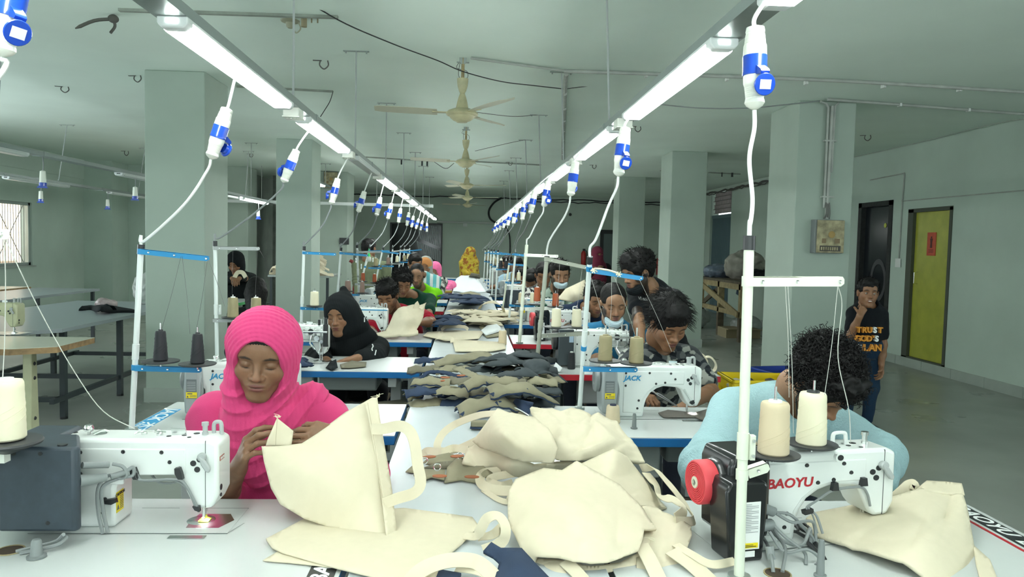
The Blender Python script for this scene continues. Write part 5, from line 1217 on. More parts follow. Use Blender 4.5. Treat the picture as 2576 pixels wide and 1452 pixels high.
def person(label, head, skin=SK1, v=.005, N=None, hip=None, seated=True, sh=None, shw=.185, arms=None, hands=(None, None), sleeve='short', gm=None, gcol=None, gname='shirt', fold=1.0, bulk=1.0,
           hair=None, beard=None, eyes='down', cat='person', scarf=None, mask=None, legs=True, legm=None, extra=None, hairvol=.010, mouth=0, twist=0, lips=LIPS, smile=False, chest=1.0, neckr=.050, name='person', st=True):
    hd = head; c = hd.c
    N = A(N) if N is not None else c+A(0, .06, -.21)
    if hip is None: hip = A(N[0], N[1]+.10, .53) if seated else A(N[0], N[1]+.03, N[2]-.56)
    hip = A(hip); s = nrm(N-hip); X = A(math.cos(twist), math.sin(twist), 0); X = nrm(X-s*(X @ s)); F = np.cross(X, s)
    if sh is None: SL, SR = N-X*shw-s*.055, N+X*shw-s*.055
    else: SL, SR = A(sh[0]), A(sh[1])
    T = thing(name, label, cat, (N[0], N[1], 0)); O = (N[0], N[1], 0.)
    if arms is None:
        arms = [(SL+A(-.05, -.12, -.25), A(SL[0]+.10, SL[1]-.32, .82)), (SR+A(.05, -.12, -.25), A(SR[0]-.10, SR[1]-.32, .82))]
    Ts = np.array([X, F, s])
    # --- the body: head, neck, trunk, arms and hands as one surface
    B_ = hd.prims(eyes=eyes, mouth=mouth, detail=v < .0056)
    nk = hd.W(0, -.045, -.115); B_ += [rc(nk, N+F*.01, neckr*.98*hd.s, neckr*1.25, .03), rc(SL+X*.02, SR-X*.02, .042, .042, .04), el(N-s*.17, (.14*bulk, .085, .17), Ts, .05), el(hip+s*.12, (.125*bulk, .09, .17), Ts, .05)]
    pts = [hd.W(0, 0, .13), hd.W(0, .13, 0), hd.W(0, -.13, 0), hd.W(.1, 0, 0), hd.W(-.1, 0, 0), SL, SR, hip]
    ar = []
    for k, (S_, (E_, W_)) in enumerate(zip((SL, SR), arms)):
        E_, W_ = A(E_), A(W_); ar.append((S_, E_, W_)); fd = nrm(W_-E_)
        B_ += [rc(S_, E_, .043*bulk, .036*bulk, .03), rc(E_, E_+fd*.09, .036*bulk, .037*bulk, .02), rc(E_+fd*.09, W_, .037*bulk, .0245, .02)]
        h = hands[k] or {}
        d_ = h.get('d', nrm(fd*.8+A(0, 0, -.25))); n_ = h.get('n', (0, .1, -1)); side = h.get('side', 1 if k == 0 else -1)
        # palm down: thumb of the picture-left hand points inwards (+X)
        tv = np.cross(nrm(d_), nrm(n_)); want = h.get('thumb', X if k == 0 else -X); side = 1 if tv @ A(want) > 0 else -1
        B_ += hand(W_, d_, n_, side, h.get('curl', (.5, .55, .6, .65)), h.get('th', (.4, .4)), h.get('s', .97), h.get('spread', .07))
        pts += [E_, W_, W_+A(d_)*.2]
    lo, hi = bbox(pts, .11)
    V, Fc = mesh_sdf(B_, lo, hi, v)
    C_ = hd.col(V, skin, lips, beard=beard if beard is None else beard[0], beard_amt=1 if beard is None else beard[1], eyes=eyes, smile=smile)
    q = hd.loc(V)
    if hair: # scalp under the hair is dark
        m = ((q[:, 2] > .055-.0*q[:, 1]) & (q[:, 1] < .05)) | ((q[:, 1] < -.02) & (q[:, 2] > -.05) & (np.abs(q[:, 0]) < .09) & (q[:, 2] < .2) & (q[:, 1] > -.16)); C_[m] = A(.02, .016, .014)
    np_obj('body', V, Fc, SKIN, T, C_, O)
    if eyes == 'open':
        for sx in (-1, 1):
            mb = MB(); mb.ball(Vector(hd.W(sx*.031, .0680, .0085))-Vector(O), .0130*hd.s, seg=16, rings=12); ey = mb.obj('eye', mat('eye white', (.6, .57, .52), .15), T)
            mb = MB(); mb.ball(Vector(hd.W(sx*.031+.001, .0765, .0075))-Vector(O), .0056*hd.s, seg=12, rings=8); mb.obj('iris', mat('dark iris', (.02, .012, .008), .1), ey)
            Lp = [e_ for e_ in (hd.e((sx*.031, .068, .0085), (.0150, .0150, .0138), .003), Prim(half(hd.W(sx*.031, 0, .0085+.0045), A(0, .25, -1) @ hd.R).f, .002, True))]
            r_ = mesh_sdf(Lp, hd.W(sx*.031, .068, .0085)-.03, hd.W(sx*.031, .068, .0085)+.03, min(v, .002))
            if r_: np_obj('eyelid', r_[0], r_[1], SKIN, T, np.tile(A(skin)*.8, (len(r_[0]), 1)), O)
    # --- upper garment
    if gm is not None or gcol is not None:
        g = 1.0*chest
        G = [el(N-s*.155+F*.012, (.165*bulk*g, .112*bulk*g, .17), Ts, .05), rc(SL+X*.05+s*.02, N+s*.005-X*.015, .052, .060, .04), rc(SR-X*.05+s*.02, N+s*.005+X*.015, .052, .060, .04), rc(SL+X*.03, SR-X*.03, .058, .058, .05), rc(N-s*.005-X*.02, N-s*.005+X*.02, .074, .074, .03),
             el(hip+s*.20, (.150*bulk, .118*bulk, .17), Ts, .07), el(hip+s*.06, (.172*bulk, .135*bulk, .13), Ts, .06)]
        for S_, E_, W_ in ar:
            fd = nrm(W_-E_); ud = nrm(E_-S_)
            if sleeve == 'short': G += [rc(S_-ud*.0, S_+(E_-S_)*.66, .060*bulk, .056*bulk, .035), rc(S_+(E_-S_)*.60, S_+(E_-S_)*.68, .056*bulk, .058*bulk, .01)]
            elif sleeve == 'long': G += [rc(S_, E_, .062*bulk, .052*bulk, .035), rc(E_, W_-fd*.02, .050*bulk, .036*bulk, .03)]
            elif sleeve == 'loose': G += [rc(S_, E_, .070*bulk, .075*bulk, .05), rc(E_, E_+(W_-E_)*.62, .072*bulk, .056*bulk, .04)]
            elif sleeve == 'elbow': G += [rc(S_, E_, .062*bulk, .054*bulk, .035), rc(E_, E_+(W_-E_)*.25, .052*bulk, .052*bulk, .03)]
        if extra: G += extra(hd, N, hip, s, X, F, ar)
        # neck opening
        G += [rc(N+F*.075+s*.075, N+F*.05+s*.02, .050, .044, .012, True)] if scarf is None else []
        def post(P, D):
            f1 = wob(P*A(1, 1, .55), 26, 1.0+O[0]); f2 = wob(P*A(1.2, 1.2, .8), 61, 2.2)
            d = D+fold*(.0050*f1+.0018*f2)
            for S_, E_, W_ in ar:
                t = np.clip(1-np.sqrt(((P-E_)**2).sum(1))/.13, 0, 1); u_ = ((P-E_) @ nrm(W_-S_)); d = d+fold*.005*t*np.sin(u_*150+2*wob(P, 18))
            return d
        V, Fc = mesh_sdf(G, *bbox([SL, SR, hip-A(0, 0, .1), N]+[p for a in ar for p in a], .14), max(v, .0035)*1.2 if v < .006 else v, post)
        np_obj(gname, V, Fc, gm or PRINT, T, gcol(V, hd, N) if gcol else None, O)
    # --- trousers and feet
    if legs:
        lm = legm or JEANS; Lg = []; sh_ = MB()
        for k, sx in enumerate((-1, 1)):
            h0 = hip+X*sx*.09-A(0, 0, .02)
            if seated: kn = h0+F*A(1, 1, 0)*.40+A(sx*.05, 0, .0); kn[2] = .52; an = kn-F*A(1, 1, 0)*.03; an[2] = .10
            else: kn = h0+A(0, -.02, 0); kn[2] = h0[2]*.52; an = h0+A(sx*.01, .03, 0); an[2] = .09
            Lg += [rc(h0, kn, .088, .062, .05), rc(kn, an, .062, .045, .03)]
            f0 = A(an[0], an[1]+.04, .035); f1 = f0+nrm(F*A(1, 1, 0))*.20; f1[2] = .028
            sh_.tube([Vector(q)-Vector(O) for q in (f0-(f1-f0)*.2, f0, f0+(f1-f0)*.5, f1, f1+(f1-f0)*.15)], [.018, .036, .036, .034, .015], 12)
            pts += [kn, an]
        V, Fc = mesh_sdf(Lg+[el(hip, (.165, .13, .11), Ts, .05)], *bbox([hip]+pts[-4:], .14), max(v, .007), lambda P, D: D+.004*wob(P, 30)); np_obj('trousers', V, Fc, lm, T, None, O)
        sh_.obj('sandals', mat('dark sandals', (.03, .03, .035), .6), T)
        if seated and st: stool(hip[0], hip[1]+.02, 'low stool under the '+' '.join(label.split()[:9]).rstrip(','))
    # --- hair
    if hair:
        hp = hair_cap(hd, 'full' if hair in ('quiff', 'curly', 'bowl') else ('back_long' if hair == 'long' else 'short'), hairvol)
        lo, hi = bbox([hd.W(x, y, z) for x in (-.11, .11) for y in (-.17, .15) for z in (-.22, .16)], .01)
        amp = {'curly': .010, 'quiff': .004, 'bowl': .003}.get(hair, .0025)
        V, Fc = mesh_sdf(hp, lo, hi, min(max(v, .003), .006), lambda P, D: D+amp*wob(P, 95 if hair == 'curly' else 70, 3)+amp*.5*wob(P, 190, 1))
        hm = np_obj('hair', V, Fc, HAIRM, T, None, O)
        if v < .0056 and hair not in ('long', 'slick') and hairvol > 0:
            ns = {'curly': 1500, 'quiff': 380, 'bowl': 700}.get(hair, 240); ns = ns if v < .0046 else ns//2
            if hair == 'curly': strand_mesh(hd, scalp(-.03, hairvol, -.05), ns, .042, .0024, 5, lambda c, R_: nrm(A(R_.gauss(0, 1), R_.gauss(0, 1), R_.gauss(0, 1)))*.9, .1, .0058, parent=hm, origin=O, jit=.3)
            elif hair == 'bowl': strand_mesh(hd, scalp(.0, hairvol), ns, .052, .0017, 6, lambda c, R_: nrm(A(c[0]*2, c[1]*2+.08, -.02)), .5, parent=hm, origin=O, jit=.28)
            elif hair == 'quiff': strand_mesh(hd, scalp(.0, hairvol), ns, .035, .0022, 7, lambda c, R_: A(.1, .5, .35), .1, parent=hm, origin=O, jit=.35)
            else: strand_mesh(hd, scalp(.0, hairvol), ns, .022, .0022, 8, lambda c, R_: nrm(A(c[0], c[1]+.1, -.02)), .3, parent=hm, origin=O, jit=.3)
    if scarf and scarf.get('hair'):
        V, Fc = mesh_sdf([hd.e((0, -.004, .043), (.0775, .0955, .0825), .01), hd.e((0, .125, -.030), (.085, .083, .118), .01, True)], *bbox([hd.c], .13), v, lambda P, D: D+.0008*np.sin(hd.loc(P)[:, 0]*900+3*wob(P, 30)))
        np_obj('hair', V, Fc, HAIRM, T, None, O)
    # --- headscarf
    if scarf:
        m, op, fr, dr = scarf['m'], scarf.get('open', (.056, .075, .092)), scarf.get('freq', 0), scarf.get('drape', 1.0)
        oc = scarf.get('oc', (0, .118, -.012)); vol = scarf.get('vol', .016)
        Sp = [hd.e((0, -.012, .036), (.080+vol, .098+vol, .086+vol), .01), hd.e((0, -.02, -.05), (.070+vol, .080+vol, .085), .04), rc(hd.W(0, .0, -.10), N-s*.02+F*.03, .082, .105*dr, .05),
              rc(N-s*.06+F*.06-X*.05, N-s*.06+F*.06+X*.05, .085*dr, .085*dr, .06)]+scarf.get('extra', lambda *a: [])(hd, N, s, X, F, SL, SR)
        op_ = hd.e(oc, op, .010, True); Sp.append(op_)
        if scarf.get('under'): pass
        def post2(P, D):
            do = op_.f(P); q = hd.loc(P); hw = np.clip((q[:, 2]+.09)/.05, 0, 1)
            w1 = wob(P, 13, 2); d = D+scarf.get('amp', .0022)*hw*(np.sin(do*(fr or 420)+2.6*w1)*(.6+.4*wob(P, 22)))+.0014*wob(P, 55)
            ctr = hd.W(0, .02, .02); rr = np.sqrt(((P-ctr)*A(.8, .8, 1.25))**2 @ np.ones(3)); ph = rr*scarf.get('ff', 120)*.26+2.2*wob(P, 6, 1.3)+q[:, 0]*11; d = d+.0005*np.sin(P @ A(420, 90, 60)+4*wob(P, 25)); d = d+(1-hw)*.75*scarf.get('famp', .006)*(1-2*np.abs(np.sin(ph)))*(.55+.45*wob(P, 11, 4))
            if 'swag' in scarf:
                u_ = (P-N) @ X-.01; h_ = -((P-N) @ s); c_ = h_+3.2*u_**2+.35*u_; d = d-(1-hw)*scarf['swag']*((1-np.abs(np.sin(c_*62+.9*wob(P, 9, 5))))**1.5-.35)*(.7+.3*wob(P, 14, 2))
            return d
        lo, hi = bbox([hd.W(x, y, z) for x in (-.13, .13) for y in (-.15, .12) for z in (-.1, .15)]+[N-s*.28, SL, SR], .15)
        V, Fc = mesh_sdf(Sp, lo, hi, max(v, .0028), post2)
        np_obj('headscarf', V, Fc, m, T, scarf['col'](V, hd) if 'col' in scarf else None, O)
    if mask:
        mz = -.050 if mask == 'on' else -.085
        Mp = [hd.e((0, .052, mz), (.058, .062, .050), .01), hd.e((0, .09, mz+.012), (.024, .026, .036), .02), Prim(half(hd.W(0, .030, 0), A(0, -1, 0) @ hd.R).f, .004, True), Prim(half(hd.W(0, 0, mz+.042), A(0, .3, 1) @ hd.R).f, .003, True)]
        if mask != 'on': Mp.append(hd.e((0, .0, mz+.085), (.09, .2, .055), .01, True))
        pl = (lambda P, D: D+.0012*np.sin(hd.loc(P)[:, 2]*520))
        V, Fc = mesh_sdf(Mp, *bbox([hd.W(0, .05, mz)], .1), .0028 if v < .006 else .004, pl)
        mk = np_obj('face_mask', V, Fc, mat('pale blue mask', (.48, .62, .68), .8) if mask != 'black' else BLACKF, T, None, O)
        mb = MB()
        for sx in (-1, 1): mb.tube([Vector(hd.W(*q))-Vector(O) for q in ((sx*.052, .045, mz+.02), (sx*.068, .02, -.01), (sx*.082, -.012, .012 if mask == 'on' else 0))], .0013, 5)
        mb.obj('ear_loops', mat('mask elastic', (.6, .65, .66), .8), mk)
    return T, dict(N=N, hip=hip, s=s, X=X, F=F, SL=SL, SR=SR, O=O, ar=ar)
def V3(v): return A(v.x, v.y, v.z)
def pa(px, py, y): return V3(at(px, py, y))
def cells(cols, f, seed, zf=1.0):
    r_ = np.random.RandomState(seed); 
    def c(V, hd, N):
        lo = V.min(0)-.05; hi = V.max(0)+.05; n = int(np.prod((hi-lo))*f**3*1.6)+10
        S_ = lo+r_.rand(n, 3)*(hi-lo); ci = r_.randint(0, len(cols), n); out = np.zeros((len(V), 3)); W_ = V+np.stack([wob(V, 40), wob(V, 43, 2), wob(V, 37, 4)], 1)*.008
        for i in range(0, len(V), 4000):
            d = (S_*S_).sum(1)[None]-2*(W_[i:i+4000] @ S_.T); out[i:i+4000] = A(cols)[ci[d.argmin(1)]]
        return out
    return c
# ---------------------------------------------------------------- the cast
# woman in pink, front left
PINK = mat('pink crinkled cotton', H('cb4376'), .85, noise_s=5, noise_a=.12, bump=.16, bump_s=420, sheen=.08, spec=.12)
def _pinkx(hd, N, hip, s, X, F, ar): return [rc(ar[0][0]-s*.02, ar[0][0]-s*.20-X*.01, .075, .07, .06), rc(ar[1][0]-s*.02, ar[1][0]-s*.20+X*.02, .075, .08, .06), el(N-s*.25+F*.03, (.21, .14, .22), np.array([X, F, s]), .06)]
h1 = Head(pa(663, 893, 2.30), yaw=.06, pitch=.34, roll=-.09, sc_=1.04, wide=1.1)
n1 = pa(672, 1010, 2.42)
def _ps(hd, N, s, X, F, SL, SR):
    # the shawl end thrown over the shoulder on the right of the picture and its swag across the chest
    return [rc(hd.W(-.06, .02, -.10), N+F*.12-s*.09-X*.03, .045, .055, .05), rc(N+F*.12-s*.09-X*.03, SR+s*.055-X*.03, .055, .050, .05), rc(SR+s*.055-X*.03, SR-X*.0-s*.02-F*.04, .052, .05, .04), rc(SL+s*.02+X*.05, N+F*.13-s*.16, .05, .05, .05), rc(N+F*.13-s*.16, SR-s*.03+F*.05, .055, .05, .05)]
person('person in a bright pink headscarf and tunic, holding a canvas bag at the front left', h1, (.205, .108, .060), v=.003, N=n1, hip=(n1[0]+.01, 2.55, .50), shw=.17, bulk=1.12, chest=1.06, sleeve='elbow', gm=PINK, gname='tunic', fold=1.3, extra=_pinkx, neckr=.05,
       arms=[(pa(548, 1262, 2.28), pa(600, 1178, 2.12)), (pa(930, 1190, 2.32), pa(862, 1100, 2.115))],
       hands=({'d': (.30, -.35, .62), 'n': (.85, .45, -.25), 'thumb': (-.2, .2, 1), 'curl': (.55, .65, .7, .75), 'th': (.35, .3), 's': .98}, {'d': (-.85, -.10, .14), 'n': (-.35, .75, -.6), 'thumb': (-.4, -.3, -.6), 'curl': (.30, .35, .5, .6), 'th': (.2, .2), 's': .98}),
       scarf={'m': PINK, 'open': (.064, .085, .118), 'oc': (0, .105, -.030), 'freq': 520, 'amp': .0020, 'vol': .018, 'extra': _ps, 'famp': .0050, 'ff': 150, 'hair': 1, 'swag': .0075}, legm=cloth('pink trousers', H('b03a68')))
# woman in black hijab
BLK = mat('black crepe', (.007, .009, .010), .85, noise_s=10, noise_a=.2, bump=.12, bump_s=500, spec=.15)
h2 = Head(pa(855, 792, 4.92), yaw=-.16, pitch=.26, roll=.05, sc_=1.08)
def _bs(hd, N, s, X, F, SL, SR): return [rc(N+F*.09-s*.03, N+F*.12-s*.26, .10, .11, .07), rc(hd.W(.05, -.02, .0), SR+s*.02-X*.04, .075, .07, .06), rc(hd.W(-.03, -.03, -.02), SL+s*.02+X*.03, .06, .055, .06), hd.r((.02, -.075, .09), (.01, -.09, .13), .04, .022, .03)]
T2, I2 = person('person in a black hijab sewing dark cloth at the third left table', h2, SK1, v=.0036, N=pa(884, 868, 5.08), hip=(-.72, 5.28, .5), shw=.17, bulk=1.12, sleeve='loose', gm=BLK, gname='robe', fold=1.1,
       arms=[(pa(800, 905, 4.95), pa(822, 908, 4.76)), (pa(938, 905, 4.9), pa(895, 902, 4.72))],
       hands=({'d': (.3, -.8, -.25), 'curl': (.3, .3, .3, .3)}, {'d': (-.92, -.25, -.16), 'n': (0, -.15, -1), 'curl': (.18, .2, .2, .22), 's': 1.05}),
       scarf={'m': BLK, 'open': (.056, .080, .090), 'oc': (0, .118, -.018), 'freq': 160, 'amp': .0012, 'vol': .012, 'extra': _bs, 'famp': .008, 'ff': 95}, legm=BLKT)
def beads(T_, pts, r, m, nm, O):
    mb = MB()
    for p in pts: mb.ball(Vector(p)-Vector(O), r, seg=6, rings=4)
    mb.obj(nm, m, T_)
PEARL = mat('white beads', (.75, .78, .76), .3)
beads(T2, [pa(917, 800+k*3, 4.93-.03) for k in range(4)]+[pa(816+3*k, 799-k, 4.93) for k in range(4)]+[pa(937+1.5*math.sin(k), 867+2.4*k, 4.78) for k in range(7)]+[pa(946-k*.6, 882+2.6*k, 4.78) for k in range(5)], .0042, PEARL, 'bead_trim', I2['O'])
beads(T2, [h2.W(-.017, .098, -.024)], .002, STEEL, 'nose_stud', I2['O'])
# man in red polo
RP = cloth('crimson polo cloth', H('a51f33'))
T3, I3 = person('person in a crimson polo shirt bent over a machine, holding a canvas bag', Head(pa(975, 745, 6.42), yaw=-.15, pitch=.50, roll=.10, sc_=1.08), SK1, v=.0042, N=pa(1000, 785, 6.62), hip=(-.55, 6.85, .52), shw=.19, bulk=1.12, gm=RP, gname='polo_shirt', beard=((.03, .02, .016), .55), hair='quiff', hairvol=.018,
       arms=[(pa(930, 835, 6.4), pa(955, 850, 6.08)), (pa(1085, 810, 6.45), pa(1050, 812, 6.15))])
mb = MB(); P_ = [Vector(I3['N']+I3['F']*f-I3['s']*q)-Vector(I3['O']) for f, q in ((.075, .01), (.115, .06), (.125, .12))]; mb.tube(P_, .004, 5); mb.obj('zip', STEEL, T3)
# man in dark green, lime man and the ones behind
person('person in a dark green shirt with head bowed behind the red polo', Head(pa(1013, 712, 7.75), yaw=.25, pitch=.55, roll=-.05, sc_=1.08), SK1, v=.005, N=pa(1040, 745, 7.95), hair='curly', hairvol=.014, gm=cloth('bottle green cloth', H('143a2c')), gname='shirt', bulk=1.05, twist=.3,
       arms=[(pa(1000, 790, 7.8), pa(990, 800, 7.5)), (pa(1078, 795, 7.6), pa(1055, 803, 7.3))])
person('balding person with moustache in a lime green shirt, left row', Head(pa(1049, 692, 9.05), yaw=-.05, pitch=.42, sc_=1.12), SK2, v=.005, N=pa(1062, 728, 9.25), gm=cloth('lime green cloth', H('79c81c')), gname='shirt', bulk=1.05, beard=((.035, .028, .024), .8), hair='short', hairvol=-.002,
       arms=[(pa(1030, 755, 9.1), pa(1035, 768, 8.8)), (pa(1078, 755, 9.1), pa(1068, 770, 8.8))])
person('dark haired person in a white and teal striped shirt behind the lime shirt', Head(pa(1044, 664, 10.3), yaw=.3, pitch=.40, sc_=1.15), SK1, v=.006, N=pa(1065, 695, 10.5), gcol=lambda V, hd, N: np.where((np.sin(V[:, 0:1]*70) > .2), A(.55, .6, .58), A(.10, .35, .36)), gname='shirt', hair='quiff', bulk=1.1,
       arms=[(pa(1060, 735, 10.4), pa(1050, 745, 10.1)), (pa(1094, 738, 10.4), pa(1080, 748, 10.1))])
person('person in a grey and orange headscarf and a black and white shirt', Head(pa(1071, 670, 11.4), yaw=-.1, pitch=.3, sc_=1.15), SK1, v=.006, N=pa(1085, 700, 11.6), gcol=cells([(.02, .02, .02), (.45, .45, .40), (.12, .12, .11)], 22, 3), gname='shirt', sleeve='loose',
       scarf={'m': PRINT, 'vol': .014, 'open': (.056, .075, .080), 'col': lambda V, hd: np.where((hd.loc(V)[:, 1:2] > .02) & (hd.loc(V)[:, 2:3] > .02), A(.50, .22, .08), A(.30, .32, .30))}, arms=[(pa(1075, 735, 11.4), pa(1070, 745, 11.1)), (pa(1105, 735, 11.4), pa(1095, 742, 11.1))])
person('person in a light pink headscarf wearing a white mask, left row', Head(pa(1094, 682, 12.6), yaw=-.15, pitch=.3, sc_=1.15), SK2, v=.006, N=pa(1110, 710, 12.8), gm=cloth('rose pink cloth', H('e06a98')), gname='tunic', sleeve='loose', mask='on', bulk=1.1,
       scarf={'m': cloth('rose pink scarf', H('e5709e')), 'vol': .018, 'open': (.056, .075, .080)}, arms=[(pa(1100, 728, 12.6), pa(1103, 733, 12.3)), (pa(1128, 725, 12.6), pa(1118, 731, 12.3))])
person('standing person seen from behind in a loose olive grey shirt', Head(pa(929, 626, 10.4), yaw=PI-.5, pitch=.05, sc_=1.1), SK1, v=.006, N=pa(934, 660, 10.35), hip=None, seated=False, gm=cloth('olive grey cloth', H('71785f')), gname='shirt', sleeve='long', hair='quiff', bulk=1.1, twist=PI-.15, shw=.21,
       arms=[(pa(975, 710, 10.3), pa(970, 755, 10.1)), (pa(898, 710, 10.3), pa(900, 755, 10.1))], hands=({'d': (0, 0, -1), 'n': (1, 0, 0)}, {'d': (0, 0, -1), 'n': (-1, 0, 0)}))
YP = cells([(.42, .30, .03), (.50, .38, .05), (.30, .12, .03), (.45, .34, .05)], 16, 9)
person('person in a long mustard yellow printed veil, standing far down the hall', Head(pa(1184, 637, 18.0), yaw=1.2, pitch=.2, sc_=1.1), SK1, v=.008, N=pa(1180, 655, 18.1), seated=False, gcol=YP, gname='tunic', sleeve='loose', bulk=1.35, legm=cloth('green skirt cloth', H('6a9a2c')), twist=.6,
       scarf={'m': PRINT, 'vol': .02, 'open': (.05, .07, .07), 'col': lambda V, hd: YP(V, hd, None), 'drape': 1.3, 'extra': lambda hd, N, s, X, F, SL, SR: [rc(N, N-s*.55+F*.05, .20, .27, .1)]}, arms=[(pa(1168, 680, 18), pa(1175, 695, 17.8)), (pa(1192, 680, 18), pa(1188, 695, 17.8))])
person('person in a black headscarf seated at the green edged table, far left', Head(pa(593, 662, 9.7), yaw=-.1, pitch=.5, sc_=1.12), SK1, v=.006, N=pa(598, 690, 9.85), gm=BLK, gname='robe', sleeve='long', bulk=1.05,
       scarf={'m': BLK, 'vol': .016, 'open': (.052, .075, .078)}, arms=[(pa(570, 706, 9.7), pa(584, 700, 9.45)), (pa(622, 700, 9.7), pa(603, 700, 9.45))], legm=BLKT)
person('person with straight black hair seen from behind, above the pink scarf', Head(pa(645, 735, 6.9), yaw=PI+.2, pitch=.25, sc_=1.1), SK1, v=.0055, N=pa(644, 785, 6.85), gm=BLK, gname='shirt', hair='long', hairvol=.006, twist=PI, hip=(-1.95, 6.7, .52),
       arms=[(pa(682, 830, 6.9), pa(675, 840, 7.2)), (pa(610, 830, 6.9), pa(615, 840, 7.2))])
# right row: curly haired man in a pale blue shirt, bent right over his work
PB_ = mat('pale blue embossed cloth', H('9ab9be'), .85, noise_s=9, noise_a=.06, bump=.5, bump_s=130, sheen=.03, spec=.12)
h5 = Head(pa(2072, 965, 2.55), yaw=.35, pitch=1.0, roll=.10, sc_=1.13)
def _cx(hd, N, hip, s, X, F, ar): return [rc(ar[0][0], N+F*.0-s*.02, .075, .08, .06), el(N-s*.16-F*.0, (.23, .15, .2), np.array([X, F, s]), .07)]
T5, I5 = person('person with curly black hair in a pale blue shirt, head bowed, front right', h5, SK2, v=.0034, N=pa(1978, 1018, 2.76), hip=(1.12, 3.02, .50), shw=.20, bulk=1.15, gm=PB_, gname='shirt', hair='curly', hairvol=.022, sleeve='loose', twist=.12, extra=_cx,
       arms=[(pa(1775, 1180, 2.50), pa(1900, 1250, 2.38)), (pa(2210, 1150, 2.6), pa(2210, 1240, 2.32))])
mb = MB(); mb.tube([Vector(h5.W(*q))-Vector(I5['O']) for q in ((-.082, .005, .02), (-.080, .05, -.03), (-.06, .07, -.09), (0, .085, -.10))], .0025, 5); mb.tube([Vector(h5.W(*q))-Vector(I5['O']) for q in ((-.082, -.005, .02), (-.078, .02, -.05), (-.05, .06, -.11))], .0025, 5); mb.obj('mask_strap', DARK, T5)
V, Fc = mesh_sdf([rc(I5['N']-I5['X']*.065+I5['s']*.035, I5['N']-I5['X']*.06+I5['F']*.07+I5['s']*.02, .030, .022, .02), rc(I5['N']-I5['X']*.065+I5['s']*.035, I5['N']+I5['X']*.05+I5['s']*.04-I5['F']*.04, .030, .028, .02)], *bbox([I5['N']], .2), .004); np_obj('collar', V, Fc, PB_, T5, None, I5['O'])
# boy in camouflage shirt
CAMO = cells([(.012, .014, .018), (.05, .055, .06), (.11, .12, .12), (.30, .31, .28), (.02, .025, .03)], 24, 5)
h6 = Head(pa(1682, 812, 3.98), yaw=.22, pitch=.62, roll=.02, sc_=1.15)
person('young person with spiky black hair in a grey camouflage shirt, cutting dark cloth', h6, SK1, v=.0036, N=pa(1662, 880, 4.18), hip=(1.05, 4.36, .52), shw=.19, bulk=1.08, gcol=CAMO, gname='shirt', hair='bowl', hairvol=.020, twist=-.15,
       sh=(pa(1585, 905, 4.1), pa(1740, 905, 4.15)), arms=[(pa(1570, 975, 3.95), pa(1600, 990, 3.72)), (pa(1790, 985, 4.0), pa(1725, 1022, 3.62))],
       hands=({'d': (.55, -.6, -.1), 'n': (.2, -.1, -1), 'curl': (.8, .9, 1, 1)}, {'d': (-.85, -.35, -.25), 'n': (.1, .2, -1), 'curl': (.5, .5, .55, .6)}))
# bearded man in a blue polo with a mask under the chin
BP = cloth('denim blue polo cloth', H('2f6f94'))
T7, I7 = person('bearded person with slicked long hair in a blue polo shirt, mask under the chin', Head(pa(1543, 765, 5.02), yaw=.02, pitch=.36, roll=.03, sc_=1.1), SK2, v=.0036, N=pa(1545, 825, 5.15), hip=(1.0, 5.3, .52), shw=.195, bulk=1.05, gm=BP, gname='polo_shirt', beard=((.02, .015, .012), .95), hair='slick', hairvol=.006, mask='chin',
       arms=[(pa(1500, 905, 5.0), pa(1530, 900, 4.75)), (pa(1610, 905, 5.0), pa(1590, 905, 4.75))])
person('person in a navy shirt leaning behind the bearded one, right row', Head(pa(1497, 752, 6.1), yaw=.2, pitch=.5, sc_=1.12), SK1, v=.005, N=pa(1470, 775, 6.3), hair='quiff', gm=cloth('navy shirt cloth', H('1f2d44')), gname='shirt', beard=((.03, .02, .016), .6), bulk=1.1,
       arms=[(pa(1425, 810, 6.2), pa(1440, 830, 6.0)), (pa(1500, 820, 6.2), pa(1490, 835, 5.95))])
GF = cells([(.02, .09, .05), (.06, .18, .11), (.30, .38, .32), (.015, .05, .035)], 20, 11)
person('masked person in a green leaf print shirt, right row', Head(pa(1408, 692, 7.35), yaw=.12, pitch=.30, sc_=1.2), SK2, v=.0048, N=pa(1400, 738, 7.5), hair='quiff', gcol=GF, gname='shirt', mask='on', beard=((.02, .015, .012), .9), bulk=1.1,
       arms=[(pa(1368, 790, 7.3), pa(1375, 795, 7.0)), (pa(1440, 785, 7.3), pa(1430, 790, 7.0))])
person('person in a black and white floral shirt beside the masked one', Head(pa(1367, 693, 8.5), yaw=-.1, pitch=.5, sc_=1.15), SK1, v=.0056, N=pa(1362, 728, 8.65), hair='quiff', gcol=cells([(.02, .02, .025), (.5, .5, .47), (.08, .08, .08)], 26, 13), gname='shirt', bulk=1.05,
       arms=[(pa(1340, 760, 8.5), pa(1345, 765, 8.2)), (pa(1390, 760, 8.5), pa(1382, 765, 8.2))])
person('person with head bowed low in a pale shirt, right row', Head(pa(1338, 706, 9.6), yaw=-.3, pitch=.8, sc_=1.15), SK1, v=.006, N=pa(1335, 725, 9.8), hair='bowl', gm=cloth('pale grey cloth', (.5, .5, .46)), gname='shirt')
person('person in a brown shirt half hidden by the thread stands, right row', Head(pa(1313, 695, 10.7), yaw=-.2, pitch=.6, sc_=1.25), SK1, v=.006, N=pa(1316, 722, 10.9), hair='bowl', gm=cloth('brown cloth', (.12, .08, .06)), gname='shirt')
person('person in a light blue shirt far down the right row', Head(pa(1300, 672, 12.1), yaw=-.4, pitch=.4, sc_=1.2), SK1, v=.006, N=pa(1292, 694, 12.2), hair='quiff', gm=cloth('light blue cloth', (.35, .50, .60)), gname='shirt')
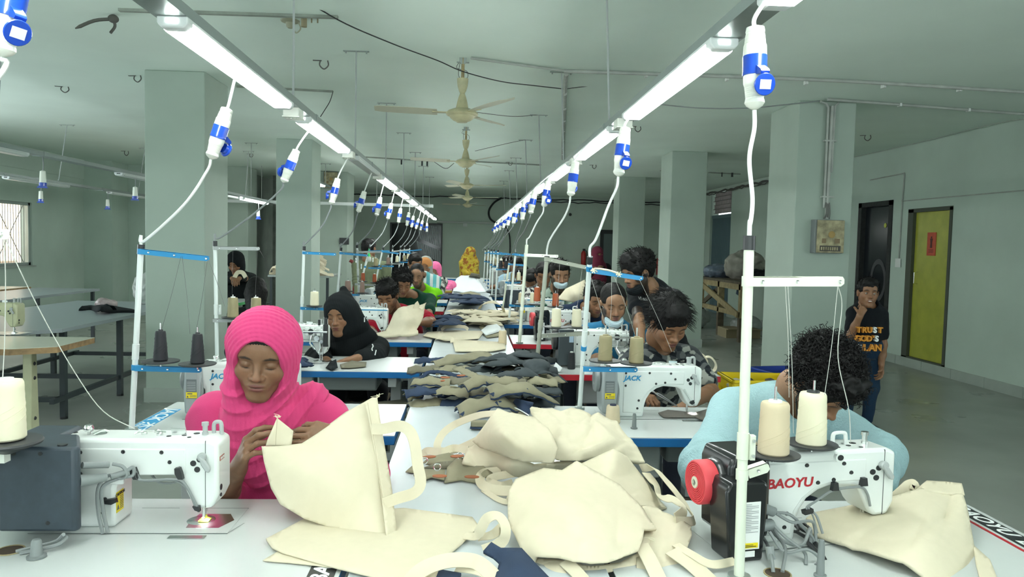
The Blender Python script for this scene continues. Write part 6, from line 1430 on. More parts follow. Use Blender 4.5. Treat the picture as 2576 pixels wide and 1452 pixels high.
person('person in a grey shirt, last one seen in the right row', Head(pa(1275, 664, 13.4), yaw=-.4, pitch=.4, sc_=1.2), SK1, v=.007, N=pa(1270, 682, 13.5), hair='quiff', gm=cloth('mid grey cloth', (.25, .26, .25)), gname='shirt')
# standing man in black, leaning over
h8 = Head(pa(1604, 684, 5.25), yaw=-1.15, pitch=.42, roll=-.0, sc_=1.12)
T8, I8 = person('standing person in a black T-shirt and black mask leaning towards the machines', h8, SK2, v=.0042, N=pa(1645, 725, 5.38), hip=pa(1690, 905, 5.75), seated=False, gm=cloth('black jersey', (.012, .014, .017)), gname='t_shirt', hair='quiff', hairvol=.026, beard=((.02, .016, .014), .95), mask='black', twist=-1.0, shw=.19, bulk=1.08,
       arms=[(pa(1605, 800, 5.15), pa(1613, 868, 4.95)), (pa(1665, 840, 5.6), pa(1640, 900, 5.35))], hands=({'d': (-.2, -.3, -.9), 'n': (.9, 0, 0)}, {'d': (-.4, -.3, -.8), 'n': (.9, 0, 0)}), eyes='down')
tq = V3(at(1618, 752, 5.24))
text('shirt_lettering', 'VI nor', .034, mat('grey print', (.35, .36, .35), .7), T8, Vector(tq)-Vector(I8['O']), (PI/2+.1, 0, -.9), ext=.001, bold=.0006)
person('person in a maroon face veil and black robe near the far right column', Head(pa(1503, 640, 14.8), yaw=.3, pitch=.1, sc_=1.15), SK2, v=.008, N=pa(1506, 665, 14.9), seated=False, gm=cloth('dark robe', (.015, .013, .016)), gname='robe', sleeve='long', bulk=1.1,
       scarf={'m': cloth('maroon veil', H('6a2b3c')), 'vol': .02, 'open': (.045, .06, .018), 'oc': (0, .11, .012), 'drape': 1.2, 'extra': lambda hd, N, s, X, F, SL, SR: [rc(hd.W(0, .04, -.05), N+F*.08-s*.28, .09, .16, .06)]}, arms=[(pa(1490, 690, 14.8), pa(1495, 675, 14.6)), (pa(1525, 690, 14.8), pa(1515, 672, 14.6))])
# the boy by the doors
h9 = Head(pa(2183, 738, 6.02), yaw=-.25, pitch=.05, roll=-.05, sc_=.98)
T9, I9 = person('smiling boy in a black T-shirt with orange and white lettering', h9, SK1, v=.004, N=pa(2183, 772, 6.10), hip=(3.33, 6.14, .74), seated=False, gm=cloth('black T-shirt cloth', (.008, .010, .013)), gname='t_shirt', hair='quiff', hairvol=.010, eyes='open', smile=True, shw=.145, bulk=.86, cat='boy', legm=cloth('dark blue jeans', H('1e3348')),
       sh=(pa(2146, 788, 6.08), pa(2218, 790, 6.10)), arms=[(pa(2140, 845, 5.98), pa(2163, 795, 5.90)), (pa(2222, 868, 6.1), pa(2217, 915, 6.02))], hands=({'d': (.45, .15, .85), 'n': (.2, .9, -.1), 'thumb': (-.3, .5, .7), 'curl': (1.0, 1.1, 1.2, 1.2), 's': .85}, {'d': (0, -.1, -1), 'n': (-1, 0, 0), 'thumb': (0, -1, 0), 's': .88}))
OG = mat('orange print', H('d08a2a'), .7)
c_ = Vector(pa(2178, 860, 5.94))-Vector(I9['O'])
for word, cols, z_, sz in (('TRUST', 'OOOWO', .100, .062), ("GOD'S", 'OOOOW', .030, .064), ('PLAN', 'WOOO', -.045, .074)):
    adv = sz*.72; x_ = -adv*(len(word)-1)/2
    for ch, cc in zip(word, cols):
        if ch == "'": text('shirt_lettering', ch, sz, OG, T9, (c_.x+x_-adv*.25, c_.y-.042, c_.z+z_), (PI/2, 0, 0), ext=.014, bold=.002); x_ += adv*.35; continue
        text('shirt_lettering', ch, sz, OG if cc == 'O' else PRW, T9, (c_.x+x_, c_.y-.042, c_.z+z_), (PI/2, 0, 0), ext=.014, bold=.0025); x_ += adv
# ---------------------------------------------------------------- cloth: sheets laid through measured points, each with its own thickness
def tps(P, v):
    P = A(P); n = len(P); s = 1/300.; Q = P*s
    d = np.sqrt(((Q[:, None]-Q[None])**2).sum(2)); K = d*d*np.log(d+1e-9)
    M_ = np.zeros((n+3, n+3)); M_[:n, :n] = K+np.eye(n)*1e-5; M_[:n, n] = 1; M_[:n, n+1:] = Q; M_[n, :n] = 1; M_[n+1:, :n] = Q.T
    w_ = np.linalg.lstsq(M_, np.concatenate([A(v), [0, 0, 0]]), rcond=None)[0]
    def f(X_):
        X_ = A(X_)*s; d = np.sqrt(((X_[:, None]-Q[None])**2).sum(2)); return (d*d*np.log(d+1e-9)) @ w_[:n]+w_[n]+X_ @ w_[n+1:]
    return f
def depth_of(c):
    """control (px,py,'z',height) or (px,py,'y',depth) -> depth along the hall"""
    return on(c[0], c[1], c[3]).y if c[2] == 'z' else c[3]
def sheet(name, label, cat, outline, inner, m, th=.002, step=9, amp=.003, fr=18., seed=0, group=None, parent=None, origin=None, cr=0, cn=14):
    C_ = [tuple(c) for c in outline]+[tuple(c) for c in inner]
    f = tps([(c[0], c[1]) for c in C_], [1/depth_of(c) for c in C_])
    B_ = []; n = len(outline)
    for i in range(n):
        a, b_ = outline[i], outline[(i+1) % n]; L = math.hypot(a[0]-b_[0], a[1]-b_[1]); k = max(1, int(L/step))
        for j in range(k): B_.append((a[0]+(b_[0]-a[0])*j/k, a[1]+(b_[1]-a[1])*j/k))
    poly = B_; xs = [p[0] for p in poly]; ys = [p[1] for p in poly]
    PA_ = A(poly)
    def inside(x, y):
        c = False; j = len(poly)-1
        for i in range(len(poly)):
            if (poly[i][1] > y) != (poly[j][1] > y) and x < (poly[j][0]-poly[i][0])*(y-poly[i][1])/(poly[j][1]-poly[i][1])+poly[i][0]: c = not c
            j = i
        return c
    G = []; y = min(ys)+step*.5; r = 0
    while y < max(ys):
        x = min(xs)+step*(.5 if r % 2 else 0)
        while x < max(xs):
            if inside(x, y) and np.min(np.hypot(PA_[:, 0]-x, PA_[:, 1]-y)) > step*.45: G.append((x, y))
            x += step
        y += step*.866; r += 1
    nb = len(B_)
    R_ = mgeo.delaunay_2d_cdt([Vector(p) for p in B_+G], [(i, (i+1) % nb) for i in range(nb)], [], 1, 1e-4)
    P2 = [(v.x, v.y) for v in R_[0]]; inv = f(P2)
    W_ = np.array([V3(at(p[0], p[1], 1/max(i, .02))) for p, i in zip(P2, inv)])
    W_ = W_+np.stack([wob(W_, fr, seed)*.3, wob(W_, fr*1.1, seed+5)*.5, wob(W_, fr*.9, seed+9)], 1)*amp
    if cr:
        r_ = np.random.RandomState(seed+50); sz = np.ptp(W_, 0).max(); dd = np.zeros(len(W_)); P_ = A(P2)*sz/max(max(xs)-min(xs), max(ys)-min(ys))
        for _ in range(cn):
            c = P_[r_.randint(len(P_))]; a = r_.uniform(0, PI); u = A(math.cos(a), math.sin(a)); q = P_-c; al = q @ u; ac = q @ A(-u[1], u[0])+al*al*r_.uniform(-3, 3)
            L = sz*r_.uniform(.12, .3); dd += r_.uniform(.5, 1)*r_.choice([-1, 1])*np.exp(-np.abs(ac)/(.011*r_.uniform(.6, 2.2)))*np.exp(-(al/L)**2)
        W_ = W_+dd[:, None]*cr*A(0, -.45, .9)
    o = Vector(W_.mean(0)) if parent is None else Vector(origin)
    F = []
    for t in R_[2]: F.append(tuple(t))
    me = bpy.data.meshes.new(name); me.from_pydata([tuple(w_-A(o)) for w_ in W_], [], F); me.materials.append(m)
    me.polygons.foreach_set('use_smooth', [True]*len(F)); me.update()
    ob = link(name, me, parent)
    if parent is None: ob.location = o; tag(ob, label, cat, group)
    s = ob.modifiers.new('thickness', 'SOLIDIFY'); s.thickness = th; s.offset = 0
    return ob
def cpt(c): return on(c[0], c[1], c[3]) if c[2] == 'z' else at(c[0], c[1], c[3])
def strap(name, label, pts, wd, m, th=.0022, parent=None, origin=None, up=(0, -.6, .8), group='loose canvas handles', n=7, cat='strap', twist=None):
    P_ = catmull([cpt(p) for p in pts], n); o = sum(P_, Vector())/len(P_) if parent is None else Vector(origin)
    if twist is not None:
        u0, u1 = Vector(up), Vector(twist); upf = lambda t: u0.lerp(u1, t)
    else: upf = Vector(up)
    mb = MB(); mb.tube([p-o for p in P_], 1, flat=(wd, th), up=upf); ob = mb.obj(name, m, parent)
    if parent is None: ob.location = o; tag(ob, label, cat, group)
    return ob
Z = lambda x, y, z: (x, y, 'z', z)
Y = lambda x, y, d: (x, y, 'y', d)
STITCH = mat('canvas stitching', (.42, .36, .24), .8)
SG = 'natural canvas tote bags and panels on the tables'
# 1 the bag in the hands of the woman in pink
bag = thing('tote_bag', 'canvas tote bag held up by the person in pink, one long handle showing', 'bag', at(830, 1200, 2.0), 0, SG); O_ = bag.location
sheet('front_panel', '', '', [Y(658, 1122, 2.02), Y(700, 1122, 2.02), Y(760, 1117, 2.03), Y(800, 1092, 2.05), Y(870, 1042, 2.06), Y(938, 1003, 2.06), Y(950, 1004, 2.06), Y(960, 1080, 2.03), Y(985, 1235, 1.96), Z(998, 1343, .765), Z(975, 1353, .765), Z(900, 1340, .768), Z(825, 1323, .775), Y(765, 1303, 1.93), Y(705, 1268, 1.96), Y(682, 1228, 1.99), Y(664, 1160, 2.01)],
      [Y(800, 1200, 1.93), Y(880, 1150, 1.95), Y(760, 1180, 1.95), Y(860, 1260, 1.90)], CANVAS, .002, 8, .005, 14, 1, parent=bag, origin=O_, cr=.004, cn=9)
sheet('back_panel', '', '', [Y(700, 1118, 2.06), Y(742, 1088, 2.12), Y(765, 1112, 2.18), Y(800, 1092, 2.20), Y(870, 1040, 2.18), Y(945, 1001, 2.08), Y(958, 1080, 2.06), Y(985, 1235, 2.0), Z(996, 1335, .765), Z(850, 1315, .77), Y(720, 1262, 2.03), Y(690, 1225, 2.05), Y(680, 1160, 2.05)],
      [Y(820, 1190, 2.16)], CANVAS, .002, 11, .005, 14, 2, parent=bag, origin=O_)
sheet('folded_corner', '', '', [Y(668, 1122, 2.04), Y(673, 1105, 2.04), Y(697, 1052, 2.05), Y(738, 1084, 2.06), Y(733, 1122, 2.04)], [], CANVAS, .002, 8, .002, 20, 3, parent=bag, origin=O_)
strap('corner_seam', '', [Y(697, 1053, 2.045), Y(695, 1090, 2.035), Y(693, 1120, 2.03)], .0012, STITCH, .001, bag, O_)
sheet('hem', '', '', [Y(918, 1014, 2.045), Y(948, 1001, 2.05), Y(960, 1078, 2.02), Y(986, 1236, 1.95), Z(999, 1345, .768), Z(972, 1352, .772), Y(958, 1238, 1.93), Y(934, 1090, 2.0)], [], CANVAS, .0022, 9, .003, 14, 1, parent=bag, origin=O_)
strap('hem_stitching', '', [Y(925, 1014, 2.035), Y(938, 1090, 1.99), Y(960, 1238, 1.925), Y(974, 1346, 1.885)], .0012, STITCH, .0008, bag, O_)
P_ = catmull([cpt(p) for p in [Y(935, 1079, 1.985), Y(965, 1079, 1.98), Y(1005, 1072, 1.97), Y(1030, 1085, 1.96), Y(1043, 1115, 1.95), Y(1051, 1170, 1.93), Y(1058, 1215, 1.92), Y(1042, 1240, 1.91), Y(1000, 1254, 1.91), Y(967, 1266, 1.91)]], 7)
MB().tube([p-O_ for p in P_], 1, flat=(.029, .003), up=lambda t: Vector((.35*math.sin(t*PI), -1, .05))).obj('handle', CANVAS, bag)
mb = MB(); r_ = random.Random(4)
for q in (Y(950, 1001, 2.06), Y(697, 1052, 2.05)):
    c = cpt(q)-O_
    for k in range(7): mb.tube(catmull([c, c+Vector((r_.gauss(0, .006), 0, r_.uniform(.002, .008))), c+Vector((r_.gauss(0, .012), 0, r_.uniform(0, .014)))], 3), .0006, 3)
mb.obj('loose_threads', ECRU, bag)
# 2 flat panels below it
sheet('canvas_cloth', 'flat canvas panel under the held bag, lower one of two, its left corner showing', 'canvas panel', [Z(661, 1411, .764), Z(706, 1384, .764), Z(760, 1392, .764), Z(860, 1432, .764), Z(812, 1426, .764), Z(740, 1418, .764)], [], CANVAS, .0025, 9, .0008, 15, 3, SG)
sheet('canvas_cloth', 'large flat canvas panel lying below the held bag on the front left table', 'canvas panel', [Z(669, 1358, .768), Z(774, 1302, .770), Z(900, 1285, .771), Z(1017, 1279, .771), Z(1100, 1290, .770), Z(1188, 1302, .768), Z(1205, 1325, .768), Z(1160, 1372, .768), Z(1117, 1408, .770), Z(1090, 1470, .772), Z(960, 1458, .770), Z(852, 1432, .769), Z(712, 1393, .768), Z(684, 1380, .768)], [Z(950, 1350, .773), Z(1050, 1380, .776)], CANVAS, .0035, 12, .0015, 12, 5, SG)
# 3 the heap of bags on the long table
sheet('tote_bag', 'canvas tote bag at the bottom left of the big heap, a smooth folded side', 'bag', [Z(1162, 1168, .80), Z(1177, 1128, .83), Z(1200, 1115, .86), Z(1290, 1145, .86), Z(1345, 1172, .85), Z(1470, 1160, .84), Z(1480, 1185, .80), Z(1380, 1200, .78), Z(1336, 1196, .785), Z(1268, 1184, .79), Z(1218, 1180, .79)], [Z(1290, 1160, .86)], CANVAS, .010, 6, .004, 22, 7, SG, cr=.006)
sheet('tote_bag', 'canvas tote bag on the left of the heap with a straight raised top corner', 'bag', [Z(1190, 1108, .87), Z(1222, 1075, .93), Z(1252, 1030, .97), Z(1282, 1044, .96), Z(1346, 1052, .95), Z(1380, 1080, .95), Z(1400, 1130, .91), Z(1390, 1168, .87), Z(1310, 1160, .88), Z(1260, 1142, .87), Z(1210, 1125, .86)], [Z(1270, 1095, .97), Z(1310, 1130, .93)], CANVAS, .008, 6, .005, 20, 8, SG, cr=.006)
sheet('tote_bag', 'largest canvas tote bag on top of the heap, its ridge reaching towards the right table', 'bag', [Y(1336, 1019, 2.56), Y(1360, 1026, 2.58), Y(1383, 1030, 2.6), Y(1442, 1034, 2.62), Y(1510, 1047, 2.6), Y(1554, 1065, 2.55), Y(1582, 1103, 2.45), Y(1604, 1140, 2.38), Y(1619, 1171, 2.32), Y(1580, 1168, 2.28), Y(1540, 1160, 2.24), Y(1470, 1165, 2.2), Y(1420, 1160, 2.2), Y(1370, 1148, 2.22), Y(1330, 1120, 2.26), Y(1311, 1098, 2.32), Y(1322, 1066, 2.42), Y(1346, 1050, 2.5)],
      [Y(1370, 1075, 2.36), Y(1450, 1080, 2.33), Y(1520, 1100, 2.30), Y(1400, 1120, 2.22), Y(1480, 1135, 2.20), Y(1340, 1085, 2.36)], CANVAS, .012, 5, .012, 15, 9, SG, cr=.014, cn=30)
sheet('tote_bag', 'canvas tote bag wedged at the right of the heap with an upright inner pocket', 'bag', [Y(1461, 1168, 2.16), Y(1500, 1150, 2.14), Y(1541, 1134, 2.14), Y(1573, 1150, 2.16), Y(1592, 1174, 2.18), Y(1625, 1215, 2.14), Y(1674, 1281, 2.08), Y(1655, 1284, 2.02), Y(1610, 1275, 1.98), Y(1580, 1245, 1.98), Y(1530, 1210, 2.0), Y(1490, 1190, 2.04)], [Y(1550, 1185, 2.06), Y(1600, 1225, 2.06)], CANVAS, .010, 6, .005, 18, 10, SG, cr=.007)
sheet('tote_bag', 'canvas tote bag at the lower right of the heap, open mouth towards the black motor', 'bag', [Y(1616, 1280, 1.98), Y(1654, 1283, 1.96), Y(1695, 1303, 1.90), Y(1737, 1326, 1.86), Y(1738, 1350, 1.82), Y(1722, 1395, 1.75), Y(1690, 1452, 1.67), Y(1640, 1470, 1.64), Y(1600, 1440, 1.68), Y(1600, 1360, 1.80)], [Y(1670, 1340, 1.82), Y(1660, 1400, 1.73)], CANVAS, .008, 6, .006, 20, 11, SG, cr=.007)
fb = thing('tote_bag', 'canvas tote bag at the front of the heap, smooth and full, mouth facing the viewer', 'bag', at(1450, 1300, 1.85), 0, SG); O_ = fb.location
sheet('bag_body', '', '', [Y(1280, 1320, 1.86), Y(1279, 1275, 1.92), Y(1283, 1240, 1.97), Y(1298, 1212, 2.02), Y(1367, 1181, 2.06), Y(1414, 1187, 2.05), Y(1451, 1165, 2.08), Y(1486, 1184, 2.05), Y(1560, 1224, 1.98), Y(1619, 1283, 1.88), Y(1650, 1335, 1.80), Y(1618, 1338, 1.77), Y(1615, 1362, 1.74), Y(1604, 1393, 1.70), Y(1529, 1421, 1.65), Y(1486, 1423, 1.64), Y(1402, 1406, 1.67), Y(1349, 1403, 1.69), Y(1342, 1421, 1.70), Y(1330, 1421, 1.71)],
      [Y(1450, 1290, 1.76), Y(1400, 1240, 1.87), Y(1520, 1260, 1.86), Y(1540, 1340, 1.72), Y(1380, 1340, 1.74), Y(1460, 1210, 1.96)], CANVAS, .006, 7, .007, 13, 12, parent=fb, origin=O_, cr=.006, cn=10)
sheet('bag_lining', '', '', [Y(1342, 1421, 1.71), Y(1352, 1406, 1.72), Y(1402, 1408, 1.70), Y(1486, 1425, 1.68), Y(1560, 1416, 1.70), Y(1606, 1392, 1.73), Y(1617, 1345, 1.80), Y(1650, 1335, 1.82), Y(1662, 1370, 1.78), Y(1650, 1400, 1.75), Y(1600, 1425, 1.70), Y(1500, 1445, 1.66), Y(1390, 1435, 1.68)], [], CANVAS, .003, 9, .004, 18, 13, parent=fb, origin=O_)
mb = MB(); c = at(1620, 1352, 1.76)-O_; mb.tube(catmull([c, c+Vector((.01, -.01, .004)), c+Vector((.022, -.012, .002)), c+Vector((.02, -.012, -.004)), c+Vector((.008, -.008, .001))], 5), .0007, 4); mb.obj('loose_threads', ECRU, fb)
strap('handle', '', [Y(1382, 1415, 1.70), Y(1405, 1440, 1.66), Y(1425, 1480, 1.62)], .030, CANVAS, .003, fb, O_, up=(0, -.7, .7))
strap('handle', '', [Y(1420, 1412, 1.68), Y(1450, 1440, 1.64), Y(1485, 1480, 1.60)], .030, CANVAS, .003, fb, O_, up=(0, -.7, .7))
strap('handle', '', [Y(1612, 1370, 1.74), Y(1635, 1410, 1.68), Y(1668, 1480, 1.60)], .036, CANVAS, .003, fb, O_, up=(0, -.7, .7))
# loose handles
cw = .030
strap('bag_handle', 'canvas handle arching over the left of the heap', [Z(1250, 1040, .93), Z(1205, 1045, .90), Z(1150, 1065, .86), Z(1115, 1090, .83), Z(1100, 1120, .80), Z(1110, 1135, .785), Z(1150, 1130, .80), Z(1200, 1108, .85)], .026, CANVAS, up=(0, -.8, .5))
strap('bag_handle', 'canvas handle looping above the khaki cuts left of the heap', [Z(1060, 1150, .77), Z(1075, 1135, .79), Z(1110, 1138, .80), Z(1140, 1128, .80), Z(1175, 1132, .82)], .026, CANVAS, up=(0, -.85, .4))
strap('bag_handle', 'canvas handle curled under the left side of the heap, outer loop', [Z(1260, 1186, .79), Z(1215, 1192, .785), Z(1210, 1215, .78), Z(1240, 1232, .78), Z(1300, 1236, .79)], .030, CANVAS, up=(0, -.85, .5))
strap('bag_handle', 'canvas handle curled under the left side of the heap, inner loop', [Z(1300, 1190, .80), Z(1245, 1200, .785), Z(1232, 1210, .775), Z(1260, 1222, .775), Z(1290, 1215, .78)], .024, CANVAS, up=(0, -.85, .5))
strap('bag_handle', 'canvas handle dropping from the front left of the heap', [Z(1215, 1232, .77), Z(1250, 1255, .77), Z(1275, 1262, .775), Z(1283, 1250, .78)], .016, CANVAS, up=(0, -.85, .5))
strap('bag_handle', 'canvas handle coil standing right of the flat panel, outer turn', [Z(1165, 1350, .77), Z(1200, 1345, .79), Z(1225, 1305, .83), Z(1255, 1300, .84), Z(1272, 1330, .82), Z(1262, 1365, .79), Z(1215, 1385, .775)], .026, CANVAS, up=(.3, -.6, .6))
strap('bag_handle', 'canvas handle coil standing right of the flat panel, inner turn', [Z(1205, 1352, .775), Z(1240, 1345, .79), Z(1265, 1325, .80), Z(1270, 1350, .79), Z(1245, 1372, .775)], .022, CANVAS, up=(.3, -.6, .6))
strap('bag_handle', 'wide canvas handle sweeping along the bottom edge of the picture', [Z(1020, 1480, .775), Z(1060, 1435, .79), Z(1120, 1412, .80), Z(1180, 1410, .80), Z(1215, 1425, .79), Z(1260, 1470, .775)], .036, CANVAS, up=(0, -.6, .8))
strap('bag_handle', 'second canvas handle at the bottom edge beside the navy cloth', [Z(1150, 1425, .78), Z(1200, 1432, .785), Z(1240, 1450, .78), Z(1280, 1490, .775)], .030, CANVAS, up=(0, -.5, .85))
strap('bag_handle', 'canvas handle standing in a tall loop beside the red handwheel', [Y(1612, 1178, 2.2), Y(1645, 1178, 2.15), Y(1672, 1205, 2.1), Y(1705, 1245, 2.05), Y(1733, 1285, 2.0), Y(1745, 1310, 1.9), Y(1700, 1312, 1.86)], .024, CANVAS, up=(.5, -.7, .3))
strap('bag_handle', 'canvas handle bent outwards right of the heap, near the red handwheel', [Y(1625, 1190, 2.16), Y(1650, 1222, 2.1), Y(1660, 1245, 2.04), Y(1700, 1262, 1.98), Y(1720, 1285, 1.93), Y(1700, 1305, 1.88)], .028, CANVAS, up=(.3, -.8, .3))
strap('bag_handle', 'long canvas handle trailing from the heap to the foot of the ivory pole', [Y(1700, 1370, 1.76), Y(1740, 1395, 1.70), Y(1790, 1420, 1.66), Y(1850, 1412, 1.69)], .022, CANVAS, up=(0, -.5, .85))
strap('bag_handle', 'canvas handle running diagonally off the bottom edge, right of the heap', [Y(1690, 1385, 1.73), Y(1740, 1420, 1.67), Y(1800, 1475, 1.60)], .040, CANVAS, up=(0, -.5, .85))
# navy cloth at the bottom
sheet('navy_cloth', 'folded navy cloth at the bottom edge under the front bag', 'cloth', [Z(1216, 1388, .80), Z(1237, 1366, .81), Z(1262, 1380, .81), Z(1312, 1382, .81), Z(1345, 1420, .80), Z(1400, 1475, .785), Z(1240, 1475, .78), Z(1258, 1420, .79), Z(1240, 1402, .795)], [Z(1300, 1420, .81)], NAVY, .008, 8, .003, 25, 3, 'dark cuts of bag fabric')
sheet('navy_cloth', 'small navy cloth end showing under the wide handle at the bottom edge', 'cloth', [Z(1060, 1452, .768), Z(1110, 1436, .772), Z(1160, 1446, .772), Z(1150, 1480, .768), Z(1050, 1480, .766)], [], NAVY, .006, 9, .002, 25, 4, 'dark cuts of bag fabric')
# khaki cuts with leather tabs left of the heap
KG = 'khaki fabric cuts with leather tabs'
def cut(lb, pts, m, zs, th=.0035, g=None, amp=.0025, seed=1, cat='fabric cut', inner=(), nm='fabric_cut'):
    z = zs if isinstance(zs, (list, tuple)) else [zs]*len(pts)
    return sheet(nm, lb, cat, [(p[0], p[1], 'z', zz) for p, zz in zip(pts, z)], inner, m, th, 8, amp, 30, seed, g)
cut('khaki cut poking out left of the handle loops', [(1020, 1188), (1045, 1165), (1062, 1180), (1050, 1190)], KHAKI, .768, g=KG)
c1 = cut('khaki cut with a leather tab, nearest the viewer left of the heap', [(1118, 1215), (1125, 1178), (1150, 1155), (1215, 1172), (1240, 1190), (1200, 1216), (1160, 1208)], KHAKI, [.768, .78, .80, .80, .79, .77, .77], g=KG)
cut('khaki cut lying left of the leather tabbed one', [(1040, 1195), (1062, 1180), (1120, 1184), (1118, 1208), (1085, 1200), (1060, 1210)], KHAKI, .772, g=KG)
cut('folded khaki cut under the handle loops', [(1062, 1165), (1080, 1150), (1130, 1140), (1165, 1152), (1160, 1162), (1100, 1172)], KHAKI, [.775, .79, .80, .80, .785, .775], .006, KG, seed=5)
cut('second folded khaki cut under the handle loops', [(1065, 1178), (1100, 1165), (1150, 1160), (1170, 1170), (1120, 1180)], mat('dark khaki fabric', H('6f6b5a'), .85), [.77, .78, .79, .78, .77], .006, KG, seed=6)
def tab(px, py, z, rot, par=None, w_=.045, l_=.014):
    p = on(px, py, z); mb = MB(); n = 10
    pts = [(w_*.5*math.cos(a)*(1 if abs(math.cos(a)) < .8 else 1), l_*.5*math.sin(a)) for a in [2*PI*k/16 for k in range(16)]]
    mb.prism(pts, -.001, .0015, 'z', Matrix.Rotation(rot, 4, 'Z') @ Matrix.Rotation(.35, 4, 'X')); o = mb.obj('leather_tab', TAN); o.location = p; return o
for k, (px, py, z, r_, lb) in enumerate(((1187, 1200, .80, -.05, 'brown leather tab on the nearest khaki cut'), (1106, 1198, .79, 0, 'small brown leather tab left of the nearest khaki cut'), (1150, 1148, .815, .2, 'brown leather tab under the canvas handles'), (1080, 1150, .805, .3, 'brown leather tab at the left of the folded cuts'))):
    tag(tab(px, py, z, r_), lb, 'leather tab', 'brown leather tabs')
mb = MB(); p0 = on(1095, 1175, .80)
for k, (px, py) in enumerate(((1068, 1160), (1100, 1176), (1158, 1148))):
    q = on(px, py, .802)-p0; mb.lathe([(.011, 0), (.013, .0015), (.011, .003), (.009, .0015), (.011, 0)], 14, Matrix.Translation(q) @ Matrix.Rotation(.9, 4, 'X'), cap=False)
o = mb.obj('metal_rings', STEEL); o.location = p0; tag(o, 'small steel rings among the folded khaki cuts', 'rings')
cb = thing('fabric_clip_bundle', 'small folded khaki and navy bundle between the handle arch and the heap', 'bundle', on(1205, 1080, .765))
mb = MB(); m_ = Matrix.Rotation(-.1, 4, 'Z'); mb.box(-.035, .035, -.02, .02, .004, .012, m_); mb.obj('navy_layer', NAVY, cb, bev=.003)
MB().box(-.033, .033, -.018, .02, .012, .034, Matrix.Rotation(-.05, 4, 'Z')).obj('khaki_layer', KHAKI, cb, bev=.005)
# 4 the big mixed pile
PG = 'khaki and charcoal cuts in the middle pile'
DKH = MATS['dark khaki fabric']
def strip_piece(lb, p0, p1, p2, wd, m, z, arch=.03, th=.004, seed=0, g=PG, nav=None):
    """a folded band: centre line through three photo points, arched, with a lining layer beneath"""
    a, b_, c = on(*p0, z[0]), on(*p1, z[1]), on(*p2, z[2]); C_ = catmull([a, b_, c], 7); n = len(C_); K = 7; r_ = random.Random(seed)
    V = []; F = []; ph = r_.uniform(0, 6)
    for i, p in enumerate(C_):
        t = (C_[min(i+1, n-1)]-C_[max(i-1, 0)]).normalized(); s = Vector((t.y, -t.x, 0)).normalized(); ww = wd*(1+.12*math.sin(i*.9+ph))
        for k in range(K):
            u = k/(K-1)-.5; V.append(p+s*(u*ww)+Vector((0, 0, arch*(1-4*u*u)*(.7+.3*math.sin(i*.8+ph))-.012*(u+.5)+.003*math.sin(i*1.7+k*1.3+ph))))
    for i in range(n-1):
        for k in range(K-1): F.append((i*K+k, i*K+k+1, (i+1)*K+k+1, (i+1)*K+k))
    o = V[len(V)//2].copy(); me = bpy.data.meshes.new('fabric_cut'); me.from_pydata([tuple(v-o) for v in V], [], F); me.materials.append(m); me.polygons.foreach_set('use_smooth', [True]*len(F))
    ob = link('fabric_cut', me); ob.location = o; so_ = ob.modifiers.new('thickness', 'SOLIDIFY'); so_.thickness = th; so_.offset = -1; tag(ob, lb, 'fabric cut', g)
    if nav is not None:
        me2 = bpy.data.meshes.new('lining'); me2.from_pydata([tuple(v-o-Vector((0, .004, .006+.002*math.sin(j)))) for j, v in enumerate(V)], [], F); me2.materials.append(nav); me2.polygons.foreach_set('use_smooth', [True]*len(F))
        l = link('lining', me2, ob); s2 = l.modifiers.new('thickness', 'SOLIDIFY'); s2.thickness = .003; s2.offset = -1
    return ob
r_ = random.Random(11)
ORD = ('first', 'second', 'third', 'fourth', 'fifth', 'sixth', 'seventh', 'eighth', 'ninth', 'tenth', 'eleventh', 'twelfth', 'thirteenth', 'fourteenth', 'fifteenth', 'sixteenth', 'seventeenth', 'eighteenth', 'nineteenth', 'twentieth', 'twenty-first', 'twenty-second')
LAY = ('front bottom', 'second', 'third', 'fourth', 'rear bottom', 'upper front', 'topmost')
CNM = {KHAKI.name: 'khaki', DKH.name: 'dark khaki', CHAR.name: 'charcoal', NAVY.name: 'navy'}
# lower layers: random folded cuts filling the body of the pile
k = 0
for row, (y0, z0) in enumerate(((1015, .775), (985, .80), (955, .82), (930, .84), (908, .80), (985, .83), (960, .86))):
    for j in range(5):
        x = 1075+j*72+r_.uniform(-14, 14); m_ = [KHAKI, DKH, CHAR, NAVY, KHAKI][r_.randrange(5)] if x < 1230 or y0 > 950 else [CHAR, CHAR, DKH][r_.randrange(3)]
        a = r_.uniform(-.3, .3)
        strip_piece('crumpled %s cut in the middle pile, %s layer, %s from the left' % (CNM[m_.name], LAY[row], ORD[j]), (x-45, y0+a*20), (x, y0-4), (x+45, y0-a*20), .10, m_, (z0-.01, z0, z0-.01), .022, .004, k, PG, NAVY if k % 3 == 0 else None); k += 1
strip_piece('long khaki band with navy lining, curving along the front of the middle pile', (1150, 1040), (1230, 1008), (1290, 1020), .13, KHAKI, (.78, .83, .80), .045, .004, 31, PG, NAVY)
strip_piece('long khaki band arching over the right front of the middle pile', (1225, 990), (1300, 975), (1385, 1005), .11, KHAKI, (.86, .88, .80), .04, .004, 32, PG, NAVY)
strip_piece('khaki band on top of the middle pile, left part', (1165, 972), (1215, 955), (1300, 962), .08, KHAKI, (.87, .89, .87), .03, .004, 33, PG, NAVY)
strip_piece('khaki cut sloping off the left of the middle pile', (1020, 998), (1080, 978), (1140, 985), .11, KHAKI, (.765, .80, .82), .03, .004, 34, PG, NAVY)
strip_piece('khaki cut pointing to the upper left of the middle pile', (1090, 915), (1150, 900), (1220, 893), .16, KHAKI, (.80, .83, .82), .03, .004, 35, PG, CHAR)
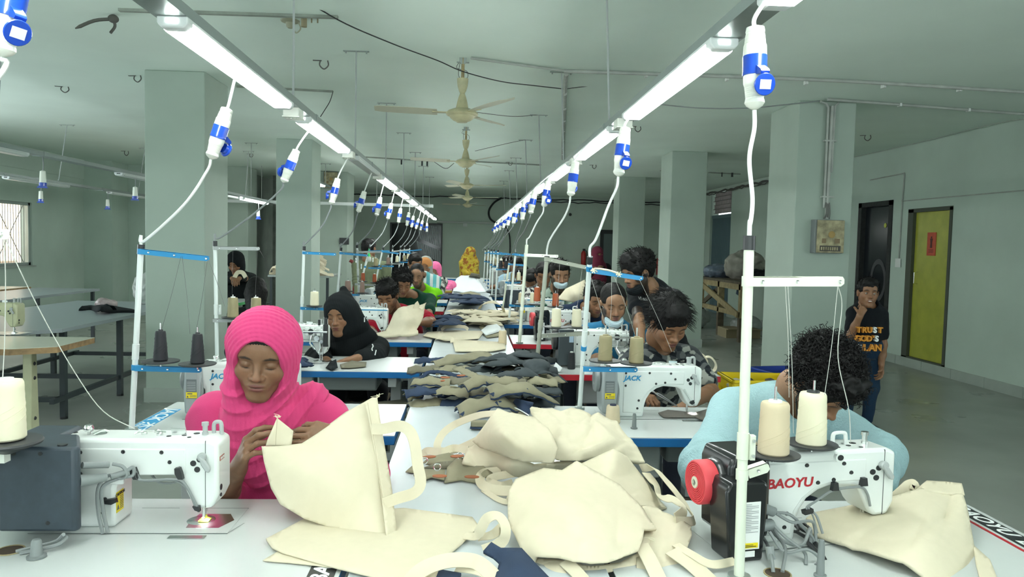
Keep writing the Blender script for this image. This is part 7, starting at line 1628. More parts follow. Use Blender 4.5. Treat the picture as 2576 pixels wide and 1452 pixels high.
strip_piece('khaki strap cut lying diagonally over the middle pile', (1150, 922), (1185, 940), (1215, 955), .05, KHAKI, (.86, .87, .86), .008, .004, 36, PG)
strip_piece('short khaki cut on the table at the left foot of the middle pile', (1060, 1010), (1095, 1016), (1125, 1012), .05, DKH, (.764, .766, .766), .004, .003, 37, PG)
strip_piece('navy lining strip trailing over the left of the middle pile', (1040, 965), (1090, 932), (1185, 952), .022, NAVY, (.80, .86, .86), .008, .004, 38, PG)
for q, lb in (((1240, 930, 1290, 905, 1330, 925), 'charcoal cut draped at the centre of the dark heap'), ((1215, 905, 1260, 898, 1300, 900), 'charcoal cut at the upper left of the dark heap'), ((1330, 900, 1350, 915, 1365, 948), 'charcoal cut falling down the right of the dark heap'), ((1290, 895, 1330, 890, 1360, 905), 'charcoal cut on the crest of the dark heap'), ((1235, 925, 1255, 910, 1285, 915), 'charcoal cut folded at the left of the dark heap'), ((1260, 950, 1310, 935, 1350, 950), 'charcoal cut at the foot of the dark heap')):
    strip_piece(lb, q[:2], q[2:4], q[4:], .13, CHAR, (.83, .89, .84), .03, .004, q[0], 'charcoal cuts on the dark heap')
cut('charcoal flap hanging over the red table edge', [(1365, 905), (1385, 925), (1428, 962), (1400, 955), (1375, 935)], CHAR, [.83, .80, .77, .78, .80], g='charcoal cuts on the dark heap')
cut('khaki flap hanging over the red table edge', [(1362, 925), (1392, 945), (1385, 962), (1358, 950)], KHAKI, [.80, .775, .77, .79], g=PG)
cut('small white paper beside the dark motor box', [(1398, 912), (1415, 925), (1408, 936), (1390, 928)], mat('white paper', (.72, .75, .76), .6), [.80, .79, .765, .775], .001, None, nm='paper_slip', cat='paper')
cut('navy pocket with white piping, right front of the middle pile', [(1288, 1022), (1300, 1003), (1340, 1015), (1338, 1030), (1328, 1044)], NAVY, [.79, .83, .83, .80, .79], .012, 'navy pockets in the pile')
strap('piping', 'white piping along the edge of the navy pocket', [Z(1288, 1023, .80), Z(1308, 1032, .80), Z(1330, 1045, .80)], .004, mat('white piping', (.75, .78, .75), .5), .003, group=None, cat='piping')
cut('navy pocket at the front left foot of the middle pile', [(1153, 1038), (1160, 1028), (1200, 1022), (1234, 1030), (1225, 1040), (1180, 1046)], NAVY, [.775, .80, .81, .80, .775, .77], .012, 'navy pockets in the pile')
cut('khaki pocket beside the white piped one', [(1285, 1035), (1300, 1028), (1325, 1044), (1300, 1046)], KHAKI, [.77, .79, .785, .77], .006, PG)
for k, (x, y, z) in enumerate(((1120, 950, .87), (1160, 945, .875), (1118, 958, .86))): tag(tab(x, y, z, .3*k), 'brown leather tab on the middle pile, %s' % ('left one', 'right one', 'lower one')[k], 'leather tab', 'brown leather tabs')
# 5 canvas further along the long table
cut('flat canvas panel nearest the middle pile, pale and square', [(1137, 850), (1145, 855), (1270, 862), (1272, 878), (1235, 884), (1145, 884)], CANVAS, .775, .006, SG, .001, 3, 'canvas panel', nm='canvas_cloth')
cut('flat canvas panel lying left over the table gap', [(1065, 845), (1075, 836), (1150, 832), (1218, 834), (1205, 852), (1120, 858), (1098, 852)], CANVAS, .776, .006, SG, .0015, 4, 'canvas panel', nm='canvas_cloth')
strap('bag_handle', 'canvas handle curled at the left of the flat panels', [Z(1098, 853, .775), Z(1110, 850, .80), Z(1135, 852, .80), Z(1138, 862, .775)], .03, CANVAS, up=(0, -.8, .5))
strap('bag_handle', 'canvas handle on the pale sheet beyond the flat panels', [Z(1110, 830, .77), Z(1125, 822, .80), Z(1165, 822, .80), Z(1178, 829, .775)], .03, CANVAS, up=(0, -.8, .5))
cut('small khaki triangle on the long table beyond the flat panels', [(1204, 823), (1215, 815), (1225, 825), (1212, 830)], KHAKI, [.775, .79, .78, .77], g=KG)
cut('curled white sheet with a khaki underside on the long table', [(1210, 832), (1225, 820), (1250, 815), (1258, 822), (1262, 832), (1240, 840), (1222, 845)], mat('white sheet', (.62, .66, .66), .6), [.78, .80, .82, .81, .78, .775, .775], .004, None, .004, 3, 'sheet', nm='pattern_sheet')
cut('khaki cuts lying under the curled white sheet', [(1216, 842), (1265, 832), (1268, 845), (1225, 850)], KHAKI, .77, .005, KG)
rr = random.Random(5)
def heap(px0, px1, py0, py1, z0, z1, n, m_, lb, g, wd=.14, Yk=1.0):
    Q = []
    for k in range(n):
        x = rr.uniform(px0+20*Yk, px1-20*Yk); Q.append((x, py1+(py0-py1)*rr.random()*.8, z0+(z1-z0)*rr.random()*(1-abs(2*(x-px0)/(px1-px0)-1)*.7)))
    Q.sort(); w_ = 28*Yk
    for k, (x, y, z) in enumerate(Q): strip_piece(lb+', %s from the left' % ORD[k], (x-w_, y+rr.uniform(-2, 2)), (x, y-1), (x+w_, y+rr.uniform(-2, 2)), wd, m_, (z-.015, z, z-.015), .025, .005, 100+k+int(px0), g)
heap(1140, 1290, 775, 812, .775, .90, 22, CANVAS, 'canvas piece in the pale heap on the long table', 'canvas pieces in the pale heap', .22, Yk=1.0)
strap('bag_handle', 'canvas handle standing up on the pale heap of the long table', [Z(1205, 778, .88), Z(1215, 765, .95), Z(1240, 760, .98), Z(1262, 770, .93), Z(1268, 785, .85)], .03, CANVAS, up=(0, -.8, .5))
heap(1085, 1180, 792, 815, .77, .88, 11, NAVY, 'slate blue cut beside the pale heap', 'slate blue cuts', .16, Yk=.8)
cut('grey folded card leaning on the slate blue cuts', [(1150, 800), (1158, 785), (1185, 795), (1180, 812), (1160, 812)], DKH, [.80, .86, .86, .79, .79], .005, KG)
heap(1120, 1215, 735, 762, .77, .98, 14, NAVY, 'slate blue bag in the far heap on the long table', 'slate blue bags', .24, Yk=.7)
cut('rounded khaki bag in front of the far slate blue heap', [(1150, 752), (1158, 740), (1185, 736), (1208, 742), (1215, 758), (1180, 762), (1155, 760)], KHAKI, [.79, .85, .88, .86, .79, .77, .77], .03, None, .004, 3, 'bag', nm='tote_bag')
tag(tab(1190, 752, .86, 0, w_=.12, l_=.05), 'brown leather patch on the far khaki bag', 'leather tab', 'brown leather tabs')
cut('white paper sheets heaped at the far end of the long table', [(1143, 712), (1148, 700), (1160, 694), (1190, 692), (1200, 700), (1218, 722), (1225, 735), (1140, 735)], mat('white tissue', (.70, .74, .76), .6), [.78, .85, .88, .88, .86, .80, .77, .77], .006, None, .02, 3, 'paper', nm='paper_sheets')
cut('grey cloth bundle behind the far paper sheets', [(1178, 698), (1185, 688), (1205, 690), (1208, 700)], DKH, [.85, .95, .95, .86], .02, None, .01, nm='cloth_bundle', cat='bundle')
heap(1225, 1262, 718, 745, .775, .80, 5, CHAR, 'dark cut at the far right edge of the long table', 'dark cuts at the right edge', .16, Yk=.5)
# 6 bag of the man in the red polo
b3 = thing('tote_bag', 'canvas tote bag standing on the table before the red polo, two handles up', 'bag', at(1010, 810, 5.95), 0, SG); O_ = b3.location
sheet('front_panel', '', '', [Y(944, 840, 5.85), Y(966, 846, 5.80), Y(1010, 846, 5.78), Y(1052, 846, 5.80), Y(1051, 838, 5.84), Y(1047, 831, 5.88), Y(1063, 798, 5.96), Y(1068, 770, 6.0), Y(1046, 769, 5.98), Y(1003, 776, 5.98), Y(993, 790, 5.95), Y(982, 815, 5.92), Y(972, 832, 5.88)], [Y(1020, 805, 5.82)], CANVAS, .02, 4, .012, 10, 4, parent=b3, origin=O_, cr=.014)
strap('handle', '', [Y(1044, 778, 5.93), Y(1048, 768, 5.94), Y(1053, 763, 5.96)], .04, CANVAS, .004, b3, O_, up=(.6, -.8, 0)); strap('handle', '', [Y(1058, 777, 5.93), Y(1064, 768, 5.94), Y(1068, 764, 5.96)], .04, CANVAS, .004, b3, O_, up=(-.6, -.8, 0))
sheet('tote_bag', 'canvas bag raised behind the red table, edge pointing up right of the green shirt', 'bag', [Y(1402, 756, 6.9), Y(1425, 730, 6.95), Y(1470, 706, 7.0), Y(1478, 730, 6.95), Y(1478, 755, 6.9), Y(1440, 762, 6.85)], [Y(1450, 740, 6.8)], CANVAS, .02, 6, .012, 9, 4, SG)
# 7 bag on the front right machine
b4 = thing('tote_bag', 'big canvas bag under the needle of the front right machine, pointed side to the left', 'bag', at(2250, 1340, 1.85), 0, SG); O_ = b4.location
sheet('front_panel', '', '', [Y(2031, 1330, 1.90), Y(2029, 1306, 1.92), Y(2050, 1294, 1.95), Y(2149, 1274, 2.0), Y(2243, 1258, 2.02), Y(2320, 1235, 2.02), Y(2380, 1246, 2.0), Y(2424, 1249, 1.98), Y(2436, 1299, 1.90), Y(2448, 1367, 1.80), Y(2478, 1470, 1.68), Y(2340, 1470, 1.60), Y(2277, 1424, 1.64), Y(2168, 1381, 1.73), Y(2050, 1345, 1.86)],
      [Y(2200, 1310, 1.87), Y(2310, 1290, 1.86), Y(2300, 1380, 1.68), Y(2400, 1330, 1.80), Y(2120, 1310, 1.90)], CANVAS, .008, 7, .007, 12, 14, parent=b4, origin=O_, cr=.008, cn=16)
sheet('top_fold', '', '', [Y(2295, 1243, 2.03), Y(2318, 1222, 2.06), Y(2331, 1211, 2.08), Y(2380, 1213, 2.07), Y(2420, 1218, 2.04), Y(2427, 1246, 1.985), Y(2385, 1245, 1.99), Y(2345, 1238, 2.0), Y(2320, 1234, 2.01)], [], CANVAS, .004, 9, .002, 20, 3, parent=b4, origin=O_)
strap('handle', '', [Y(2245, 1258, 2.03), Y(2265, 1240, 2.05), Y(2285, 1222, 2.06), Y(2302, 1220, 2.06), Y(2300, 1236, 2.05)], .030, CANVAS, .003, b4, O_, up=(.3, -.8, .5))
strap('hem_stitching', '', [Y(2050, 1298, 1.945), Y(2048, 1320, 1.915), Y(2056, 1343, 1.865)], .0012, STITCH, .001, b4, O_)
sheet('canvas_cloth', 'canvas layer sticking out at the lower right behind the big bag', 'canvas panel', [Z(2448, 1372, .765), Z(2490, 1410, .765), Z(2515, 1470, .765), Z(2470, 1475, .765), Z(2455, 1420, .77)], [], CANVAS, .003, 9, .001, 18, 15, SG)
# 8 dark cloth being sewn
cut('dark grey cloth under the needle of the camouflage shirted sewer', [(1656, 1040), (1680, 1032), (1745, 1040), (1790, 1028), (1795, 1060), (1775, 1062), (1750, 1050), (1670, 1050)], mat('taupe grey cloth', H('66615a'), .85), [.768, .775, .775, .79, .775, .768, .768, .768], .004, None)
cut('khaki pocket piece under the hand of the black hijab sewer', [(855, 918), (885, 908), (922, 912), (920, 922), (880, 926), (858, 926)], DKH, .768, .004, None)
cut('dark pocket piece beside the walking foot of the third left machine', [(820, 925), (830, 912), (845, 905), (850, 925), (835, 932)], BLACKF, [.768, .775, .80, .775, .768], .004, None)
heap(728, 765, 895, 918, .77, .84, 4, NAVY, 'navy piece on the third left table behind the pink shawl', 'navy pieces on the third left table', .12, Yk=.5)
# cuts stored under the left tables
us = thing('storage_tray', 'low steel tray under the third left table holding khaki bag parts', 'tray', (-.55, 4.35, 0))
box('tray_board', -.35, .25, 0, .5, .45, .47, GREYM, us)
for k in range(4): box('leg', (-.34, -.34, .22, .22)[k], (-.32, -.32, .24, .24)[k], (.02, .46, .02, .46)[k], (.04, .48, .04, .48)[k], 0, .45, GREYM, us)
for k in range(6):
    mb = MB(); mb.box(-.09, .09, -.06, .06, 0, .028); o = mb.obj('folded_bag', [KHAKI, DKH, CHAR][k % 3], bev=.012); o.location = (-.44+.2*(k % 2), 4.45+.12*(k//2 % 2), .47+.03*(k//2)); o.rotation_euler = (0, 0, rr.uniform(-.5, .5)); tag(o, 'folded %s bag part on the low tray, %s layer, %s' % (('khaki', 'dark khaki', 'charcoal')[k % 3], ('bottom', 'middle', 'top')[k//2], ('left', 'right')[k % 2]), 'bag', 'folded bag parts under the table')
# ---------------------------------------------------------------- loose things on the tables
def solo_cone(px, py, r0, r1, h, m, lb, top=None, z=TZ+.001):
    p = on(px, py, z); o = thing('thread_cone', lb, 'cone of thread', p, 0, 'cones of sewing thread'); n = 12
    MB().lathe([(r0*.9, 0), (r0, .004)]+[(r0+(r1-r0)*k/n+.0004*(k % 2), .004+(h-.01)*k/n) for k in range(n+1)]+[(r1*.9, h)], 24).obj('thread_winding', m, o)
    MB().lathe([(r1*.55, h-.002), (r1*.5, h+.006), (.006, h+.006)], 14, cap=True).obj('core', top or WHST, o)
solo_cone(1541, 1064, .032, .027, .075, TAUPE, 'beige thread cone standing on the JACK table behind the heap of bags', mat('navy cone core', (.02, .03, .08), .4))
solo_cone(1264, 868, .031, .029, .108, TAUPE, 'beige thread cone standing on the long table near the pile')
solo_cone(1437, 928, .024, .019, .10, BKT, 'black thread cone on the red edged table beside the dark motor box')
def post(px, py, h, lb, r=.011, m=MGREY):
    p = on(px, py, TZ+.001); mb = MB(); mb.lathe([(r*1.6, 0), (r*1.6, .004), (r*1.05, .006), (r*.8, h*.9), (r*.6, h), (0, h)], 18, cap=False); o = mb.obj('thread_post', m); o.location = p; tag(o, lb, 'thread post', 'short grey plastic posts on the tables')
post(92, 1402, .042, 'short grey rubber post on the front left table', .013)
post(1595, 1078, .062, 'tall grey plastic post on the JACK table behind the heap', .009)
post(2063, 1450, .085, 'tall grey plastic post at the front right table edge', .009)
def grommet(px, py, lb, r=.028):
    p = on(px, py, TZ+.0008); mb = MB(); mb.lathe([(r, 0), (r*1.12, 0), (r*1.12, .0015), (r, .0015), (r, 0)], 24, cap=False); o = thing('cable_hole', lb, 'cable hole', p)
    mb.obj('rim', WOOD, o); mb = MB(); mb.lathe([(r, .0006), (0, .0006)], 24, cap=False); mb.obj('hole', mat('cable hole depth', (.06, .04, .025), .9), o)
grommet(25, 1385, 'round cable hole at the left end of the front left table'); grommet(1956, 1444, 'round cable hole behind the front right machine'); grommet(485, 1073, 'round cable hole beside the JACK machine behind the pink tunic', .024)
mb = MB()
for P_ in ([Z(160, 1345, .80), Z(140, 1362, .775), Z(90, 1375, .770), Z(40, 1388, .764)], [Z(170, 1348, .79), Z(150, 1368, .775), Z(100, 1382, .769), Z(50, 1392, .764)]): mb.tube(catmull([cpt(p) for p in P_], 6), .0045, 7)
tag(mb.obj('motor_cable', CABLEG), 'grey motor cable running into the hole of the front left table', 'cable')
mb = MB()
for P_ in ([Z(1905, 1330, .80), Z(1930, 1370, .775), Z(1940, 1400, .79), Z(1945, 1440, .762)], [Z(1900, 1310, .82), Z(1950, 1345, .80), Z(1975, 1380, .785), Z(1968, 1440, .762)]): mb.tube(catmull([cpt(p) for p in P_], 6), .0045, 7)
p = on(1942, 1395, .79); mb.cyl(p-Vector((.0, 0, .012)), p+Vector((-.003, .01, .015)), .010)
tag(mb.obj('motor_cable', CABLEG), 'grey cables with a plug dropping into the hole of the front right table', 'cable')
def scissors(c, d, lb, L=.2, n=(0, 0, 1), m=DARK):
    t = thing('scissors', lb, 'scissors', c); d = Vector(d).normalized(); s = Vector(n).cross(d).normalized()
    for k, sg in enumerate((-1, 1)):
        mb = MB(); a = s*(.009*sg)
        P_ = [d*(L*.5)+s*(.002*sg), d*.02+a, d*(-.02)-a*.4, d*(-.045)-a*1.6]
        mb.tube(P_, [.0015, .006, .005, .004], 6)
        C_ = d*(-.072)-s*(.016*sg); mb.tube([C_+d*(.026*math.cos(q))+s*(.013*math.sin(q)) for q in [2*PI*i/14 for i in range(15)]], .004, 6); mb.obj('blade', m, t)
    mb = MB(); mb.cyl(Vector(n)*-.004, Vector(n)*.006, .005); mb.obj('pivot', STEEL, t)
a = on(2010, 1330, .775); b_ = on(2062, 1390, .765); scissors((a+b_)/2, b_-a, 'black scissors lying under the front right machine arm')
a = at(1650, 990, 3.68); b_ = at(1700, 1020, 3.60); scissors(a, b_-a, 'black scissors in the hand of the camouflage shirted sewer', .26, (0, -.3, 1), mat('scissor steel', (.12, .13, .13), .35, .6))
strap('cotton_tie', 'white cotton tie knotted along the blue arm of the right thread stand', [Y(1486, 682, 3.05), Y(1500, 676, 3.05), Y(1530, 680, 3.04), Y(1555, 688, 3.04)], .006, ECRU, .005, group=None, cat='cord')
mb = MB()
for (x, y) in ((1493, 681), (1557, 690)):
    c = at(x, y, 3.04)
    for k in range(6): a = k*1.05; mb.tube([c, c+Vector((.012*math.cos(a), -.004, .012*math.sin(a)))], .0022, 5)
tag(mb.obj('tie_knots', ECRU), 'two frayed knots of the white tie on the blue arm', 'cord')
# wisps: strap loops beside the yellow crate
strap('bag_handle', 'canvas strap loop standing up between the camouflage shirt and the yellow crate, larger', [Y(1758, 903, 4.5), Y(1785, 898, 4.5), Y(1800, 915, 4.5), Y(1796, 932, 4.5), Y(1775, 936, 4.5)], .02, CANVAS, up=(.2, -.5, .8))
strap('bag_handle', 'canvas strap loop standing up between the camouflage shirt and the yellow crate, smaller', [Y(1752, 890, 4.5), Y(1768, 893, 4.5), Y(1778, 908, 4.5), Y(1770, 922, 4.5)], .02, CANVAS, up=(.2, -.5, .8))
# ---------------------------------------------------------------- crates
def crate(x, y, z, w_, d, h, m, lb, rz=0):
    t = thing('plastic_crate', lb, 'crate', (x, y, z), rz); mb = MB(); T_ = .012
    mb.box(-w_/2, w_/2, -d/2, d/2, 0, T_)
    def wall(a0, a1, fix, axis):
        # slotted wall from bars
        n = 22; zs = [.05+k*(h*.62)/4 for k in range(5)]
        for i in range(n):
            u0 = a0+(a1-a0)*i/n; u1 = u0+(a1-a0)/n*.55
            (mb.box(u0, u1, fix-T_/2, fix+T_/2, .03, h*.74) if axis == 'x' else mb.box(fix-T_/2, fix+T_/2, u0, u1, .03, h*.74))
        for z_ in zs: (mb.box(a0, a1, fix-T_/2, fix+T_/2, z_-.012, z_+.006) if axis == 'x' else mb.box(fix-T_/2, fix+T_/2, a0, a1, z_-.012, z_+.006))
        for q in (0, .42, .60, 1):
            u = a0+(a1-a0)*q; (mb.box(u-.02 if q else u, u+.02 if q < 1 else u, fix-T_*.6, fix+T_*.6, 0, h*.74) if axis == 'x' else mb.box(fix-T_*.6, fix+T_*.6, u-.02 if q else u, u+.02 if q < 1 else u, 0, h*.74))
        (mb.box(a0, a1, fix-T_*.6, fix+T_*.6, h*.74, h) if axis == 'x' else mb.box(fix-T_*.6, fix+T_*.6, a0, a1, h*.74, h))
    wall(-w_/2, w_/2, -d/2, 'x'); wall(-w_/2, w_/2, d/2, 'x'); wall(-d/2, d/2, -w_/2, 'y'); wall(-d/2, d/2, w_/2, 'y')
    mb.obj('basket', m, t)
    mb = MB(); e = .016
    mb.box(-w_/2-e, w_/2+e, -d/2-e, -d/2+.006, h-.02, h).box(-w_/2-e, w_/2+e, d/2-.006, d/2+e, h-.02, h).box(-w_/2-e, -w_/2+.006, -d/2-e, d/2+e, h-.02, h).box(w_/2-.006, w_/2+e, -d/2-e, d/2+e, h-.02, h); mb.obj('rim', m, t, bev=.004)
    mb = MB(); mb.prism([(-.055, h*.80), (.055, h*.80), (.05, h*.88), (0, h*.91), (-.05, h*.88)], -d/2-.012, -d/2-.006); mb.obj('hand_hole', GAP, t)
    return t
YEL = mat('yellow crate plastic', H('e0c312'), .4); BLC = mat('blue crate plastic', H('1e3f9a'), .4)
c = at(1855, 1000, 5.0)
crate(2.06, 5.15, .28, .46, .34, .34, YEL, 'yellow slotted plastic crate holding dark scraps beside the sewers', -.05)
st = thing('crate_stand', 'plain low bench carrying the yellow crate', 'bench', (2.06, 5.15, 0)); box('bench_top', -.26, .26, -.2, .2, .25, .278, WOODD, st); [box('leg', sx*.22-.02, sx*.22+.02, sy*.16-.02, sy*.16+.02, 0, .25, WOODD, st) for sx in (-1, 1) for sy in (-1, 1)]
crate(2.95, 6.75, 0, .5, .36, .42, BLC, 'dark blue plastic crate behind the yellow one, against the right column', .2)
for k, (dx, dy) in enumerate(((-.10, 0), (.02, -.04), (.12, .03), (-.02, .08))):
    mb = MB(); mb.ball((0, 0, 0), .07, sx=1.2, sz=.5, seg=10, rings=6); o = mb.obj('fabric_scrap', mat('brown black scraps', (.06, .05, .045), .7)); o.location = (2.06+dx, 5.15+dy, .545); o.rotation_euler = (rr.random(), .4, rr.random()*3); tag(o, 'dark brown fabric scrap in the yellow crate, '+('leftmost one', 'middle front one', 'rightmost one', 'middle rear one')[k], 'fabric scrap', 'scraps in the yellow crate')
pl = mat('clear crumpled plastic', (.55, .58, .56), .25, bump=1.0, bump_s=40, alpha=.55)
def plastic(x, y, z, r, lb, m_=pl, sx=1, sz=1, seed=0):
    P_ = [el((0, 0, 0), (r*sx, r, r*sz), k=.02)]+[el((rr.uniform(-.6, .6)*r*sx, rr.uniform(-.5, .5)*r, rr.uniform(-.2, .6)*r*sz), (r*.45, r*.4, r*.45*sz), k=.05) for _ in range(5)]
    V, Fc = mesh_sdf(P_, A(-r*sx-.1, -r-.1, -r*sz-.1), A(r*sx+.1, r+.1, r*sz+.1), max(.012, r/16), lambda P, D: D+r*.10*wob(P, 7/r, seed)+r*.04*wob(P, 19/r, seed+2))
    V[:, 2] = np.maximum(V[:, 2], -r*sz*.75)
    o = np_obj('plastic_bundle', V, Fc, m_); o.location = (x, y, z+r*sz*.75); return tag(o, lb, 'bundle')
plastic(1.88, 5.1, .50, .06, 'clear crumpled plastic bag at the left of the yellow crate')
# ---------------------------------------------------------------- timber rack with bundles by the folding gate
t = thing('timber_rack', 'raw timber trestle rack loaded with fabric bundles near the gate', 'rack', (4.85, 12.4, 0))
for (x, y) in ((-.35, 1.9), (-.35, .75), (-.35, -.3), (.6, 1.9), (.6, -.3)): box('leg', x-.05, x+.05, y-.04, y+.04, 0, .96, WOOD, t)
for (x, y) in ((-.35, 1.9), (-.35, .75), (-.35, -.3)): box('dark_foot', x-.052, x+.052, y-.042, y+.042, 0, .4, WOODD, t)
box('rail', -.40, -.34, -.35, 2.0, .42, .50, WOOD, t); box('rail', -.40, -.34, -.35, 2.0, .86, .96, WOOD, t)
mb = MB(); mb.tube([(-.42, 1.95, .92), (-.42, -.3, .45)], 1, flat=(.10, .03), up=(1, 0, 0)); mb.obj('brace', WOOD, t); mb = MB(); mb.tube([(-.30, 1.9, .5), (-.30, .8, .9)], 1, flat=(.09, .03), up=(1, 0, 0)); mb.obj('brace', WOODD, t)
box('rack_shelf', -.42, .66, -.35, 2.0, .96, 1.0, WOODD, t)
plastic(5.0, 13.4, 1.0, .33, 'large crumpled bundle of pale sacking on top of the timber rack', mat('grey sacking', (.30, .29, .25), .85, noise_s=5, noise_a=.3), 1.1, .9, 3)
plastic(4.75, 14.0, 1.0, .24, 'bundle of blue denim wrapped in plastic on the left of the timber rack', mat('denim in plastic', (.14, .18, .24), .35, noise_s=7, noise_a=.5), 1.3, .6, 5)
plastic(5.05, 12.7, 1.0, .18, 'dark fabric bundle on the near end of the timber rack', BLACKF, 1.3, .6, 7)
tag(sheet('denim_cloth', '', '', [Y(1860, 705, 13.0), Y(1878, 700, 13.0), Y(1872, 740, 13.0), Y(1862, 748, 13.0), Y(1852, 740, 13.0)], [], mat('denim cloth', (.10, .15, .22), .8), .03, 6, .02, 6, 2), 'blue denim cloth hanging from the timber rack', 'cloth')
plastic(4.35, 14.4, 0, .32, 'white plastic sack slumped on the floor left of the timber rack', mat('white plastic sack', (.50, .54, .52), .4, noise_s=6, noise_a=.2, bump=.8, bump_s=20), 1.1, .8, 9)
plastic(5.0, 13.2, 0, .26, 'second white plastic sack on the floor under the timber rack', MATS['white plastic sack'], 1.0, .8, 12)
cbx = thing('cardboard_box', 'flattened brown cardboard box under the timber rack', 'box', (4.75, 12.9, 0)); box('box_body', -.3, .3, -.25, .25, 0, .16, mat('cardboard', (.30, .25, .15), .8), cbx); box('box_flap', -.3, .3, -.33, -.25, .15, .165, MATS['cardboard'], cbx)
# blackish scraps on the floor behind the boy
mb = MB()
for k in range(26):
    x, y = rr.uniform(-.35, .25), rr.uniform(-.3, .3); mb.tube(catmull([(x, y, .01), (x+rr.uniform(-.1, .1), y+rr.uniform(-.1, .1), rr.uniform(.02, .07)), (x+rr.uniform(-.2, .2), y+rr.uniform(-.2, .2), .01)], 4), 1, flat=(.02, .002), up=(0, 0, 1))
o = mb.obj('fabric_offcuts', mat('dark offcuts', (.03, .028, .025), .9)); o.location = (3.05, 6.35, 0); tag(o, 'tangle of dark fabric offcuts on the floor behind the boy', 'offcuts'); o['kind'] = 'stuff'
# timber stool at the right edge
t = thing('timber_bench', 'raw timber bench with a dark top, cut by the right edge', 'bench', (6.2, 7.25, 0))
box('bench_top', -.12, .9, -.25, .2, .50, .54, WOODD, t); [box('leg', x-.03, x+.03, y-.03, y+.03, 0, .5, WOOD, t) for x in (.0, .8) for y in (-.2, .15)]; box('rail', .0, .8, -.21, -.18, .12, .18, WOOD, t)
# ---------------------------------------------------------------- switch boxes, extinguishers, wall things
SWB = mat('grimy beige switch box', (.34, .30, .18), .6, noise_s=16, noise_a=.45)
def switch_box(x0, x1, y, z0, z1, lb):
    t = thing('switch_box', lb, 'switch box', ((x0+x1)/2, y, z0)); w_ = (x1-x0)/2; h = z1-z0
    box('case', -w_, w_, -.09, 0, 0, h, MGREY, t, bev=.003)
    f = box('cover', -w_+.02, w_+.004, -.105, -.09, .005, h-.005, SWB, t, bev=.004)
    mb = MB(); mb.box(-w_+.05, w_-.03, -.108, -.104, .02, .075); mb.obj('breaker_window', mat('dark breaker window', (.05, .045, .035), .5), f)
    mb = MB(); [mb.box(-w_+.06+k*(2*w_-.11)/8, -.0+-w_+.06+(k+.6)*(2*w_-.11)/8, -.112, -.107, .03, .062) for k in range(8)]; mb.obj('breaker_switches', SWB, f)
    mb = MB(); mb.lathe([(.03, 0), (.034, .004), (.02, .008), (0, .008)], 16, Matrix.Translation((.02, -.105, h*.56)) @ Matrix.Rotation(PI/2, 4, 'X'), cap=False); mb.obj('round_seal', mat('ochre stain', (.36, .24, .08), .6), f)
    mb = MB(); mb.box(-w_+.07, -w_+.11, -.107, -.104, h*.3, h*.44).box(w_-.09, w_-.04, -.107, -.104, h*.3, h*.44); mb.obj('torn_labels', mat('stained label', (.22, .16, .09), .7), f)
switch_box(3.39, 3.68, 7.32, 1.50, 1.83, 'grimy beige electrical switch box on the right column')
mb = MB(); mb.tube([(3.53, 7.29, 1.84), (3.535, 7.29, 2.4), (3.54, 7.29, 2.95)], .018); mb.tube([(3.50, 7.29, 1.95), (3.50, 7.29, 2.5), (3.50, 7.29, 2.93), (3.47, 7.28, 2.97), (3.40, 7.25, 2.98)], .012); mb.tube([(3.56, 7.29, 2.3), (3.565, 7.29, 2.95), (3.60, 7.29, 2.98)], .012)
for z in (2.05, 2.6): mb.box(3.47, 3.59, 7.27, 7.32, z, z+.015)
tag(mb.obj('conduit_pipes', PIPE), 'painted conduit pipes rising from the switch box to the ceiling', 'pipes')
mb = MB(); [mb.tube(catmull([(3.5+.015*k, 7.29, 1.84), (3.49+.02*rr.random()+.01*k, 7.25, 1.90), (3.51+.01*k, 7.28, 2.0)], 4), .005, 5) for k in range(5)]
tag(mb.obj('loose_wires', mat('grey wires', (.18, .18, .17), .6)), 'loose wires entering the top of the switch box on the right column', 'wires')
a = at(815, 433, 16.28); b_ = at(850, 475, 16.28); switch_box(a.x, b_.x, 16.3, b_.z, a.z, 'small grimy switch box high on the far left column')
EXR = mat('extinguisher red', (.5, .03, .03), .35)
def extinguisher(x, y, z, lb):
    t = thing('fire_extinguisher', lb, 'fire extinguisher', (x, y, z)); MB().lathe([(.07, 0), (.075, .01), (.075, .38), (.05, .44), (.025, .46)], 18).obj('cylinder', EXR, t)
    mb = MB(); mb.box(-.03, .05, -.012, .012, .46, .52); mb.tube(catmull([(.03, 0, .48), (.10, 0, .42), (.09, 0, .2)], 4), .010, 6); mb.obj('valve_and_hose', DARK, t)
p = at(1468, 690, 22.3); extinguisher(p.x, 22.4, .95, 'red fire extinguisher hanging on the back wall, right part')
p = at(882, 700, 16.1); mb = MB(); mb.tube(catmull([(p.x-.02, 16.1, 1.12), (p.x+.05, 16.1, 1.05), (p.x+.08, 16.1, .7), (p.x+.06, 16.1, .02)], 5), .035, 10); tag(mb.obj('red_hose', mat('dark red hose', (.2, .02, .02), .5)), 'red hose bend beside the far left column', 'hose')
p = at(1662, 670, 12.5); p = at(1655, 692, 22.4); t = thing('red_cabinet', 'red fire cabinet edge beside the middle right column', 'cabinet', (p.x, 22.4, p.z)); box('cabinet_body', -.04, .3, -.1, .1, 0, .5, EXR, t, bev=.01)
mb = MB(); p = at(1434, 540, 22.4); mb.lathe([(.045, 0), (.05, .03), (.03, .07), (0, .08)], 14, Matrix.Translation(p) @ Matrix.Rotation(PI/2, 4, 'X'), cap=False); tag(mb.obj('wall_camera', DARK), 'small dark dome camera on the back wall', 'camera')
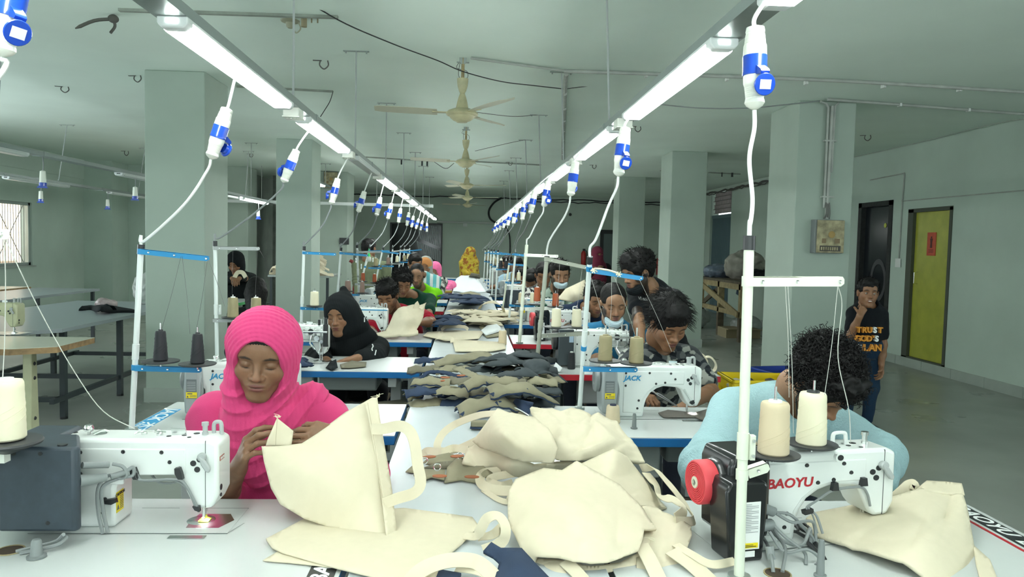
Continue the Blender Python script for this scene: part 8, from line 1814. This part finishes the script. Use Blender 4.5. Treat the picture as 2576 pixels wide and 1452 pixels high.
mb = MB(); P_ = [(1262, 498), (1243, 510), (1230, 530), (1233, 550), (1250, 562), (1270, 568)]; mb.tube(catmull([at(x, y, 22.42) for x, y in P_], 6), .03, 8); mb.tube(catmull([at(x, y, 22.42) for x, y in ((1270, 568), (1281, 590), (1283, 630), (1280, 680))], 5), .02, 8); tag(mb.obj('cable_bundle', DARK), 'thick black cable bundle looping down the back wall', 'cable')
t = thing('wall_switch', 'small white switch plate between the two doors on the right wall', 'switch', (XR-.01, 10.06, 1.33)); box('plate', -.012, 0, -.06, .06, 0, .12, WHST, t, bev=.002)
mb = MB(); mb.tube([(XR-.012, 10.05, 1.45), (XR-.012, 10.04, 2.1), (XR-.012, 10.02, 2.62)], .009, 6); mb.tube([(XR-.012, 10.02, 2.62), (XR-.012, 10.9, 2.60)], .008, 6); mb.tube([(XR-.012, 10.05, 2.24), (XR-.012, 7.6, 2.22)], .007, 6); tag(mb.obj('surface_conduit', PIPE), 'thin conduit on the right wall above the doors', 'conduit')
t = thing('door_bell_box', 'small dark box on the wall left of the olive shirt', 'box', at(866, 607, 16.27)); box('case', -.1, .1, -.03, .03, -.07, .07, DARK, t, bev=.005)
# ---------------------------------------------------------------- left bay: grey tables, old machine on a wood edged table
CRM = mat('old cream enamel', (.50, .51, .33), .35, noise_s=10, noise_a=.08); GT = mat('grey table laminate', (.30, .34, .36), .28)
PLY = mat('plywood edge', (.30, .19, .09), .6, noise_s=18, noise_a=.35); CRT = mat('cream laminate', (.55, .56, .47), .25)
def poly_table(name, lb, pts, z, th, top, edge, x0, y0):
    t = thing(name, lb, 'table', (x0, y0, 0)); q = [(p[0]-x0, p[1]-y0) for p in pts]
    MB().prism(q, z-.003, z, 'z').obj('tabletop', top, t); MB().prism([(a*.999, b_*.999) for a, b_ in q], z-th, z-.0031, 'z').obj('edge', edge, t); return t
t = poly_table('cutting_table', 'long grey topped cutting table on dark steel legs, nearest of the two at left', [(-4.6, 5.87), (-3.55, 5.83), (-3.23, 6.15), (-3.21, 8.9), (-4.5, 8.9)], .76, .03, GT, GT, -3.9, 8.0)
for (x, y) in ((-3.30, 6.3), (-3.28, 7.25), (-3.27, 8.7), (-4.45, 6.1), (-4.45, 8.3)):
    l = box('leg', x+3.9-.022, x+3.9+.022, y-8-.022, y-8+.022, .02, .73, DSTEEL, t); MB().cyl((x+3.9, y-8, 0), (x+3.9, y-8, .02), .03).obj('foot', DARK, l)
for x in (-3.29, -4.45): box('low_rail', x+3.9-.018, x+3.9+.018, -1.9, .8, .16, .20, DSTEEL, t)
for y in (6.2, 7.25, 8.7): box('cross_rail', -.55, .62, y-8-.018, y-8+.018, .16, .20, DSTEEL, t)
t2_ = thing('cutting_table', 'second long grey cutting table behind the nearer one at left', 'table', (-5.6, 8.0, 0)); box('tabletop', -.5, .35, -2.5, 3.0, .73, .76, GT, t2_)
for x in (-.45, .3):
    for y in (-2.4, 0, 2.9): box('leg', x-.02, x+.02, y-.02, y+.02, 0, .73, DSTEEL, t2_)
t = poly_table('old_sewing_table', 'old sewing table with cream top and plywood edge on cream cast legs, left', [(-4.0, 5.0), (-2.95, 4.98), (-2.72, 5.12), (-2.72, 5.62), (-4.0, 5.62)], .765, .042, CRT, PLY, -3.3, 5.3)
for x in (-.6, .3):
    mb = MB(); mb.prism([(-.05, .05), (.06, .05), (.03, .72), (-.03, .72)], x-.03, x+.03, 'x'); mb.box(x-.035, x+.035, -.33, .33, .03, .075); l = mb.obj('leg', CRM, t, bev=.006); mb = MB(); [mb.lathe([(.014, 0), (.01, .006)], 8, Matrix.Translation((x+.031, 0, z)) @ Matrix.Rotation(PI/2, 4, 'Y')) for z in (.62, .52, .24, .14)]; objs(mb, 'bolt', DARK, l)
box('stretcher', -.6, .3, -.03, .03, .2, .28, CRM, t); box('drip_pan', -.5, -.05, -.2, .15, .66, .72, DARK, t, bev=.02)
mb = MB(); mb.lathe([(.09, -.1), (.1, -.08), (.1, .08), (.08, .1)], 16, Matrix.Translation((-.42, .05, .55)) @ Matrix.Rotation(PI/2, 4, 'Y')); mb.obj('clutch_motor', DBLUE, t)
p = on(37, 838, .766); o = dup(MACH['far'] if 'far' in MACH else MACH['jack'], (p.x, p.y, .766), 0, 'old cream sewing machine at the left edge of the picture', 'old machines in the left bay', mp={'arm_body': CRM, 'cover_panel': CRM})
t = poly_table('old_sewing_table', 'second old sewing table with a plywood edge, far left beyond the grey tables', [(-7.5, 10.2), (-6.5, 10.2), (-6.25, 10.4), (-6.25, 11.1), (-7.5, 11.1)], .765, .05, CRT, PLY, -6.8, 10.6)
for x in (-.6, .3): box('leg', x-.03, x+.03, -.05, .05, 0, .72, CRM, t)
sheet('black_garment', 'black garment with straps lying on the grey cutting table', 'garment', [Z(198, 781, .765), Z(205, 772, .79), Z(240, 770, .80), Z(268, 768, .80), Z(290, 772, .79), Z(330, 780, .775), Z(350, 786, .768), Z(300, 786, .765), Z(240, 783, .765)], [Z(250, 777, .82)], BLACKF, .02, 5, .006, 15, 1)
strap('garment_strap', 'black strap arching over the black garment on the grey table', [Z(245, 776, .80), Z(262, 768, .85), Z(280, 770, .84), Z(290, 780, .78)], .03, BLACKF, .004, group=None)
plastic(-3.6, 8.6, .76, .13, 'crumpled clear plastic bag on the grey cutting table beside the column', pl, 1.0, 1.5, 3); plastic(-3.8, 8.1, .76, .07, 'small bundle with red print wrapped in plastic on the grey table', mat('printed plastic', (.35, .28, .28), .4, noise_s=14, noise_a=.5), 1.6, .7, 4)
# green edged table of the person in black
a = on(625, 700, .8); t = table_proto(1.15, .6, 'green'); t.location = (-3.85, 9.05, .04-.04); t['label'] = 'small white table with a bright green edge in front of the far left sewer'
strap('bag_handle', 'cream curved piece in the hands of the far left sewer', [Y(590, 698, 9.3), Y(598, 686, 9.35), Y(610, 686, 9.35), Y(618, 698, 9.3)], .05, CANVAS, .01, up=(0, -1, .2))
box_ = box('fabric_stack', -.1, .1, -.08, .08, 0, .12, CANVAS, None, .02); box_.location = (-3.25, 9.2, .762); tag(box_, 'cream folded pieces at the left of the green edged table', 'stack')
# rack with the tall pile of canvas handles
t = thing('steel_rack', 'dark steel rack carrying a tall pile of canvas strips, left of the far column', 'rack', (-2.78, 13.2, 0))
for x in (-.5, .42):
    for y in (-.5, .6): box('leg', x-.02, x+.02, y-.02, y+.02, 0, .92, DSTEEL, t)
box('rack_shelf', -.55, .46, -.55, .65, .90, .93, GREYM, t)
rr2 = random.Random(8); K_ = 0
for i in range(95):
    u = rr2.random()**1.3; z = .945+u*.56; w_ = .42*(1-u*.75); x = -2.86+rr2.uniform(-w_, w_); y = 13.0+rr2.uniform(-.2, .1)*(1-u*.5); a = rr2.uniform(-.8, .8); L = rr2.uniform(.12, .22)
    P_ = catmull([(x-L*math.cos(a), y, z-L*.35-abs(math.sin(a))*.05), (x-L*.4, y-.10, z+.02), (x+L*.3, y-.12, z), (x+L*math.cos(a), y-.02, z-L*.4)], 4)
    P_ = [Vector((p.x, p.y, max(p.z, .945))) for p in P_]; o = P_[0].copy(); mb = MB(); mb.tube([p-o for p in P_], 1, flat=(.045, .006), up=(rr2.uniform(-.5, .5), -.8, rr2.uniform(.1, .8))); q = mb.obj('canvas_strip', CANVAS); q.location = o; tag(q, 'one of the canvas strips in the tall pile on the steel rack', 'canvas strip', 'canvas strips on the steel rack')
V, Fc = mesh_sdf([el((0, 0, .13), (.38, .2, .16), k=.05), el((-.04, 0, .36), (.22, .15, .22), k=.08)], A(-.5, -.3, -.1), A(.5, .3, .7), .02, lambda P, D: D+.03*wob(P, 22)); V[:, 2] = np.maximum(V[:, 2], 0)
o = np_obj('canvas_core', V, Fc, CANVAS); o.location = (-2.84, 13.1, .932); tag(o, 'dense core of the tall canvas pile on the steel rack', 'canvas pile'); o['kind'] = 'stuff'
